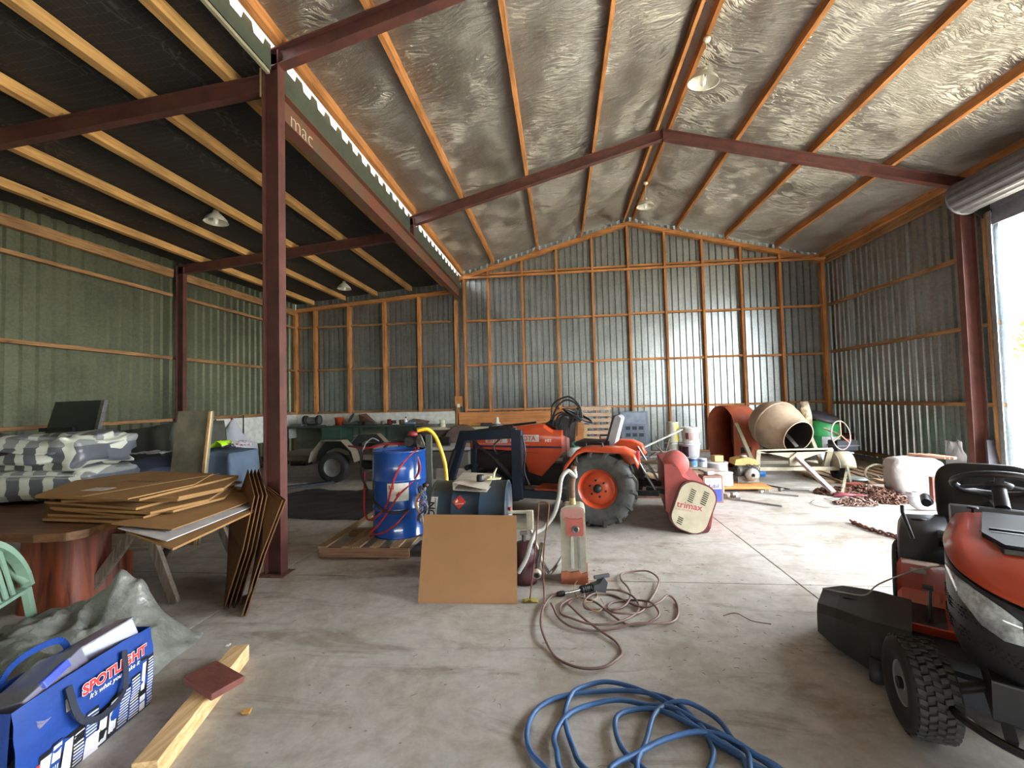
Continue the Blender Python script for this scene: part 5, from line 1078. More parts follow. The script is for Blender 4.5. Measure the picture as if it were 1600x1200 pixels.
# linkage
for s_ in (1, -1):
    MB().tube([(-0.38, s_*0.30, 0.85), (-0.62, s_*0.30, 0.42)], 0.014, 8).build('lift_rod', 'steel', t)
    MB().bar((-0.15, s_*0.24, 0.36), (-0.66, s_*0.30, 0.38), 0.03, 0.06).build('lower_link', 'dkmetal', t)
MB().tube([(-0.2, 0, 0.72), (-0.62, 0, 0.69)], 0.02, 10).build('top_link', slotmat('#8C7A5C', 0.6), t)
# ================================================================ flail mower
t = thing('flail_mower', 'red flail mower with a cream end cover reading trimax, behind the tractor', 'mower', (1.36, 5.0, 0), R(-8))
MR = vary('faded_red_paint', '#96403C', 0.5, 0, 0.12, 6)
pr = [(-0.20, 0.12), (-0.22, 0.45), (-0.22, 0.70), (-0.10, 0.72), (-0.04, 0.60), (0.05, 0.55), (0.20, 0.52), (0.27, 0.35), (0.22, 0.05), (0.05, 0.02)]
MB().prism(pr, 0.0, 1.25).build('housing', MR, t, bev=0.006)
MB().prism([(-0.235, 0.22), (-0.235, 0.74), (-0.15, 0.74), (-0.05, 0.50), (-0.12, 0.18)], -0.01, 0.0).build('end_plate', MR, t, bev=0.003)
MB().lathe([(0, 0), (0.13, 0), (0.14, 0.02), (0.14, 0.20), (0.12, 0.22), (0, 0.22)], (-0.07, 0.30, 0.70), (0, 1, 0), 24).build('belt_guard', vary('faded_pink_red', '#B4605A', 0.5, 0, 0.1, 6), t)
def rr(cx, cz, w, h, ang, n=6, r=0.12):
    out = []
    for qx, qz, a0 in ((1, 1, 0), (-1, 1, 90), (-1, -1, 180), (1, -1, 270)):
        for k in range(n+1):
            a = R(a0+90*k/n); x = qx*(w/2-r)+r*math.cos(a); z = qz*(h/2-r)+r*math.sin(a); out.append((cx+x*math.cos(ang)-z*math.sin(ang), cz+x*math.sin(ang)+z*math.cos(ang)))
    return out
AN = R(-20); cc = (0.045, 0.285)
MB().prism(rr(cc[0], cc[1], 0.40, 0.56, AN, r=0.15), -0.05, 0.0).build('cover_backing', slotmat('#6E2E2C', 0.5), t, bev=0.004)
cvr = MB().prism(rr(cc[0], cc[1], 0.37, 0.53, AN, r=0.14), -0.062, -0.05).build('end_cover', vary('cream_end_cover', '#C9BEA2', 0.5, 0, 0.1, 8), t, bev=0.004)
def cv(x, z): return (cc[0]+x*math.cos(AN)-z*math.sin(AN), cc[1]+x*math.sin(AN)+z*math.cos(AN))
for col_, (x0, nslot, z0) in enumerate(((-0.055, 7, 0.05), (0.075, 7, 0.07), (-0.085, 4, -0.215))):
    for k in range(nslot):
        p = cv(x0, z0+k*0.022); MB().cbox((p[0], -0.0635, p[1]), (0.055, 0.003, 0.009), (0, -AN+R(8), 0)).build('vent_slot', slotmat('#1A1512', 0.8), cvr)
p = cv(-0.165, -0.052); text_mb('trimax', 0.098, '#C24A5A', 'lettering', t, (p[0], -0.0625, p[1]), (R(90), -AN*-1 if 0 else R(9), 0), 0.0006, bold=0.0012)
p = cv(-0.17, -0.085); text_mb('FLAIL MOWERS', 0.026, '#C27A80', 'lettering', t, (p[0], -0.0625, p[1]), (R(90), R(9), 0), 0.0004)
MB().cyl((0.16, -0.01, 0.055), (0.16, 1.25, 0.055), 0.05, n=18).build('rear_roller', slotmat('#5A2C2C', 0.5), t)
MB().bar((-0.42, 0.35, 0.40), (-0.20, 0.35, 0.36), 0.05, 0.05).build('hitch_bar', 'dkmetal', t); MB().bar((-0.42, 0.95, 0.40), (-0.20, 0.95, 0.36), 0.05, 0.05).build('hitch_bar', 'dkmetal', t)
# ================================================================ OBJECTS, back and right
# --- workbench along the lean-to wall
GRN = vary('dark_green_paint', '#2E4A3A', 0.5, 0, 0.15, 4); GRD = vary('deeper_green_paint', '#26332C', 0.6, 0, 0.15, 4)  # second, darker green for the bench legs and lower shelf
t = thing('workbench', 'long dark green workbench with a green cupboard along the lean-to back wall', 'workbench', (-5.3, 10.75, 0))
MB().box((-1.75, -0.30, 0.90), (1.72, 0.36, 0.95)).build('bench_top', slotmat('#2C362E', 0.6), t, bev=0.004)
MB().box((-0.72, -0.28, 0.10), (-0.18, 0.30, 0.90)).build('cupboard', GRN, t, bev=0.006)
MB().box((-0.70, -0.295, 0.14), (-0.20, -0.28, 0.86)).build('cupboard_door', GRN, t, bev=0.004)
for x in (-1.70, 0.25, 0.95, 1.66): MB().box((x, -0.27, 0), (x+0.06, -0.21, 0.90)).build('leg', GRD, t)
MB().box((-0.15, 0.30, 0.15), (1.70, 0.32, 0.88)).build('back_panel', slotmat('#5B6656', 0.7), t)
MB().box((-0.15, -0.2, 0.28), (1.68, 0.30, 0.31)).build('lower_shelf', GRD, t)
t = thing('workbench', 'pale topped timber bench below the plywood lining behind the tractor', 'workbench', (-2.25, 10.75, 0))
MB().box((-1.28, -0.30, 0.80), (1.45, 0.34, 0.86)).build('bench_top', slotmat('#A69C80', 0.7), t, bev=0.004)
for x in (-1.25, 0.0, 1.35): MB().box((x, -0.26, 0), (x+0.07, -0.19, 0.80)).build('leg', 'oldZ', t)
MB().box((-1.25, -0.26, 0.66), (1.42, -0.22, 0.79)).build('apron', slotmat('#3E302C', 0.7), t)
zb1 = 0.952
t = thing('bucket', 'orange red plastic bucket on the green workbench', 'bucket', (-5.62, 10.62, zb1))
MB().lathe([(0, 0.004), (0.088, 0.004), (0.09, 0), (0.115, 0.19), (0.12, 0.19), (0.12, 0.205), (0.108, 0.205), (0.085, 0.012), (0, 0.012)], n=28).build('bucket_body', slotmat('#C8502C', 0.4), t)
t = thing('bench_grinder', 'grey double ended bench grinder at the left end of the green workbench', 'bench grinder', (-6.35, 10.62, zb1))
MB().cyl((-0.11, 0, 0.15), (0.11, 0, 0.15), 0.075, n=20).build('motor', slotmat('#6B6A62', 0.4), t)
for s_ in (-1, 1): MB().cyl((s_*0.16, 0, 0.15), (s_*0.20, 0, 0.15), 0.095, n=22).build('grinding_wheel', slotmat('#4C4844', 0.8), t); MB().lathe([(0.10, 0), (0.115, 0), (0.115, 0.07), (0.10, 0.07)], (s_*0.18-0.035, 0, 0.15), (1, 0, 0), 22, closed=True).build('wheel_guard', 'dkmetal', t)
MB().box((-0.10, -0.07, 0), (0.10, 0.07, 0.06)).build('base', 'dkmetal', t, bev=0.006)
t = thing('funnel', 'grey metal funnel lying tilted behind the orange bucket', 'funnel', (-5.32, 10.78, zb1+0.14), rot=(R(60), 0, R(-50)))
MB().lathe([(0.02, -0.16), (0.03, -0.05), (0.15, 0.06), (0.155, 0.07), (0.145, 0.062), (0.025, -0.045), (0.015, -0.16)], n=28).build('cone', slotmat('#7F8478', 0.4, metal=0.5), t)
def can(name, label, cat, x, y, z, r, h, c, group=None, lid=None, band=None, handle=False, taper=0.0, rough=0.35):
    t_ = thing(name, label, cat, (x, y, z), rnd(0, 3), group)
    MB().lathe([(0, 0), (r*(1-taper)-0.004, 0), (r*(1-taper), 0.005), (r, h-0.01), (r+0.004, h-0.008), (r+0.004, h), (r-0.006, h), (r-0.01, h-0.006), (0, h-0.006)], n=28).build('can_body', slotmat(c, rough, amount=0.06), t_)
    if lid: MB().lathe([(0, h-0.004), (r-0.008, h-0.003), (r+0.008, h-0.006), (r+0.009, h-0.022), (r+0.002, h-0.024)] if lid[1] else [(0, h-0.002), (r-0.012, h-0.002), (r-0.01, h-0.008)], n=28).build('lid', slotmat(lid[0], 0.35), t_)
    if band:
        for bb in (band if isinstance(band, list) else [band]):
            c_, z0, z1, a0, a1 = bb; b = MB(); n = 10
            for i in range(n):
                A0 = R(a0+(a1-a0)*i/n)-t_.rotation_euler.z; A1 = R(a0+(a1-a0)*(i+1)/n)-t_.rotation_euler.z
                rr0 = r*(1-taper)+(r*taper)*(z0/h)+0.0016; rr1 = r*(1-taper)+(r*taper)*(z1/h)+0.0016
                b.add([(rr0*math.cos(A0), rr0*math.sin(A0), z0), (rr0*math.cos(A1), rr0*math.sin(A1), z0), (rr1*math.cos(A1), rr1*math.sin(A1), z1), (rr1*math.cos(A0), rr1*math.sin(A0), z1)], [(0, 1, 2, 3)])
            b.build('label_band', slotmat(c_, 0.45), t_)
    if handle: MB().tube(smooth_path([(-r-.004, 0, h*0.86), (-r*0.9, -r*0.6, h*0.5), (0, -r*1.12, h*0.42), (r*0.9, -r*0.6, h*0.5), (r+.004, 0, h*0.86)], 4), 0.003, 6).build('wire_handle', 'steel', t_)
    return t_
can('tin', 'small cream topped tin beside the funnel on the green bench', 'tin', -5.05, 10.60, zb1, 0.05, 0.10, '#2A2724', lid=('#D6D2BE', False))
for k, (x, c_, h, r, lb) in enumerate(((-4.30, '#8E2A2A', 0.13, 0.05, 'red bottle with a white cap on the green bench'), (-4.18, '#4A3A2E', 0.10, 0.06, 'squat brown tin right of the red bottle'), (-3.98, '#5E4A3A', 0.11, 0.06, 'dark tan tin on the green bench'), (-4.48, '#6E6A5C', 0.09, 0.045, 'dull grey tin left of the red bottle'))):
    can('tin', lb, 'tin', x, 10.64, zb1, r, h, c_)
t = thing('bottle', 'tall bottle with a white neck and black cap at the right of the green bench', 'bottle', (-3.86, 10.62, zb1)); MB().lathe([(0, 0), (0.032, 0), (0.034, 0.09), (0.015, 0.12), (0.015, 0.15), (0, 0.15)], n=16).build('bottle_body', 'white', t); MB().cyl((0, 0, 0.15), (0, 0, 0.185), 0.018, n=12).build('cap', 'black', t)
tag(MB().hexa([(-5.1, 10.70, zb1), (-4.55, 10.55, zb1), (-4.50, 10.62, zb1), (-5.0, 10.95, zb1), (-5.15, 10.72, zb1+0.26), (-4.95, 10.60, zb1+0.20), (-4.6, 10.62, zb1+0.02), (-5.05, 10.97, zb1+0.28)]).build('sheet_metal_guard', 'rust', None), 'rusty brown folded metal guard lying on the green bench', 'metal part')
rs = random.Random(11)
for k, (x, w, h, c_, lb) in enumerate(((-6.75, 0.3, 0.05, '#5A5A50', 'low dark clutter tray at the far left of the bench'), (-5.85, 0.12, 0.03, '#A9A79A', 'pale flat tool left of the orange bucket'), (-4.75, 0.25, 0.06, '#3B3A36', 'dark flat toolbox tray in the middle of the green bench'), (-4.1, 0.14, 0.02, '#C9C9C0', 'small white dish at the front of the green bench'), (-3.72, 0.22, 0.05, '#5E7488', 'blue grey plastic box near the right end of the green bench'))):
    t = thing('tray', lb, 'tray', (x, 10.58, zb1)); b = MB(); b.box((-w/2, -0.07, 0), (w/2, 0.07, 0.006))
    for s_ in (-1, 1): b.box((s_*w/2-0.004, -0.07, 0), (s_*w/2+0.004, 0.07, h)).box((-w/2, s_*0.07-0.004, 0), (w/2, s_*0.07+0.004, h))
    b.build('tray_body', slotmat(c_, 0.6), t)
t = thing('drill_press_part', 'rusty flat cast plate resting on the right end of the green bench', 'metal part', (-3.62, 10.85, zb1), 0.2)
MB().prism([(-0.22, 0), (0.25, 0), (0.28, 0.05), (0.05, 0.10), (-0.12, 0.12), (-0.25, 0.06)], -0.05, 0.05).build('plate', slotmat('#5A483C', 0.8), t, bev=0.006)
can('paint_tin', 'cream tin with a brush handle sticking out, on the pale bench left of the plywood', 'tin', -2.92, 10.62, 0.862, 0.075, 0.19, '#CFCDB4', handle=True)
t = thing('plough_disc', 'large rusty brown steel disc leaning against the pale bench', 'disc', (-2.38, 10.33, 0.02), rot=(R(-5), 0, 0))
MB().lathe([(0, 0.05), (0.20, 0.04), (0.44, 0.0), (0.45, 0.004), (0.20, 0.05), (0, 0.06)], (0, 0, 0.46), (0, 1, 0), 40).build('disc', vary('rusty_disc', '#5C4A40', 0.8, 0.1, 0.2, 8), t)
t = thing('shop_light', 'small pale lamp with a cone top on the bench under the plywood', 'lamp', (-1.55, 10.62, 0.862)); MB().lathe([(0, 0), (0.12, 0), (0.13, 0.02), (0.09, 0.07), (0.05, 0.09), (0.045, 0.2), (0.02, 0.22), (0, 0.22)], n=24).build('body', slotmat('#CBC8BC', 0.4), t); MB().lathe([(0.15, 0.02), (0.12, 0.06), (0.135, 0.06), (0.16, 0.02)], n=24, closed=True).build('rim', 'steel', t)
tag(MB().tube(smooth_path([(-2.25, 10.6, 0.875), (-2.05, 10.62, 0.90), (-1.95, 10.58, 0.88), (-1.8, 10.64, 0.885)], 4), 0.018, 8).build('yellow_tool', slotmat('#B98A2A', 0.6), None), 'yellow handled tool lying on the pale bench', 'tool')
tag(MB().box((-1.95, 10.55, 0.862), (-1.68, 10.72, 0.94)).build('power_tool_case', slotmat('#2B2628', 0.6), None, bev=0.02), 'dark tool case on the pale bench left of the cone lamp', 'case')
hose('pale_rope', 'loose pale rope lying on the bench right of the cone lamp', 'rope', [(-1.35, 10.6, 0.875), (-1.2, 10.65, 0.90), (-1.1, 10.58, 0.88), (-0.98, 10.66, 0.895), (-1.05, 10.55, 0.88)], 0.010, slotmat('#BFA88A', 0.7))
t = thing('cable_drum', 'small pale wooden spool below the green bench', 'spool', (-4.95, 10.4, 0.55)); MB().lathe([(0, 0), (0.16, 0), (0.16, 0.02), (0.07, 0.04), (0.07, 0.12), (0.17, 0.14), (0.17, 0.16), (0, 0.16)], n=24).build('spool', slotmat('#A39C84', 0.7), t); MB().box((-0.03, -0.03, -0.55), (0.03, 0.03, 0.0)).build('post', 'dkmetal', t)
t = thing('spare_engine', 'dark old engine part on the floor under the left end of the green bench', 'engine part', (-6.45, 10.3, 0)); b = MB().box((-0.2, -0.15, 0), (0.2, 0.15, 0.2)).cyl((-0.05, 0, 0.2), (0.0, 0, 0.38), 0.09).cyl((0.1, -0.15, 0.15), (0.1, -0.24, 0.15), 0.09); tag(b.build('engine_casting', slotmat('#54463E', 0.6), t, bev=0.01), kind='stuff')
# --- trailer
t = thing('trailer', 'small flat box trailer with beige octagonal mudguards in front of the green bench', 'trailer', (-4.9, 8.75, 0))
TC = vary('beige_trailer_paint', '#736C5A', 0.6, 0, 0.12, 4)
MB().box((-0.95, -0.62, 0.46), (1.30, 0.62, 0.50)).build('deck', vary('trailer_deck', '#6E6654', 0.7, 0, 0.12, 4), t)
for y in (-0.62, 0.58): MB().box((-1.0, y, 0.40), (1.35, y+0.04, 0.46)).build('chassis_rail', TC, t)
MB().box((1.26, -0.62, 0.50), (1.30, 0.62, 0.68)).build('tailboard', TC, t)
for s_ in (-1, 1):
    y0, y1 = (s_*0.66, s_*0.92); pr = [(0.14, 0.40), (0.20, 0.60), (0.38, 0.80), (0.80, 0.80), (1.00, 0.60), (1.06, 0.40)]
    V = []; 
    for x, z in pr: V += [(x-0.02, min(y0, y1), z), (x-0.02, max(y0, y1), z)]
    b = MB().add(V, [(2*i, 2*i+2, 2*i+3, 2*i+1) for i in range(5)]); b.build('mudguard', TC, t, thick=0.012)
    MB().prism(pr+[(0.88, 0.40), (0.80, 0.58), (0.58, 0.66), (0.36, 0.58), (0.28, 0.40)], y0, y0+0.006).build('guard_side', slotmat('#2A2C2C', 0.6), t)
for s_ in (-1, 1):
    ty = MB().lathe([(0.17, -0.07), (0.26, -0.085), (0.29, -0.06), (0.295, 0.06), (0.26, 0.085), (0.17, 0.07)], (0.58, s_*0.80, 0.295), (0, 1, 0), 36).build('tyre', 'rubber', t)
    MB().lathe([(0.175, s_*-0.06 if s_ > 0 else -0.06), (0.16, -0.05), (0.11, -0.02), (0.04, -0.03), (0, -0.03)] if s_ < 0 else [(0.175, 0.06), (0.16, 0.05), (0.11, 0.02), (0.04, 0.03), (0, 0.03)], (0.58, s_*0.80, 0.295), (0, 1, 0), 30).build('rim', slotmat('#8A8A86', 0.4, metal=0.4), t)
MB().bar((-0.95, -0.4, 0.42), (-1.35, -0.15, 0.40), 0.06, 0.06).build('drawbar', 'dkmetal', t); MB().bar((-0.95, 0.4, 0.42), (-1.35, 0.15, 0.40), 0.06, 0.06).build('drawbar', 'dkmetal', t)
MB().tube([(-1.3, 0, 0.4), (-1.3, 0, 0)], 0.02, 8).build('jockey_leg', 'dkmetal', t)
tag(MB().bar((-4.85, 7.05, 0.075), (-4.15, 7.62, 0.075), 0.16, 0.04).build('dark_plank', slotmat('#33373C', 0.7), None, bev=0.004), 'dark grey board lying on the black sheet by the trailer wheel', 'board')
b = MB(); rs = random.Random(4)
b.grid(lambda u, v: (-4.9+2.4*u+0.4*v+0.06*nz(u*6, v*6), 5.6+1.7*v-0.25*u+0.08*nz(u*5, v*5, 4), 0.006+0.045*abs(nz(u*5, v*4, 7))+0.05*max(0, u-.8)*5*abs(nz(u*14, v*14, 2))), 50, 30)
tag(b.build('black_ground_sheet', slotmat('#2E2E2D', 0.6), None), 'crumpled black ground sheet on the floor in front of the trailer', 'sheet')
tag(MB().box((-3.72, 8.1, 0), (-3.55, 8.35, 0.16)).build('wood_block', slotmat('#6E5544', 0.8), None, bev=0.004), 'short brown wood block on the floor right of the trailer wheel', 'wood block')
# --- white machinery table behind the bucket
t = thing('white_bench', 'low white topped bench with grey machine parts behind the loader', 'bench', (-1.75, 8.0, 0))
MB().box((-0.75, -0.35, 0.62), (0.65, 0.35, 0.68)).build('top', slotmat('#A9A69C', 0.5), t, bev=0.004)
for x in (-0.7, 0.6):
    for y in (-0.3, 0.3): MB().box((x-0.03, y-0.03, 0), (x+0.03, y+0.03, 0.62)).build('leg', slotmat('#8E8A80', 0.6), t)
MB().box((-0.72, -0.32, 0.30), (0.1, 0.3, 0.60)).build('side_bin', slotmat('#5D5850', 0.7), t, bev=0.01)
t = thing('electric_motor', 'small black electric motor on the white topped bench', 'motor', (-2.15, 7.85, 0.68)); MB().cyl((-0.10, 0, 0.085), (0.12, 0, 0.085), 0.08, n=18).build('motor_body', 'black', t); MB().cyl((0.12, 0, 0.085), (0.18, 0, 0.085), 0.015, n=10).build('shaft', 'steel', t)
# --- slatted bed base, oven panel, timber beside
t = thing('slatted_base', 'pale timber slatted bed base wrapped in clear plastic leaning on the back wall', 'bed base', (0.85, 10.55, 0), rot=(R(-9), 0, 0))
for x in (-0.33, 0.30): MB().box((x, -0.01, 0.0), (x+0.03, 0.03, 1.30)).build('side_rail', 'paleZ', t)
for k in range(9): MB().box((-0.36, -0.03, 0.06+k*0.142), (0.36, -0.012, 0.145+k*0.142)).build('slat', wood('slat_%d' % k, '#C59E72', '#A9825A', 'X') if k == 0 else M.get('slatw', 'paleX'), t, bev=0.002)
b = MB(); b.grid(lambda u, v: (-0.38+0.76*u, -0.045-0.012*abs(nz(u*6, v*8, 2)), 0.02+1.3*v), 20, 24)
b.build('plastic_wrap', vary('clear_film', '#D8D6DA', 0.12, 0, 0.02, 3, alpha=0.16, spec=0.8), t)
t = thing('timber_board', 'short orange timber board leaning left of the slatted base', 'board', (0.38, 10.5, 0), rot=(R(-10), R(6), 0)); MB().box((-0.10, -0.02, 0), (0.08, 0.02, 0.92)).build('board', 'ply', t, bev=0.003); MB().box((0.09, -0.02, 0), (0.16, 0.03, 0.80)).build('batten', 'paleZ', t, bev=0.003)
t = thing('oven_back_panel', 'blue grey metal appliance panel with vents leaning on the back wall', 'metal panel', (1.72, 10.45, 0), rot=(R(-7), 0, 0))
BG = slotmat('#737C88', 0.35, metal=0.3)
MB().box((-0.32, -0.02, 0.0), (0.32, 0.03, 1.16)).build('panel', BG, t, bev=0.01); MB().box((-0.26, -0.026, 0.86), (0.26, -0.02, 1.12)).build('upper_cover', slotmat('#8892A0', 0.3, metal=0.3), t, bev=0.003); MB().box((-0.24, -0.027, 0.06), (0.24, -0.02, 0.82)).build('lower_cover', slotmat('#67707C', 0.35, metal=0.3), t, bev=0.003)
for r_ in range(2):
    for c_ in range(3): MB().box((-0.21+c_*0.15, -0.030, 0.72-r_*0.16), (-0.10+c_*0.15, -0.026, 0.80-r_*0.16)).build('vent', slotmat('#2A2F36', 0.6), t)
t = thing('water_jug', 'white plastic water container with a green lid behind the tractor seat', 'container', (0.28, 9.3, 0.0)); MB().lathe([(0, 0), (0.17, 0), (0.18, 0.02), (0.18, 0.36), (0.15, 0.44), (0.06, 0.47), (0, 0.47)], n=20).build('container_body', slotmat('#B9BEB8', 0.35), t); MB().lathe([(0, 0.46), (0.07, 0.46), (0.07, 0.52), (0, 0.52)], n=16).build('lid', slotmat('#3E6E52', 0.4), t); MB().tube(smooth_path([(-0.06, 0, 0.46), (-0.05, 0, 0.56), (0.05, 0, 0.56), (0.06, 0, 0.46)], 3), 0.012, 8).build('handle', slotmat('#3E6E52', 0.4), t)
# --- wire cage full of rods behind the tractor
t = thing('wire_cage', 'rusty wire mesh cage full of scrap rods behind the tractor wheel', 'wire cage', (1.10, 7.0, 0))
b = MB()
for k in range(15): x = -0.68+k*0.095; b.bar((x, -0.33, 0.12), (x, -0.33, 0.60), 0.005, 0.005, (0, 1, 0)); b.bar((x, 0.33, 0.12), (x, 0.33, 0.60), 0.005, 0.005, (0, 1, 0))
for k in range(7):
    z = 0.12+k*0.08; b.bar((-0.68, -0.33, z), (0.66, -0.33, z), 0.005, 0.005); b.bar((-0.68, 0.33, z), (0.66, 0.33, z), 0.005, 0.005); b.bar((-0.68, -0.33, z), (-0.68, 0.33, z), 0.005, 0.005); b.bar((0.66, -0.33, z), (0.66, 0.33, z), 0.005, 0.005)
tag(b.build('wire_mesh', slotmat('#A39E98', 0.5, metal=0.5), t), kind='stuff')
MB().box((-0.7, -0.35, 0), (0.68, 0.35, 0.10)).build('base', 'rust', t)
rs = random.Random(21); b = MB()
for k in range(90):
    a = Vector((rs.uniform(-.6, .6), rs.uniform(-.28, .28), rs.uniform(.14, .62))); d = Vector((rs.uniform(-1, 1), rs.uniform(-.4, .4), rs.uniform(-.15, .35))).normalized()*rs.uniform(.15, .4)
    e = a+d; e.x = max(-.64, min(.62, e.x)); e.z = max(.12, min(.82, e.z)); b.tube([a, e], rs.uniform(.004, .012), 5)
tag(b.build('scrap_rods', slotmat('#6E665C', 0.7, metal=0.3), t), kind='stuff')
tag(MB().tube([(1.15, 6.95, 0.66), (1.85, 6.95, 0.98)], 0.016, 8).build('white_tube', slotmat('#C9C6C2', 0.4), None), 'pale metal tube sticking up out of the wire cage', 'tube')
tag(MB().tube([(1.00, 6.6, 0.36), (1.62, 6.55, 0.30)], 0.05, 14).build('timber_post_end', slotmat('#B59A78', 0.7), None), 'round pale timber post lying in front of the wire cage', 'timber')
# --- pails and tins
t = thing('low_table', 'low rusty table holding the paint pails behind the flail mower', 'table', (2.15, 7.75, 0))
MB().box((-0.42, -0.38, 0.30), (0.17, 0.42, 0.335)).build('top', slotmat('#8E8478', 0.7), t, bev=0.003)
for x in (-0.38, 0.13):
    for y in (-0.34, 0.38): MB().box((x-0.02, y-0.02, 0), (x+0.02, y+0.02, 0.30)).build('leg', 'rust', t)
G = 'paint pails and tins on the low table'; zt = 0.337
def canpx(px0, px1, ybot, ytop, Y, z0, *a, **k):
    L_ = at(px0, ybot, Y); R_ = at(px1, ybot, Y); T_ = at((px0+px1)/2, ytop, Y); r = (R_.x-L_.x)/2; return (L_.x+R_.x)/2, r, T_.z-z0
x, r, h = canpx(1045, 1061, 700, 671, 8.05, 0); zz = at(1053, 698, 8.05).z
can('pail', 'white pail with a wide rim under the yellow banded tins', 'pail', at(1051, 700, 8.05).x, 8.05, zt, 0.135, 0.33, '#B3AEA6', G, ('#C9C4BC', True), taper=0.15)
can('tin', 'cream tin with a yellow band, lower of the two stacked on the pail', 'tin', at(1052, 700, 8.05).x, 8.05, zt+0.332, 0.10, 0.18, '#C6C1AC', G, ('#BDB9A8', False), [('#D8C22E', 0.03, 0.15, -75, -35)])
can('tin', 'cream tin with a yellow band, upper of the two stacked on the pail', 'tin', at(1052, 700, 8.05).x, 8.05, zt+0.513, 0.10, 0.18, '#C6C1AC', G, ('#BDB9A8', False), [('#D8C22E', 0.03, 0.15, -75, -35)])
can('pail', 'dark purple and white plastic pail underneath the large white bucket', 'pail', at(1079, 720, 7.9).x, 7.95, zt, 0.175, 0.33, '#BFB8BE', G, ('#C6C0C4', True), [('#3C2430', 0.10, 0.28, -170, -110)], taper=0.12)
can('pail', 'large white bucket with a picture label, topmost on the purple pail', 'pail', at(1081, 700, 7.9).x, 7.95, zt+0.333, 0.155, 0.27, '#DAD6D2', G, ('#E0DDD8', True), [('#8A3A4A', 0.07, 0.18, -140, -118), ('#B59A90', 0.05, 0.18, -112, -85), ('#9A4050', 0.07, 0.18, -40, -20)], taper=0.12)
can('tin', 'grey blue and yellow labelled tin left of the blue labelled one', 'tin', at(1069, 725, 7.5).x, 7.5, zt, 0.075, 0.14, '#B3AC98', G, ('#A9A391', False), [('#33415C', 0.05, 0.10, -150, -50), ('#C9B22E', 0.012, 0.035, -130, -60)])
can('tin', 'tin with a bright blue and white label among the paint tins', 'tin', at(1082.5, 725, 7.45).x, 7.45, zt, 0.078, 0.145, '#BFC7CC', G, ('#8E979E', False), [('#2C4F8A', 0.09, 0.125, -160, -50), ('#2E86C4', 0.02, 0.085, -100, -60)])
can('tin', 'white tin with small dark print, rightmost of the three small tins', 'tin', at(1097, 725, 7.42).x, 7.42, zt, 0.072, 0.135, '#CBD0D4', G, ('#A9B0B6', False), [('#55658A', 0.085, 0.11, -140, -60)])
t = can('pail', 'wide flat white plastic tub with a lid and a wood block on it', 'pail', at(1118, 740, 7.45).x+0.05, 7.52, 0.0, 0.165, 0.40, '#D0CFD2', None, ('#DEDDE0', True), taper=0.06)
tag(MB().cbox((at(1123, 720, 7.45).x, 7.52, 0.452), (0.15, 0.12, 0.10), (0, 0, 0.2)).build('wood_block', slotmat('#BE9660', 0.7), None, bev=0.006), 'pale orange wood block on the lid of the flat white tub', 'wood block')
t = thing('cardboard_carton', 'brown and white cardboard cartons behind the blue and white oil carton', 'carton', (2.10, 6.92, 0), R(4)); MB().box((-0.30, -0.18, 0), (0.0, 0.18, 0.34)).build('carton', slotmat('#A98C74', 0.7), t, bev=0.004); MB().box((0.01, -0.2, 0), (0.24, 0.16, 0.36)).build('carton', slotmat('#B9A795', 0.7), t, bev=0.004); MB().box((0.12, -0.204, 0.12), (0.18, -0.2, 0.2)).build('printed_mark', slotmat('#2A2522', 0.7), t)
t = thing('oil_carton', 'blue and white oil carton with Mobil lettering, right of the flail mower', 'carton', (2.07, 6.45, 0), R(3))
MB().box((-0.135, -0.09, 0), (0.135, 0.09, 0.37)).build('carton', slotmat('#8A6656', 0.6), t, bev=0.004)
MB().box((-0.11, -0.093, 0.19), (0.11, -0.09, 0.34)).build('white_face', slotmat('#D2CFCC', 0.5), t); MB().box((-0.11, -0.093, 0.02), (0.11, -0.09, 0.19)).build('blue_face', slotmat('#34489C', 0.45), t)
text_mb('M  bil', 0.078, '#2A3A8C', 'lettering', t, (-0.10, -0.0945, 0.205), (R(90), 0, 0), 0.0005, bold=0.0012); text_mb('o', 0.078, '#C0303A', 'lettering', t, (-0.028, -0.0945, 0.205), (R(90), 0, 0), 0.0005, bold=0.0012)
tag(MB().cbox((2.05, 6.45, 0.40), (0.12, 0.10, 0.05), (0, 0, 0.4)).build('crumpled_bag', slotmat('#B9B2AC', 0.4), None, bev=0.015), 'crumpled pale plastic bag on top of the blue and white oil carton', 'plastic bag')
OB = wood('orange_board', '#C98A52', '#A96C3A', 'X')
t = thing('timber_platform', 'orange timber board platform under the white tin and the old engine', 'platform', (2.72, 7.30, 0)); MB().box((-0.42, -0.28, 0.05), (0.42, 0.40, 0.085)).build('board', OB, t, bev=0.003)
for x in (-0.35, 0.32): MB().box((x, -0.26, 0), (x+0.06, 0.38, 0.05)).build('bearer', 'oldY', t)
MB().bar((0.40, -0.15, 0.03), (0.15, 0.55, 0.11), 0.09, 0.04).build('loose_batten', 'palletY', t)
can('paint_tin', 'plain white paint tin standing on the orange platform', 'tin', 2.53, 7.18, 0.087, 0.105, 0.20, '#D5D6DA', None, ('#C9CACE', False), handle=True)
t = thing('small_engine', 'old small petrol engine with a yellow cover on the orange platform', 'engine', (2.93, 7.45, 0.087)); 
b = MB().box((-0.16, -0.12, 0), (0.16, 0.14, 0.10)).cyl((-0.12, 0, 0.16), (0.14, 0, 0.16), 0.12, n=18).cyl((0.03, -0.14, 0.14), (0.03, -0.18, 0.14), 0.10, n=16)
for k in range(6): b.box((-0.15, -0.10, 0.18+k*0.018), (0.05, 0.10, 0.186+k*0.018))
tag(b.build('engine_casting', vary('dirty_alloy', '#7C776C', 0.6, 0.3, 0.25, 14), t), kind='stuff')
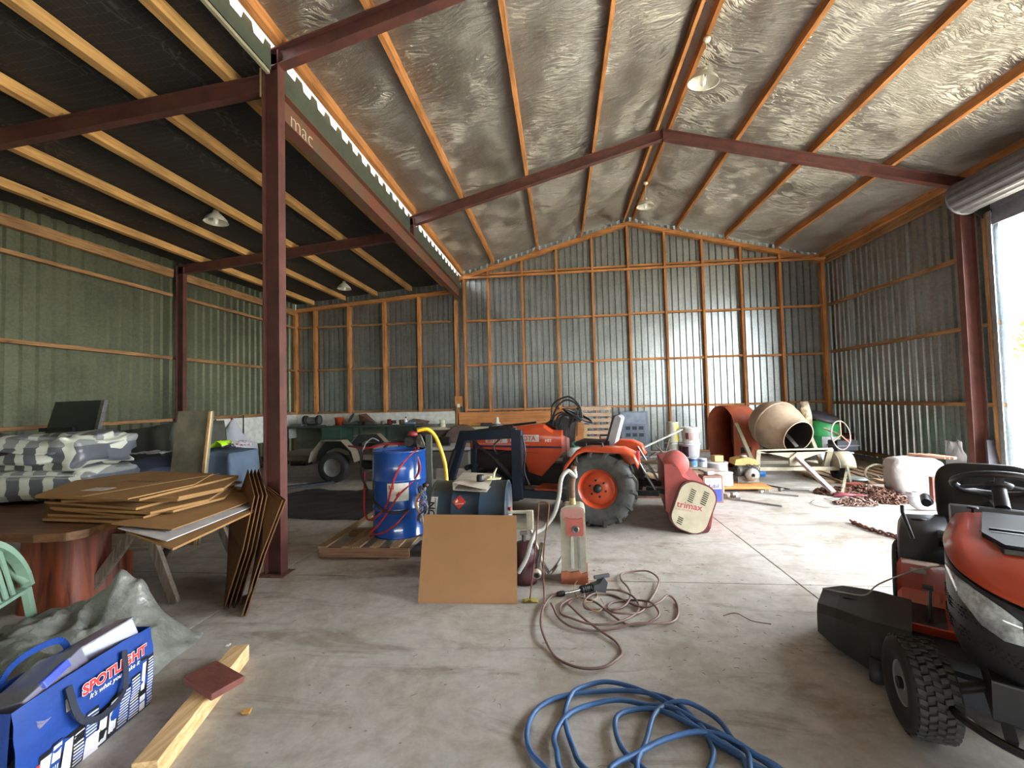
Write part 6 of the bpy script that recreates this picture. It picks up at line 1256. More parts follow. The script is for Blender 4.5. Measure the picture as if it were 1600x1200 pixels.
MB().prism([(-0.20, 0.28), (0.14, 0.28), (0.16, 0.31), (0.12, 0.37), (0.0, 0.40), (-0.18, 0.37)], -0.13, 0.13).build('yellow_cover', slotmat('#B08C4C', 0.5), t, bev=0.015); MB().lathe([(0, 0.39), (0.05, 0.39), (0.055, 0.40), (0.05, 0.42), (0, 0.42)], (-0.02, 0, 0), n=16).build('fuel_cap', slotmat('#9A958C', 0.5), t)
MB().lathe([(0.03, 0), (0.10, 0.01), (0.105, 0.04), (0.03, 0.05)], (0.03, -0.23, 0.14), (0, 1, 0), 20).build('recoil_starter', slotmat('#99948A', 0.5, metal=0.4), t)
rs = random.Random(2); b = MB()
for k in range(9): b.tube(smooth_path([(rs.uniform(-.15, .18), -0.15, rs.uniform(.1, .3)) for _ in range(4)], 3), 0.005, 5)
tag(b.build('wires', 'dkmetal', t), kind='stuff')
# --- tall curved orange guard
t = thing('curved_machine_guard', 'tall faded orange curved steel guard standing behind the small engine', 'machine guard', (3.37, 9.08, 0), R(20)); t.scale = (1.06, 1.06, 1.06)
OG = vary('faded_orange_steel', '#B8603E', 0.5, 0, 0.08, 3, c2='#A04E3C')
prf = [(-0.34, 0.0)]; 
for k in range(13): a = math.pi*(1-k/12); prf.append((0.0+0.34*math.cos(a), 0.86+0.34*math.sin(a)))
prf += [(0.36, 0.55), (0.30, 0.30), (0.30, 0.0)]
V = []; 
for y_, z_ in prf: V += [(-0.26, y_, z_), (0.26, y_, z_)]
MB().add(V, [(2*i, 2*i+2, 2*i+3, 2*i+1) for i in range(len(prf)-1)], True).build('curved_plate', OG, t, thick=0.008)
MB().prism(prf, 0.252, 0.258, 'YZ').build('side_plate', vary('dark_guard_inside', '#7A3A2C', 0.6, 0, 0.2, 6), t)
MB().box((-0.14, -0.352, 0.36), (0.08, -0.346, 0.46)).build('slot', slotmat('#241512', 0.8), t)
MB().bar((-0.26, -0.34, 0.0), (-0.26, -0.34, 0.86), 0.012, 0.03, (0, 1, 0)).build('edge_strip', OG, t)
# --- concrete mixer
t = thing('concrete_mixer', 'large cement crusted concrete mixer with its drum mouth tilted to the viewer', 'concrete mixer', (3.86, 8.0, 0), R(0))
CEM = vary('cement_crusted_steel', '#A8927A', 0.75, 0, 0.1, 4, c2='#8C7866', bump=0.3); CY = vary('mixer_cream_paint', '#A0977F', 0.6, 0, 0.15, 5)
ax = Vector((0.26, -0.86, -0.33)).normalized(); o = Vector((-0.06, 0.26, 0.93))
MB().lathe([(0, -0.33), (0.20, -0.33), (0.34, -0.26), (0.425, -0.08), (0.43, 0.05), (0.40, 0.18), (0.325, 0.38), (0.275, 0.50), (0.285, 0.515), (0.268, 0.515)], o, ax, 48).build('mixer_drum', CEM, t)
MB().lathe([(0.268, 0.514), (0.31, 0.37), (0.38, 0.17), (0.41, 0.03), (0.33, -0.24), (0.0, -0.31)], o, ax, 48).build('drum_inside', vary('shaded_drum_inside', '#3A322D', 0.8, 0, 0.15, 5), t)  # inner skin coloured dark to stand for the shade inside the drum
MB().lathe([(0.428, -0.02), (0.440, -0.01), (0.440, 0.03), (0.428, 0.04)], o, ax, 48).build('drum_band', CEM, t)
u_, w_, d_ = frame(ax)
for k in range(3): a = k*2.1; MB().bar(o+ax*0.40+(u_*math.cos(a)+w_*math.sin(a))*0.27, o-ax*0.1+(u_*math.cos(a+.5)+w_*math.sin(a+.5))*0.36, 0.02, 0.06, ax).build('mixing_blade', slotmat('#A39E96', 0.5), t)
MB().hexa([(-0.62, -0.30, 0.50), (0.55, -0.30, 0.52), (0.55, -0.26, 0.52), (-0.62, -0.26, 0.50), (-0.62, -0.30, 0.56), (0.55, -0.30, 0.58), (0.55, -0.26, 0.58), (-0.62, -0.26, 0.56)]).prism([(-0.60, 0.54), (0.50, 0.55), (0.10, 0.40), (-0.05, 0.40)], -0.30, -0.28).build('yoke_plate', CY, t, bev=0.003)
for p, q, w in (((-0.60, -0.28, 0.55), (-0.60, -0.2, 0.20), 0.07), ((0.52, -0.28, 0.56), (0.52, -0.1, 0.20), 0.09), ((-0.62, 0.55, 0.95), (-0.58, -0.1, 0.22), 0.06), ((0.55, 0.5, 0.95), (0.55, 0.0, 0.22), 0.06)): MB().bar(p, q, w, 0.05, (0, 1, 0)).build('frame_leg', CY, t, bev=0.003)
MB().box((-0.75, -0.24, 0.20), (0.80, -0.17, 0.26)).build('chassis_rail', CY, t, bev=0.004); MB().box((-0.7, 0.5, 0.20), (0.75, 0.57, 0.26)).build('chassis_rail', CY, t, bev=0.004)
MB().box((-0.60, -0.2, 0.21), (-0.54, 0.52, 0.26)).build('cross_member', CY, t); MB().box((0.50, -0.2, 0.21), (0.56, 0.52, 0.26)).build('cross_member', CY, t)
MB().bar((-0.02, -0.26, 0.46), (0.00, -1.22, 0.05), 0.07, 0.05).build('tow_bar', slotmat('#B9A9A4', 0.5), t, bev=0.004)
MB().prism([(-0.14, 0.30), (0.06, 0.30), (0.10, 0.48), (-0.02, 0.52), (-0.14, 0.42)], -0.34, -0.30).build('pivot_bracket', CY, t, bev=0.003)
V = []; pr = [(0.80+0.19*math.cos(a), 0.30+0.19*math.sin(a)) for a in [math.pi*(-0.1+1.15*k/12) for k in range(13)]]
for s_, y0 in ((1, -0.30),):
    V = []
    for x, z in pr: V += [(y0, x, z)]
gu = MB(); V = []
gy = [(-0.14+0.22*math.cos(a), 0.26+0.24*math.sin(a)) for a in [math.pi*(k/14) for k in range(15)]]
for y_, z_ in gy: V += [(0.62, y_, z_), (0.86, y_, z_)]
gu.add(V, [(2*i, 2*i+2, 2*i+3, 2*i+1) for i in range(14)], True).prism(gy, 0.615, 0.625, 'YZ'); gu.build('wheel_guard', CY, t, thick=0.006)
for x in (0.74, -0.72): MB().lathe([(0.06, -0.06), (0.15, -0.07), (0.19, -0.04), (0.19, 0.04), (0.15, 0.07), (0.06, 0.06)], (x, -0.12, 0.19), (1, 0, 0), 28).build('wheel', 'rubber', t)
gc = Vector((0.48, 0.32, 1.10))
MB().lathe([(0.0, -0.07), (0.22, -0.07), (0.235, -0.05), (0.235, 0.05), (0.22, 0.07), (0.05, 0.09), (0, 0.09)], gc, (0.9, -0.42, 0.1), 32).build('gear_cover', vary('spotted_cream_steel', '#B9A98C', 0.6, 0, 0.1, 12, c2='#5A4A3C'), t)
hw = Vector((0.83, -0.05, 0.76)); u_, w_, d_ = frame((0.45, -0.85, 0.1))
MB().tube([hw+(u_*math.cos(a)+w_*math.sin(a))*0.24 for a in [k*2*math.pi/36 for k in range(36)]], 0.010, 8, closed=True).build('hand_wheel', slotmat('#A89C94', 0.4, metal=0.4), t)
for k in range(3): a = 0.4+k*2.094; MB().tube([hw, hw+(u_*math.cos(a)+w_*math.sin(a))*0.24], 0.010, 6).build('wheel_spoke', slotmat('#A8826A', 0.5), t)
MB().tube([hw, hw+Vector((-0.12, 0.25, 0.1))], 0.018, 10).build('wheel_shaft', CY, t)
MB().bar((0.66, -0.45, 0.30), (0.68, -0.50, 0.0), 0.03, 0.03, (1, 0, 0)).build('prop_stand', CY, t); MB().bar((0.1, -1.25, 0.04), (0.75, -0.3, 0.24), 0.03, 0.03).build('brace', CY, t)
# items around the mixer
t = drum('oil_drum', 'bright green steel drum with a white label behind the mixer', (5.42, 9.75, 0.0), (0, 0, 1), 0.29, 0.92, slotmat('#3FA45E', 0.35))
b = MB(); 
for i in range(8): a0 = R(-125+i*9); a1 = R(-125+(i+1)*9); q = 0.293; b.add([(q*math.cos(a0), q*math.sin(a0), 0.36), (q*math.cos(a1), q*math.sin(a1), 0.36), (q*math.cos(a1), q*math.sin(a1), 0.60), (q*math.cos(a0), q*math.sin(a0), 0.60)], [(0, 1, 2, 3)])
b.build('paper_label', slotmat('#E2E2E4', 0.5), t)
t = thing('tub_lid', 'dark grey oval plastic lid lying on top of the green drum', 'lid', (5.40, 9.70, 0.96), rot=(R(20), R(10), 0)); MB().lathe([(0, 0.05), (0.24, 0.04), (0.28, 0.0), (0.30, 0.0), (0.25, 0.06), (0, 0.07)], n=28).build('lid', slotmat('#4A474C', 0.5), t)
drum('oil_drum', 'dark red brown steel drum in the corner behind the plastic tub', (6.02, 10.25, 0.0), (0, 0, 1), 0.25, 0.58, slotmat('#5C2A28', 0.5), ribs=(0.5,))
t = thing('plastic_tub', 'translucent pale blue storage tub on the pallet beside the mixer', 'storage tub', (5.05, 8.95, 0.062), R(2)); TB = slotmat('#A9B4C2', 0.35)
MB().hexa([(-0.24, -0.17, 0), (0.24, -0.17, 0), (0.24, 0.17, 0), (-0.24, 0.17, 0), (-0.29, -0.21, 0.29), (0.29, -0.21, 0.29), (0.29, 0.21, 0.29), (-0.29, 0.21, 0.29)]).build('tub_body', TB, t, bev=0.02); MB().box((-0.31, -0.23, 0.28), (0.31, 0.23, 0.31)).build('rim', slotmat('#BFC8D2', 0.35), t, bev=0.008)
t = thing('tool_case', 'black plastic tool case with grey corners standing on the storage tub', 'case', (5.32, 8.98, 0.374), R(8)); MB().box((-0.20, -0.13, 0), (0.20, 0.13, 0.20)).build('case', slotmat('#3A3D42', 0.45), t, bev=0.02); MB().box((-0.21, -0.14, 0.09), (0.21, 0.14, 0.11)).build('seam', slotmat('#6A6E74', 0.4), t); MB().box((-0.04, -0.15, 0.2), (0.06, -0.05, 0.225)).build('latch', slotmat('#A44A44', 0.5), t)
t = thing('blue_drill', 'bright blue plastic item on the floor under the mixer', 'tool', (3.55, 8.35, 0.0), 0.3); MB().lathe([(0, -0.10), (0.04, -0.09), (0.055, 0), (0.04, 0.08), (0, 0.1)], (0, 0, 0.06), (1, 0, 0), 14).cyl((0.04, 0, 0.02), (0.10, 0, 0.0), 0.02).build('body', slotmat('#3A7CC4', 0.4), t)
# --- pallet with chains
t = thing('pallet', 'long grey timber pallet on the floor right of the mixer', 'pallet', (5.15, 8.20, 0), R(-4))
for k in range(9): MB().box((-0.85+k*0.20, -0.62, 0.03), (-0.75+k*0.20, 0.85, 0.055)).build('slat', 'palletY', t)
for y in (-0.55, 0.1, 0.75): MB().box((-0.86, y, 0), (0.86, y+0.06, 0.03)).build('bearer', 'palletX', t)
def chain(name, label, pts, link=0.055, r=0.009, mat='rust', n=None, stuff_pile=None):
    b = MB(); P = smooth_path(pts, 10); d = 0; prev = P[0]; k = 0
    t_ = thing(name, label, 'chain')
    lens = [0]
    for p, q in zip(P, P[1:]): lens.append(lens[-1]+(q-p).length)
    tot = lens[-1]; cnt = int(tot/(link*0.72))
    def pos(s_):
        for i in range(len(lens)-1):
            if lens[i+1] >= s_: f = (s_-lens[i])/max(1e-6, lens[i+1]-lens[i]); return P[i].lerp(P[i+1], f)
        return P[-1]
    base = None
    for i in range(cnt):
        c = pos(i*link*0.72+link/2); c2 = pos(min(tot, i*link*0.72+link/2+0.02)); d = (c2-c); d = d.normalized() if d.length > 1e-5 else Vector((1, 0, 0))
        if base is None:
            ring = [Vector((math.cos(a)*(link/2), math.sin(a)*(link*0.32), 0)) for a in [k*2*math.pi/10 for k in range(10)]]
            o_ = MB().tube(ring, r, 5, closed=True).build('link', mat, t_); base = o_
        else: o_ = bpy.data.objects.new('link', base.data); COL.objects.link(o_); o_.parent = t_
        o_.location = c; o_.rotation_euler = (R(40 if i % 2 else -50)+rnd(-.3, .3), rnd(-.25, .25), math.atan2(d.y, d.x))
    return t_
chain('chain', 'single rusty chain stretched across the floor towards the mower', [(3.25, 5.42, 0.02), (3.25, 5.15, 0.02), (3.32, 4.9, 0.02), (3.40, 4.55, 0.02)], 0.060, 0.010)
chain('chain', 'grey chain lying along the front of the long pallet', [(5.05, 7.95, 0.075), (5.25, 7.78, 0.075), (5.5, 7.78, 0.075), (5.75, 7.65, 0.07)], 0.07, 0.012, slotmat('#6A625A', 0.6, metal=0.4))
def pile(name, label, cx, cy, rx, ry, h, n, mat, seed):
    rs = random.Random(seed); b = MB()
    for k in range(n):
        a = rs.uniform(0, 6.283); q = math.sqrt(rs.random()); x = cx+rx*q*math.cos(a); y = cy+ry*q*math.sin(a); z = 0.015+h*(1-q*q)*rs.random()
        e = Euler((rs.uniform(-1.2, 1.2), rs.uniform(-.6, .6), rs.uniform(0, 6.3))).to_matrix()
        ring = [Vector((x, y, z))+e@Vector((math.cos(w)*0.034, math.sin(w)*0.021, 0)) for w in [j*2*math.pi/8 for j in range(8)]]
        for p in ring: p.z = max(p.z, 0.009)
        b.tube(ring, 0.0085, 4, closed=True)
    return tag(b.build(name, mat, None), label, 'chain', kind='stuff')
pile('chain_pile', 'heap of brown rusty chain nearest the mixer tow bar', 4.02, 6.95, 0.30, 0.22, 0.08, 170, 'rust', 1)
pile('chain_pile', 'large heap of rusty chain in the middle of the floor by the white bag', 4.42, 6.95, 0.42, 0.28, 0.09, 260, 'rust', 2)
pile('chain_pile', 'small pinkish heap of chain in front of the other chain heaps', 3.86, 6.30, 0.26, 0.14, 0.06, 120, slotmat('#8A6E60', 0.7), 3)
pile('chain_pile', 'low heap of rusty chain next to the pipe elbow', 4.35, 6.45, 0.32, 0.18, 0.06, 150, 'rust', 4)
b = MB()
for k in range(5): b.tube(smooth_path([(3.82+k*.02, 6.70+k*0.02, 0.02), (3.95, 6.62+k*.03, 0.05), (4.1+k*.02, 6.68-k*.02, 0.03), (4.22, 6.75+k*.02, 0.02)], 4), 0.014, 6)
tag(b.build('red_rope', slotmat('#A2525A', 0.8), None), 'pink red rope bundle among the rusty chains', 'rope', kind='stuff')
hose('loose_wire', 'thin loops of loose wire on the floor left of the chains', 'wire', [(3.45, 6.5, .01), (3.3, 6.3, .01), (3.35, 6.1, .01), (3.6, 6.15, .02), (3.75, 6.4, .02), (3.6, 6.55, .02), (3.7, 6.2, .01), (3.95, 6.1, .01)], 0.004, 'steel', n=5)
tag(MB().bar((4.9, 7.25, 0.06), (5.75, 7.45, 0.06), 0.12, 0.09).build('old_sleeper', 'oldX', None, bev=0.008), 'weathered grey timber baulk in front of the long pallet', 'timber')
tag(MB().cbox((4.55, 7.45, 0.03), (0.25, 0.18, 0.05), (0, 0, 0.4)).build('red_brick', slotmat('#A85A4A', 0.8), None, bev=0.006), 'reddish brick piece at the front of the pallet', 'brick')
t = thing('metal_plate', 'pale round metal plate lying on the pallet', 'plate', (4.72, 7.72, 0.062)); MB().lathe([(0, 0), (0.18, 0), (0.2, 0.02), (0.12, 0.035), (0, 0.04)], n=24).build('plate', slotmat('#9AA39E', 0.5, metal=0.4), t)
for k, (p, q, lb, c_) in enumerate((((2.95, 6.95, 0.02), (3.35, 6.7, 0.02), 'pale steel crowbar on the floor left of the mixer tow bar', '#9A9692'), ((3.15, 7.6, 0.03), (3.45, 7.15, 0.02), 'dark bar on the floor right of the small engine', '#3C3A3A'), ((2.45, 6.5, 0.015), (2.85, 6.12, 0.015), 'thin steel rod on the floor right of the oil carton', '#9A9692'), ((3.3, 7.1, 0.02), (3.65, 7.0, 0.03), 'short hammer like tool on the floor left of the tow bar', '#6A655E'))):
    t = thing('floor_tool', lb, 'tool'); p = Vector(p); q = Vector(q); MB().tube([p, q], 0.012, 8).build('shaft', slotmat(c_, 0.5, metal=0.4), t); MB().cbox(p+Vector((0, 0, 0.01)), (0.07, 0.05, 0.04), (0, 0, 0.6+k)).build('head', slotmat(c_, 0.5, metal=0.4), t, bev=0.006)
t = thing('scrap_parts', 'little heap of grey metal parts on the floor beside the oil carton', 'metal parts', (2.38, 6.62, 0)); rs = random.Random(6)
for k in range(7): MB().cbox((rs.uniform(-.12, .14), rs.uniform(-.08, .08), 0.02+0.01*k), (rs.uniform(.04, .1), rs.uniform(.03, .06), 0.035), (0, 0, rs.uniform(0, 3))).build('metal_piece', slotmat('#8A857E', 0.5, metal=0.3), t, bev=0.004)
# --- white builder's bag
t, b = soft_box((5.05, 6.95, 0.0), (0.62, 0.52, 0.52), R(-22), 0.02, 4, 'builders_bag', 'square white woven bulk bag by the right wall near the doorway', 'bulk bag', 'white'); b.build('bag_body', vary('white_woven_bag', '#A9A29E', 0.7, 0, 0.08, 6, bump=0.3), t)
for k in range(3): MB().bar((0.0+k*0.10, 0.16, 0.545), (0.34+k*0.05, -0.05, 0.53), 0.07, 0.03).build('timber_offcut', slotmat('#A0705C', 0.7), t)
MB().tube(smooth_path([(-0.28, 0.1, 0.33), (-0.38, 0.1, 0.38), (-0.50, 0.1, 0.33), (-0.54, 0.1, 0.22), (-0.46, 0.1, 0.14), (-0.30, 0.1, 0.12)], 5), 0.016, 8).build('lifting_loop', slotmat('#BDB89C', 0.6), t)
tag(MB().box((4.80, 6.30, 0), (4.86, 6.36, 0.35)).build('timber_stake', slotmat('#8E4E40', 0.7), None), 'short red brown stake at the front corner of the white bag', 'timber')
t = thing('pipe_elbow', 'grey white plastic drain pipe elbow on the floor by the white bag', 'pipe', (4.38, 5.98, 0)); MB().tube(smooth_path([(-0.06, 0, 0.21), (-0.06, 0, 0.12), (0.0, 0, 0.058), (0.12, 0, 0.052), (0.26, 0, 0.052)], 5), 0.05, 16).build('pipe', slotmat('#A9A4A8', 0.4), t); MB().lathe([(0.045, 0), (0.06, 0), (0.06, 0.06), (0.045, 0.06)], (-0.06, 0, 0.17), n=20, closed=True).build('socket', slotmat('#B9B4B8', 0.4), t)
# --- by the doorway
b = MB(); b.grid(lambda u, v: (6.28-0.10*v+0.04*nz(u*4, v*4, 1), 7.52+0.42*u-0.1*v*u+0.05*nz(u*5, v*3, 5), 0.05+0.62*v+0.04*nz(u*3, v*3, 9)), 16, 20)
tag(b.build('plastic_sheet', vary('clear_crinkled_plastic', '#B9BCC4', 0.15, 0, 0.1, 5, alpha=0.7, spec=0.8), None, thick=0.002), 'crumpled clear plastic sheet against the post by the doorway', 'plastic sheet')
t = thing('dark_board', 'dark grey board standing between the door post and the doorway', 'board', (6.28, 7.10, 0)); MB().hexa([(-0.10, 0.0, 0), (0.18, 0.0, 0), (0.18, 0.03, 0), (-0.10, 0.03, 0), (0.0, 0.14, 0.72), (0.18, 0.14, 0.72), (0.18, 0.17, 0.72), (0.0, 0.17, 0.72)]).build('board', slotmat('#2E2B32', 0.6), t)
tag(MB().prism([(7.75+0.07*math.cos(k*math.pi/8), 1.62+0.16*math.sin(k*math.pi/8)) for k in range(16)], XR-0.012, XR-0.004, 'YZ').build('wall_patch', slotmat('#8E8478', 0.7), None), 'pale oval patch fixed on the right wall near the post', 'patch')
# --- dry grass stalks and leaves on the floor
rs = random.Random(31)
b = MB()
for k in range(320):
    x = rs.uniform(-2.2, 3.2); y = rs.uniform(1.9, 6.0); 
    if rs.random() < 0.5: x = rs.gauss(0.6, 0.5); y = rs.gauss(3.3, 0.5)
    a = rs.uniform(0, 3.14); l = rs.uniform(0.008, 0.035); b.tube([(x, y, 0.002), (x+l*math.cos(a)*.5, y+l*math.sin(a)*.5, 0.004), (x+l*math.cos(a+.2), y+l*math.sin(a+.2), 0.002)], 0.0012, 3)
tag(b.build('dry_grass', slotmat('#7E6A4C', 0.9), None), 'scattered dry grass stalks and chaff on the concrete floor', 'debris', kind='stuff')
for k, (x, y) in enumerate(((1.45, 2.55), (1.2, 2.9), (1.05, 2.95))): pass
hose('dry_twig', 'thin dry forked twig on the floor between the cord and the mower', 'twig', [fl_(1130, 962, .004), fl_(1150, 958, .012), fl_(1175, 970, .006), fl_(1205, 975, .004)], 0.003, slotmat('#7A5C48', 0.8), n=4)
# ================================================================ RIDE-ON MOWER
MO = vary('mower_orange_red', '#B23A1E', 0.35, 0, 0.06, 5, coat=0.4); MBK = vary('mower_black_plastic', '#232326', 0.45, 0, 0.12, 10); MG = vary('mower_grey_plastic', '#3A3B3E', 0.45, 0, 0.1, 10)
t = thing('ride_on_mower', 'orange and black ride-on lawn mower facing the viewer at the right edge', 'ride-on mower', (2.575, 2.965, 0), R(-126))
def turf_tyre(x, y, r, w, rim_r, steer, rows=34, nz_=5, out=-1):
    """turf tyre with interlocking tread blocks"""
    q = thing('wheel', None, None, (x, y, r)); q.parent = t; q.rotation_euler = (0, 0, steer)
    for k_ in ('label', 'category'):
        if k_ in q: del q[k_]
    prof = [(rim_r, -w*0.40), (rim_r+0.03, -w*0.5), (r*0.82, -w*0.52), (r*0.93, -w*0.46), (r-0.008, -w*0.36), (r-0.006, 0), (r-0.008, w*0.36), (r*0.93, w*0.46), (r*0.82, w*0.52), (rim_r+0.03, w*0.5), (rim_r, w*0.40)]
    MB().lathe(prof, (0, 0, 0), (0, 1, 0), 44).build('tyre', vary('turf_tyre_rubber', '#1E1D1C', 0.8, 0, 0.2, 12), q)
    b = MB(); nb_ = nz_; 
    for i in range(rows):
        for j in range(nb_):
            yy = (j-(nb_-1)/2)*w*0.84/nb_; a = 2*math.pi*(i+(0.5 if j % 2 else 0))/rows; fall = abs(yy)/(w*0.5); rr_ = r-0.006-0.035*max(0, fall-0.62)
            hw_, hl = w*0.84/nb_*0.50, math.pi/rows*0.62; sk = 0.35*(1 if j % 2 else -1)*hl
            P = []
            for h in (0, 0.009):
                for sx, sy in ((-1, -1), (1, -1), (1, 1), (-1, 1)):
                    an = a+sx*hl*(1 if h == 0 else 0.85)+sy*sk; R_ = rr_+h; P.append((R_*math.cos(an), yy+sy*hw_*(1 if h == 0 else 0.88), R_*math.sin(an)))
            b.hexa(P)
    tag(b.build('tread_blocks', vary('dusty_tread', '#33302D', 0.85, 0, 0.2, 14), q), kind='stuff')
    yo = out*w*0.40
    MB().lathe([(rim_r+0.008, yo), (rim_r-0.01, yo-out*0.01), (rim_r*0.75, yo-out*0.03), (rim_r*0.35, yo-out*0.01), (0.02, yo+out*0.0), (0, yo)], (0, 0, 0), (0, 1, 0), 32).build('rim', slotmat('#A9A8AC', 0.4), q)
    MB().cyl((0, yo-out*.01, 0), (0, yo+out*0.012, 0), 0.025, n=14).build('hub_cap', 'dkmetal', q)
    MB().cyl((0, -out*w*0.3, 0), (0, yo*0.9, 0), rim_r*0.98, n=28).build('rim_barrel', slotmat('#77767A', 0.5), q)
turf_tyre(1.27, -0.36, 0.195, 0.165, 0.09, R(19)); turf_tyre(1.27, 0.36, 0.195, 0.165, 0.09, R(19), out=1)
turf_tyre(0.0, -0.36, 0.25, 0.21, 0.11, 0, 38); turf_tyre(0.0, 0.36, 0.26, 0.22, 0.11, 0, 38, out=1)
MB().tube([(1.27, -0.30, 0.20), (1.27, -0.12, 0.30), (1.27, 0.12, 0.30), (1.27, 0.30, 0.20)], 0.022, 10).build('front_axle', 'dkmetal', t)
MB().box((0.0, -0.16, 0.26), (1.30, 0.16, 0.40)).build('chassis', 'dkmetal', t, bev=0.01)
# hood: outline in plan, wall below (grille) and top skin
out_ = [(0.56, 0.175), (0.85, 0.22), (1.15, 0.25), (1.32, 0.245), (1.42, 0.215), (1.485, 0.15), (1.515, 0.075), (1.525, 0.0)]
full = [(x, -y) for x, y in out_]+[(x, y) for x, y in out_[:-1][::-1]]
def ztop(x, y): return 0.83-0.01*max(0, (x-0.56)/0.97)-0.13*max(0, (x-1.20)/0.33)**1.6*(1-0.35*min(1, abs(y)/0.25))
P = smooth_path([(x, y, 0) for x, y in full], 5); n = len(P)
b = MB(); rings = []
for tt in (0.0, 0.12, 0.25, 0.6, 0.9, 1.0):
    ring = []
    for p in P:
        zt = ztop(p.x, p.y)-0.015; zl = 0.40+0.02*abs(p.y)/0.25-0.09*max(0, (p.x-1.1)/0.4)*(1-abs(p.y)/0.3); z = zl+(zt-zl)*tt; s_ = 0.90+0.10*min(1, tt/0.25) if tt < 0.25 else 1.0
        fx = 1.0-0.05*(1-min(1, tt/0.6)) if p.x > 1.1 else 1.0
        ring.append((0.9+(p.x-0.9)*s_*fx if p.x > 0.9 else p.x, p.y*s_, z))
    rings.append(ring)
V = [q for r_ in rings for q in r_]; F = [(i*n+j, i*n+j+1, (i+1)*n+j+1, (i+1)*n+j) for i in range(5) for j in range(n-1)]
b.add(V, F, True); b.build('grille_panel', MBK, t, thick=0.006)
def topskin(v0, v1, lift, crown, x0=0.56, x1=None, nm='hood', mt=None, inset=1.0):
    b = MB(); rows = []
    Q = [p for p in P if p.y <= 0.0001]; Q = Q[::1]
    m_ = 8; V = []
    for p in Q:
        for k in range(m_+1):
            f = v0+(v1-v0)*k/m_; y = p.y*f; x = p.x if True else 0; 
            xx = min(p.x, 1.525); z = ztop(p.x, p.y)*1.0; z = ztop(xx, p.y)+crown*(1-f*f)*(abs(p.y)/0.25)+lift
            V.append((xx+(0.0 if f == 1 else 0.0), y, z))
    F = [(i*(m_+1)+j, i*(m_+1)+j+1, (i+1)*(m_+1)+j+1, (i+1)*(m_+1)+j) for i in range(len(Q)-1) for j in range(m_)]
    b.add(V, F, True); return b.build(nm, mt, t, thick=0.008)
topskin(-1.02, 1.02, 0.0, 0.025, nm='hood', mt=MO)
# orange lip over the nose and black centre vent
MB().prism([(0.64, -0.09), (1.10, -0.13), (1.28, -0.08), (1.28, 0.08), (1.10, 0.13), (0.64, 0.09)], 0.835, 0.868, 'XY').build('centre_cap', slotmat('#17171A', 0.75), t, bev=0.012)
for k in range(5): MB().box((1.02+k*0.045, -0.10, 0.862-k*0.004), (1.035+k*0.045, 0.10, 0.874-k*0.004)).build('vent_slat', MBK, t)
MB().prism([(1.00, -0.13), (1.30, -0.09), (1.30, 0.09), (1.00, 0.13)], 0.815, 0.855, 'XY').build('vent_frame', MBK, t, bev=0.006)
# headlights following the nose
for s_ in (-1, 1):
    b = MB(); A = [(1.34, 0.248, 0.775), (1.41, 0.224, 0.755), (1.475, 0.168, 0.725), (1.503, 0.116, 0.695), (1.512, 0.065, 0.655)]; B_ = [(1.345, 0.247, 0.76), (1.42, 0.220, 0.68), (1.475, 0.166, 0.605), (1.503, 0.112, 0.575), (1.512, 0.065, 0.575)]
    V = []
    for p, q in zip(A, B_): V += [(p[0]+0.012, s_*(p[1]+0.010), p[2]), (q[0]+0.014, s_*(q[1]+0.008), q[2])]
    b.add(V, [(2*i, 2*i+1, 2*i+3, 2*i+2) for i in range(4)], True); hl = b.build('headlight_lens', vary('headlight_lens', '#B9BEC4', 0.08, 0, 0.05, 20, spec=1.0, coat=1.0, c2='#6E7072'), t, thick=0.006)
    MB().sphere((1.492, s_*0.145, 0.665), 0.022, 12, 8, (0.5, 1, 1)).build('lamp_reflector', 'chrome', hl)
# mesh dimples on the nose
b = MB()
for s_ in (-1, 1):
    for row, (z0, cnt) in enumerate(((0.60, 22), (0.585, 22), (0.57, 20), (0.52, 26), (0.505, 26), (0.49, 26))):
        for k in range(cnt):
            f = (k+0.5*(row % 2))/26; j = f*(len(out_)-3)+2; i = min(int(j), len(out_)-2); g_ = j-i; x = out_[i][0]*(1-g_)+out_[i+1][0]*g_; y = out_[i][1]*(1-g_)+out_[i+1][1]*g_
            zz = z0-0.08*(1-abs(y)/0.25)**2+0.03; zt_ = ztop(x, y)-0.015; zl_ = 0.40+0.02*abs(y)/0.25-0.09*max(0, (x-1.1)/0.4)*(1-abs(y)/0.3); tt_ = (zz-zl_)/(zt_-zl_); fx = 1.0-0.05*(1-min(1, tt_/0.6)) if x > 1.1 else 1.0; nn_ = Vector(((x-1.15)*1.2, y*1.6, 0)).normalized(); b.cbox(((0.9+(x-0.9)*fx)+nn_.x*0.003, s_*(y+nn_.y*0.003), zz), (0.009, 0.010, 0.009), (0.4, 0, 0.3))
tag(b.build('grille_holes', slotmat('#08080A', 0.9), t), kind='stuff')
MB().tube(smooth_path([(1.18, -0.30, 0.22), (1.42, -0.27, 0.22), (1.56, -0.14, 0.22), (1.59, 0, 0.22), (1.56, 0.14, 0.22), (1.42, 0.27, 0.22), (1.18, 0.30, 0.22)], 5), 0.016, 12).build('bumper_bar', slotmat('#1A1A1C', 0.25), t)
for s_ in (-1, 1): MB().bar((1.30, s_*0.14, 0.36), (1.55, s_*0.12, 0.23), 0.03, 0.03).build('bumper_bracket', MBK, t)
MB().prism([(1.2, 0.22), (1.50, 0.26), (1.52, 0.42), (1.2, 0.42)], -0.16, 0.16).build('front_guard', MBK, t, bev=0.01)
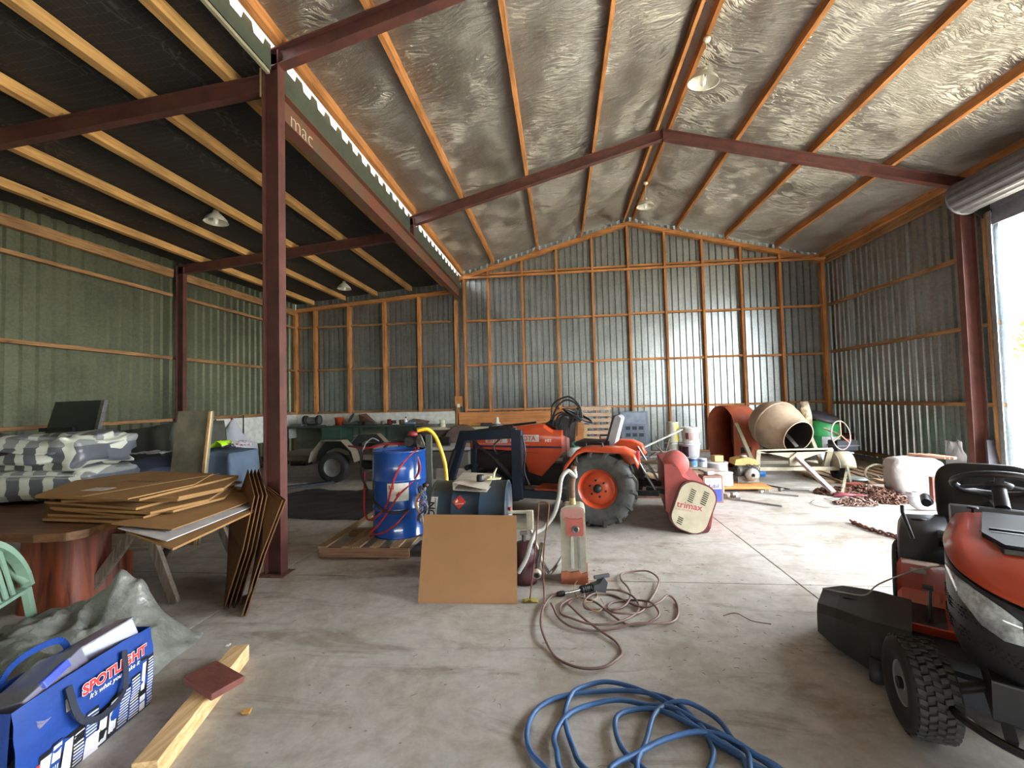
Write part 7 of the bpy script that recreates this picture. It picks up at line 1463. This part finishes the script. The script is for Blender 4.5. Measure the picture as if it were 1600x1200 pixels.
# dash, steering
MB().prism([(0.34, 0.40), (0.56, 0.40), (0.60, 0.82), (0.50, 0.87), (0.36, 0.83)], -0.20, 0.20).build('dash_tower', MG, t, bev=0.02)
MB().cyl((0.46, 0, 0.86), (0.36, 0, 0.95), 0.03, n=12).build('steering_column', MBK, t)
u_, w_, d_ = frame((-0.45, 0, 0.9)); c = Vector((0.34, 0, 0.965))
MB().tube([c+(u_*math.cos(a)+w_*math.sin(a))*0.175 for a in [k*2*math.pi/36 for k in range(36)]], 0.018, 10, closed=True).build('steering_wheel', MBK, t)
MB().lathe([(0, 0), (0.05, 0), (0.06, 0.02), (0.03, 0.035), (0, 0.035)], c-Vector(d_)*0.02, d_, 18).build('wheel_boss', MBK, t)
for k in range(3): a = 0.5+k*2.094; MB().bar(c, c+(u_*math.cos(a)+w_*math.sin(a))*0.17, 0.035, 0.012, d_).build('wheel_spoke', slotmat('#4A4B50', 0.3), t)
MB().lathe([(0, 0.03), (0.022, 0.03), (0.024, 0.022), (0.006, 0.018), (0.006, 0)], (0.60, -0.12, 0.85), n=14).build('throttle_knob', MBK, t)
# seat
b = MB(); 
def seatback(u, v):
    a = u*2*math.pi; e = 0.5; y = 0.24*math.copysign(abs(math.cos(a))**e, math.cos(a)); z = 0.79+0.22*math.copysign(abs(math.sin(a))**e, math.sin(a)); q = 1-0.0*v
    th = 0.06*math.sin(math.pi*v); sc_ = math.sin(math.pi*min(max(v, 0.0), 1.0))**0.35
    return (-0.14-0.22*(z-0.6)+(v-0.5)*0.12, y*sc_, 0.80+(z-0.80)*sc_)
MB().grid(seatback, 40, 12).build('seat_back', slotmat('#141416', 0.4), t)
MB().prism([(-0.14, 0.56), (0.30, 0.57), (0.36, 0.61), (0.34, 0.66), (0.0, 0.63), (-0.14, 0.68)], -0.25, 0.25).build('seat_cushion', slotmat('#141416', 0.4), t, bev=0.03)
for s_ in (-1, 1): MB().tube(smooth_path([(-0.16, s_*0.27, 0.74), (0.0, s_*0.29, 0.80), (0.20, s_*0.29, 0.80)], 4), 0.025, 10).build('armrest', MBK, t)
# fenders and foot decks
for s_ in (-1, 1):
    y0, y1 = s_*0.20, s_*0.43
    pr = [(-0.34, 0.48), (-0.30, 0.59), (-0.12, 0.645), (0.14, 0.65), (0.25, 0.625), (0.30, 0.55), (0.31, 0.44)]; V = []
    for x, z in pr: V += [(x, y0, z+0.02), (x, y1-s_*0.02, z), (x-0.005*(x > 0), y1, z-0.05)]
    MB().add(V, [q for i in range(len(pr)-1) for q in ((3*i, 3*i+3, 3*i+4, 3*i+1), (3*i+1, 3*i+4, 3*i+5, 3*i+2))], True).build('fender_cap', MG, t, thick=0.01)
    pr2 = [(0.31, 0.47), (0.33, 0.30), (0.40, 0.24), (0.78, 0.235), (0.80, 0.28)]; V = []
    for x, z in pr2: V += [(x, s_*0.18, z), (x, s_*0.42, z), (x, s_*0.44, z-0.035)]
    f_ = MB().add(V, [q for i in range(len(pr2)-1) for q in ((3*i, 3*i+3, 3*i+4, 3*i+1), (3*i+1, 3*i+4, 3*i+5, 3*i+2))]).build('foot_deck', MO, t, thick=0.01)
    MB().prism([(-0.30, 0.48), (0.31, 0.46), (0.33, 0.30), (0.36, 0.26), (0.2, 0.30), (0.12, 0.46), (-0.12, 0.50)], s_*0.20, s_*0.195).build('fender_side', MO, t)
    MB().box((0.42, s_*0.24, 0.242), (0.72, s_*0.40, 0.252)).build('foot_mat', MBK, t)
    MB().lathe([(0, 0), (0.045, 0), (0.05, 0.008), (0, 0.012)], (0.05, s_*0.32, 0.655), n=20).build('cup_recess', 'black', t)
MB().box((0.322, -0.38, 0.40), (0.330, -0.31, 0.425)).build('warning_label', slotmat('#C6C2BE', 0.5), t)
MB().tube([(0.62, -0.30, 0.42), (0.66, -0.31, 0.20)], 0.008, 8).cbox((0.62, -0.31, 0.42), (0.04, 0.045, 0.015)).build('brake_pedal', MBK, t)
MB().tube([(0.40, -0.36, 0.62), (0.36, -0.40, 0.76), (0.35, -0.40, 0.80)], 0.010, 8).build('deck_lever', MBK, t)
# cutting deck and discharge chute
dk = [(0.40, -0.42), (0.52, -0.50), (0.82, -0.50), (1.02, -0.36), (1.04, 0.0), (0.96, 0.38), (0.70, 0.50), (0.40, 0.44), (0.30, 0.0)]
MB().prism(dk, 0.05, 0.17, 'XY').build('cutting_deck', MBK, t, bev=0.02); MB().prism([(x*0.85+0.1, y*0.8) for x, y in dk], 0.17, 0.22, 'XY').build('deck_cover', MBK, t, bev=0.02)
CH = vary('scuffed_black_chute', '#252525', 0.5, 0, 0.25, 10)
V = []; stx = [(-0.38, 0.50, 0.98, 0.30, 0.03), (-0.54, 0.46, 0.96, 0.295, 0.04), (-0.70, 0.42, 0.84, 0.27, 0.05), (-0.80, 0.44, 0.74, 0.235, 0.07)]
b = MB(); V = []
for y, xa, xb, zt, zb in stx: V += [(xa, y, zb), (xa, y, zt-0.03), (xa+0.03, y, zt), (xb-0.03, y, zt-0.01), (xb, y, zt-0.05), (xb, y, zb)]
b.add(V, [(i*6+j, i*6+j+1, i*6+j+7, i*6+j+6) for i in range(3) for j in range(5)]+[(18, 19, 20, 21, 22, 23)])
b.build('discharge_chute', CH, t, thick=0.008, bev=0.01)
MB().box((0.56, -0.68, 0.272), (0.66, -0.58, 0.282)).build('moulded_warning', slotmat('#1A1A1A', 0.6), t)
MB().tube(smooth_path([(0.50, -0.80, 0.245), (0.60, -0.68, 0.285), (0.62, -0.58, 0.305), (0.55, -0.52, 0.36), (0.60, -0.35, 0.50), (0.62, -0.22, 0.56)], 5), 0.004, 6).build('tie_string', slotmat('#A9A29A', 0.6), t)
MB().lathe([(0.02, -0.03), (0.055, -0.03), (0.06, 0), (0.055, 0.03), (0.02, 0.03)], (0.98, -0.52, 0.06), (0, 1, 0), 18).build('gauge_wheel', MBK, t)
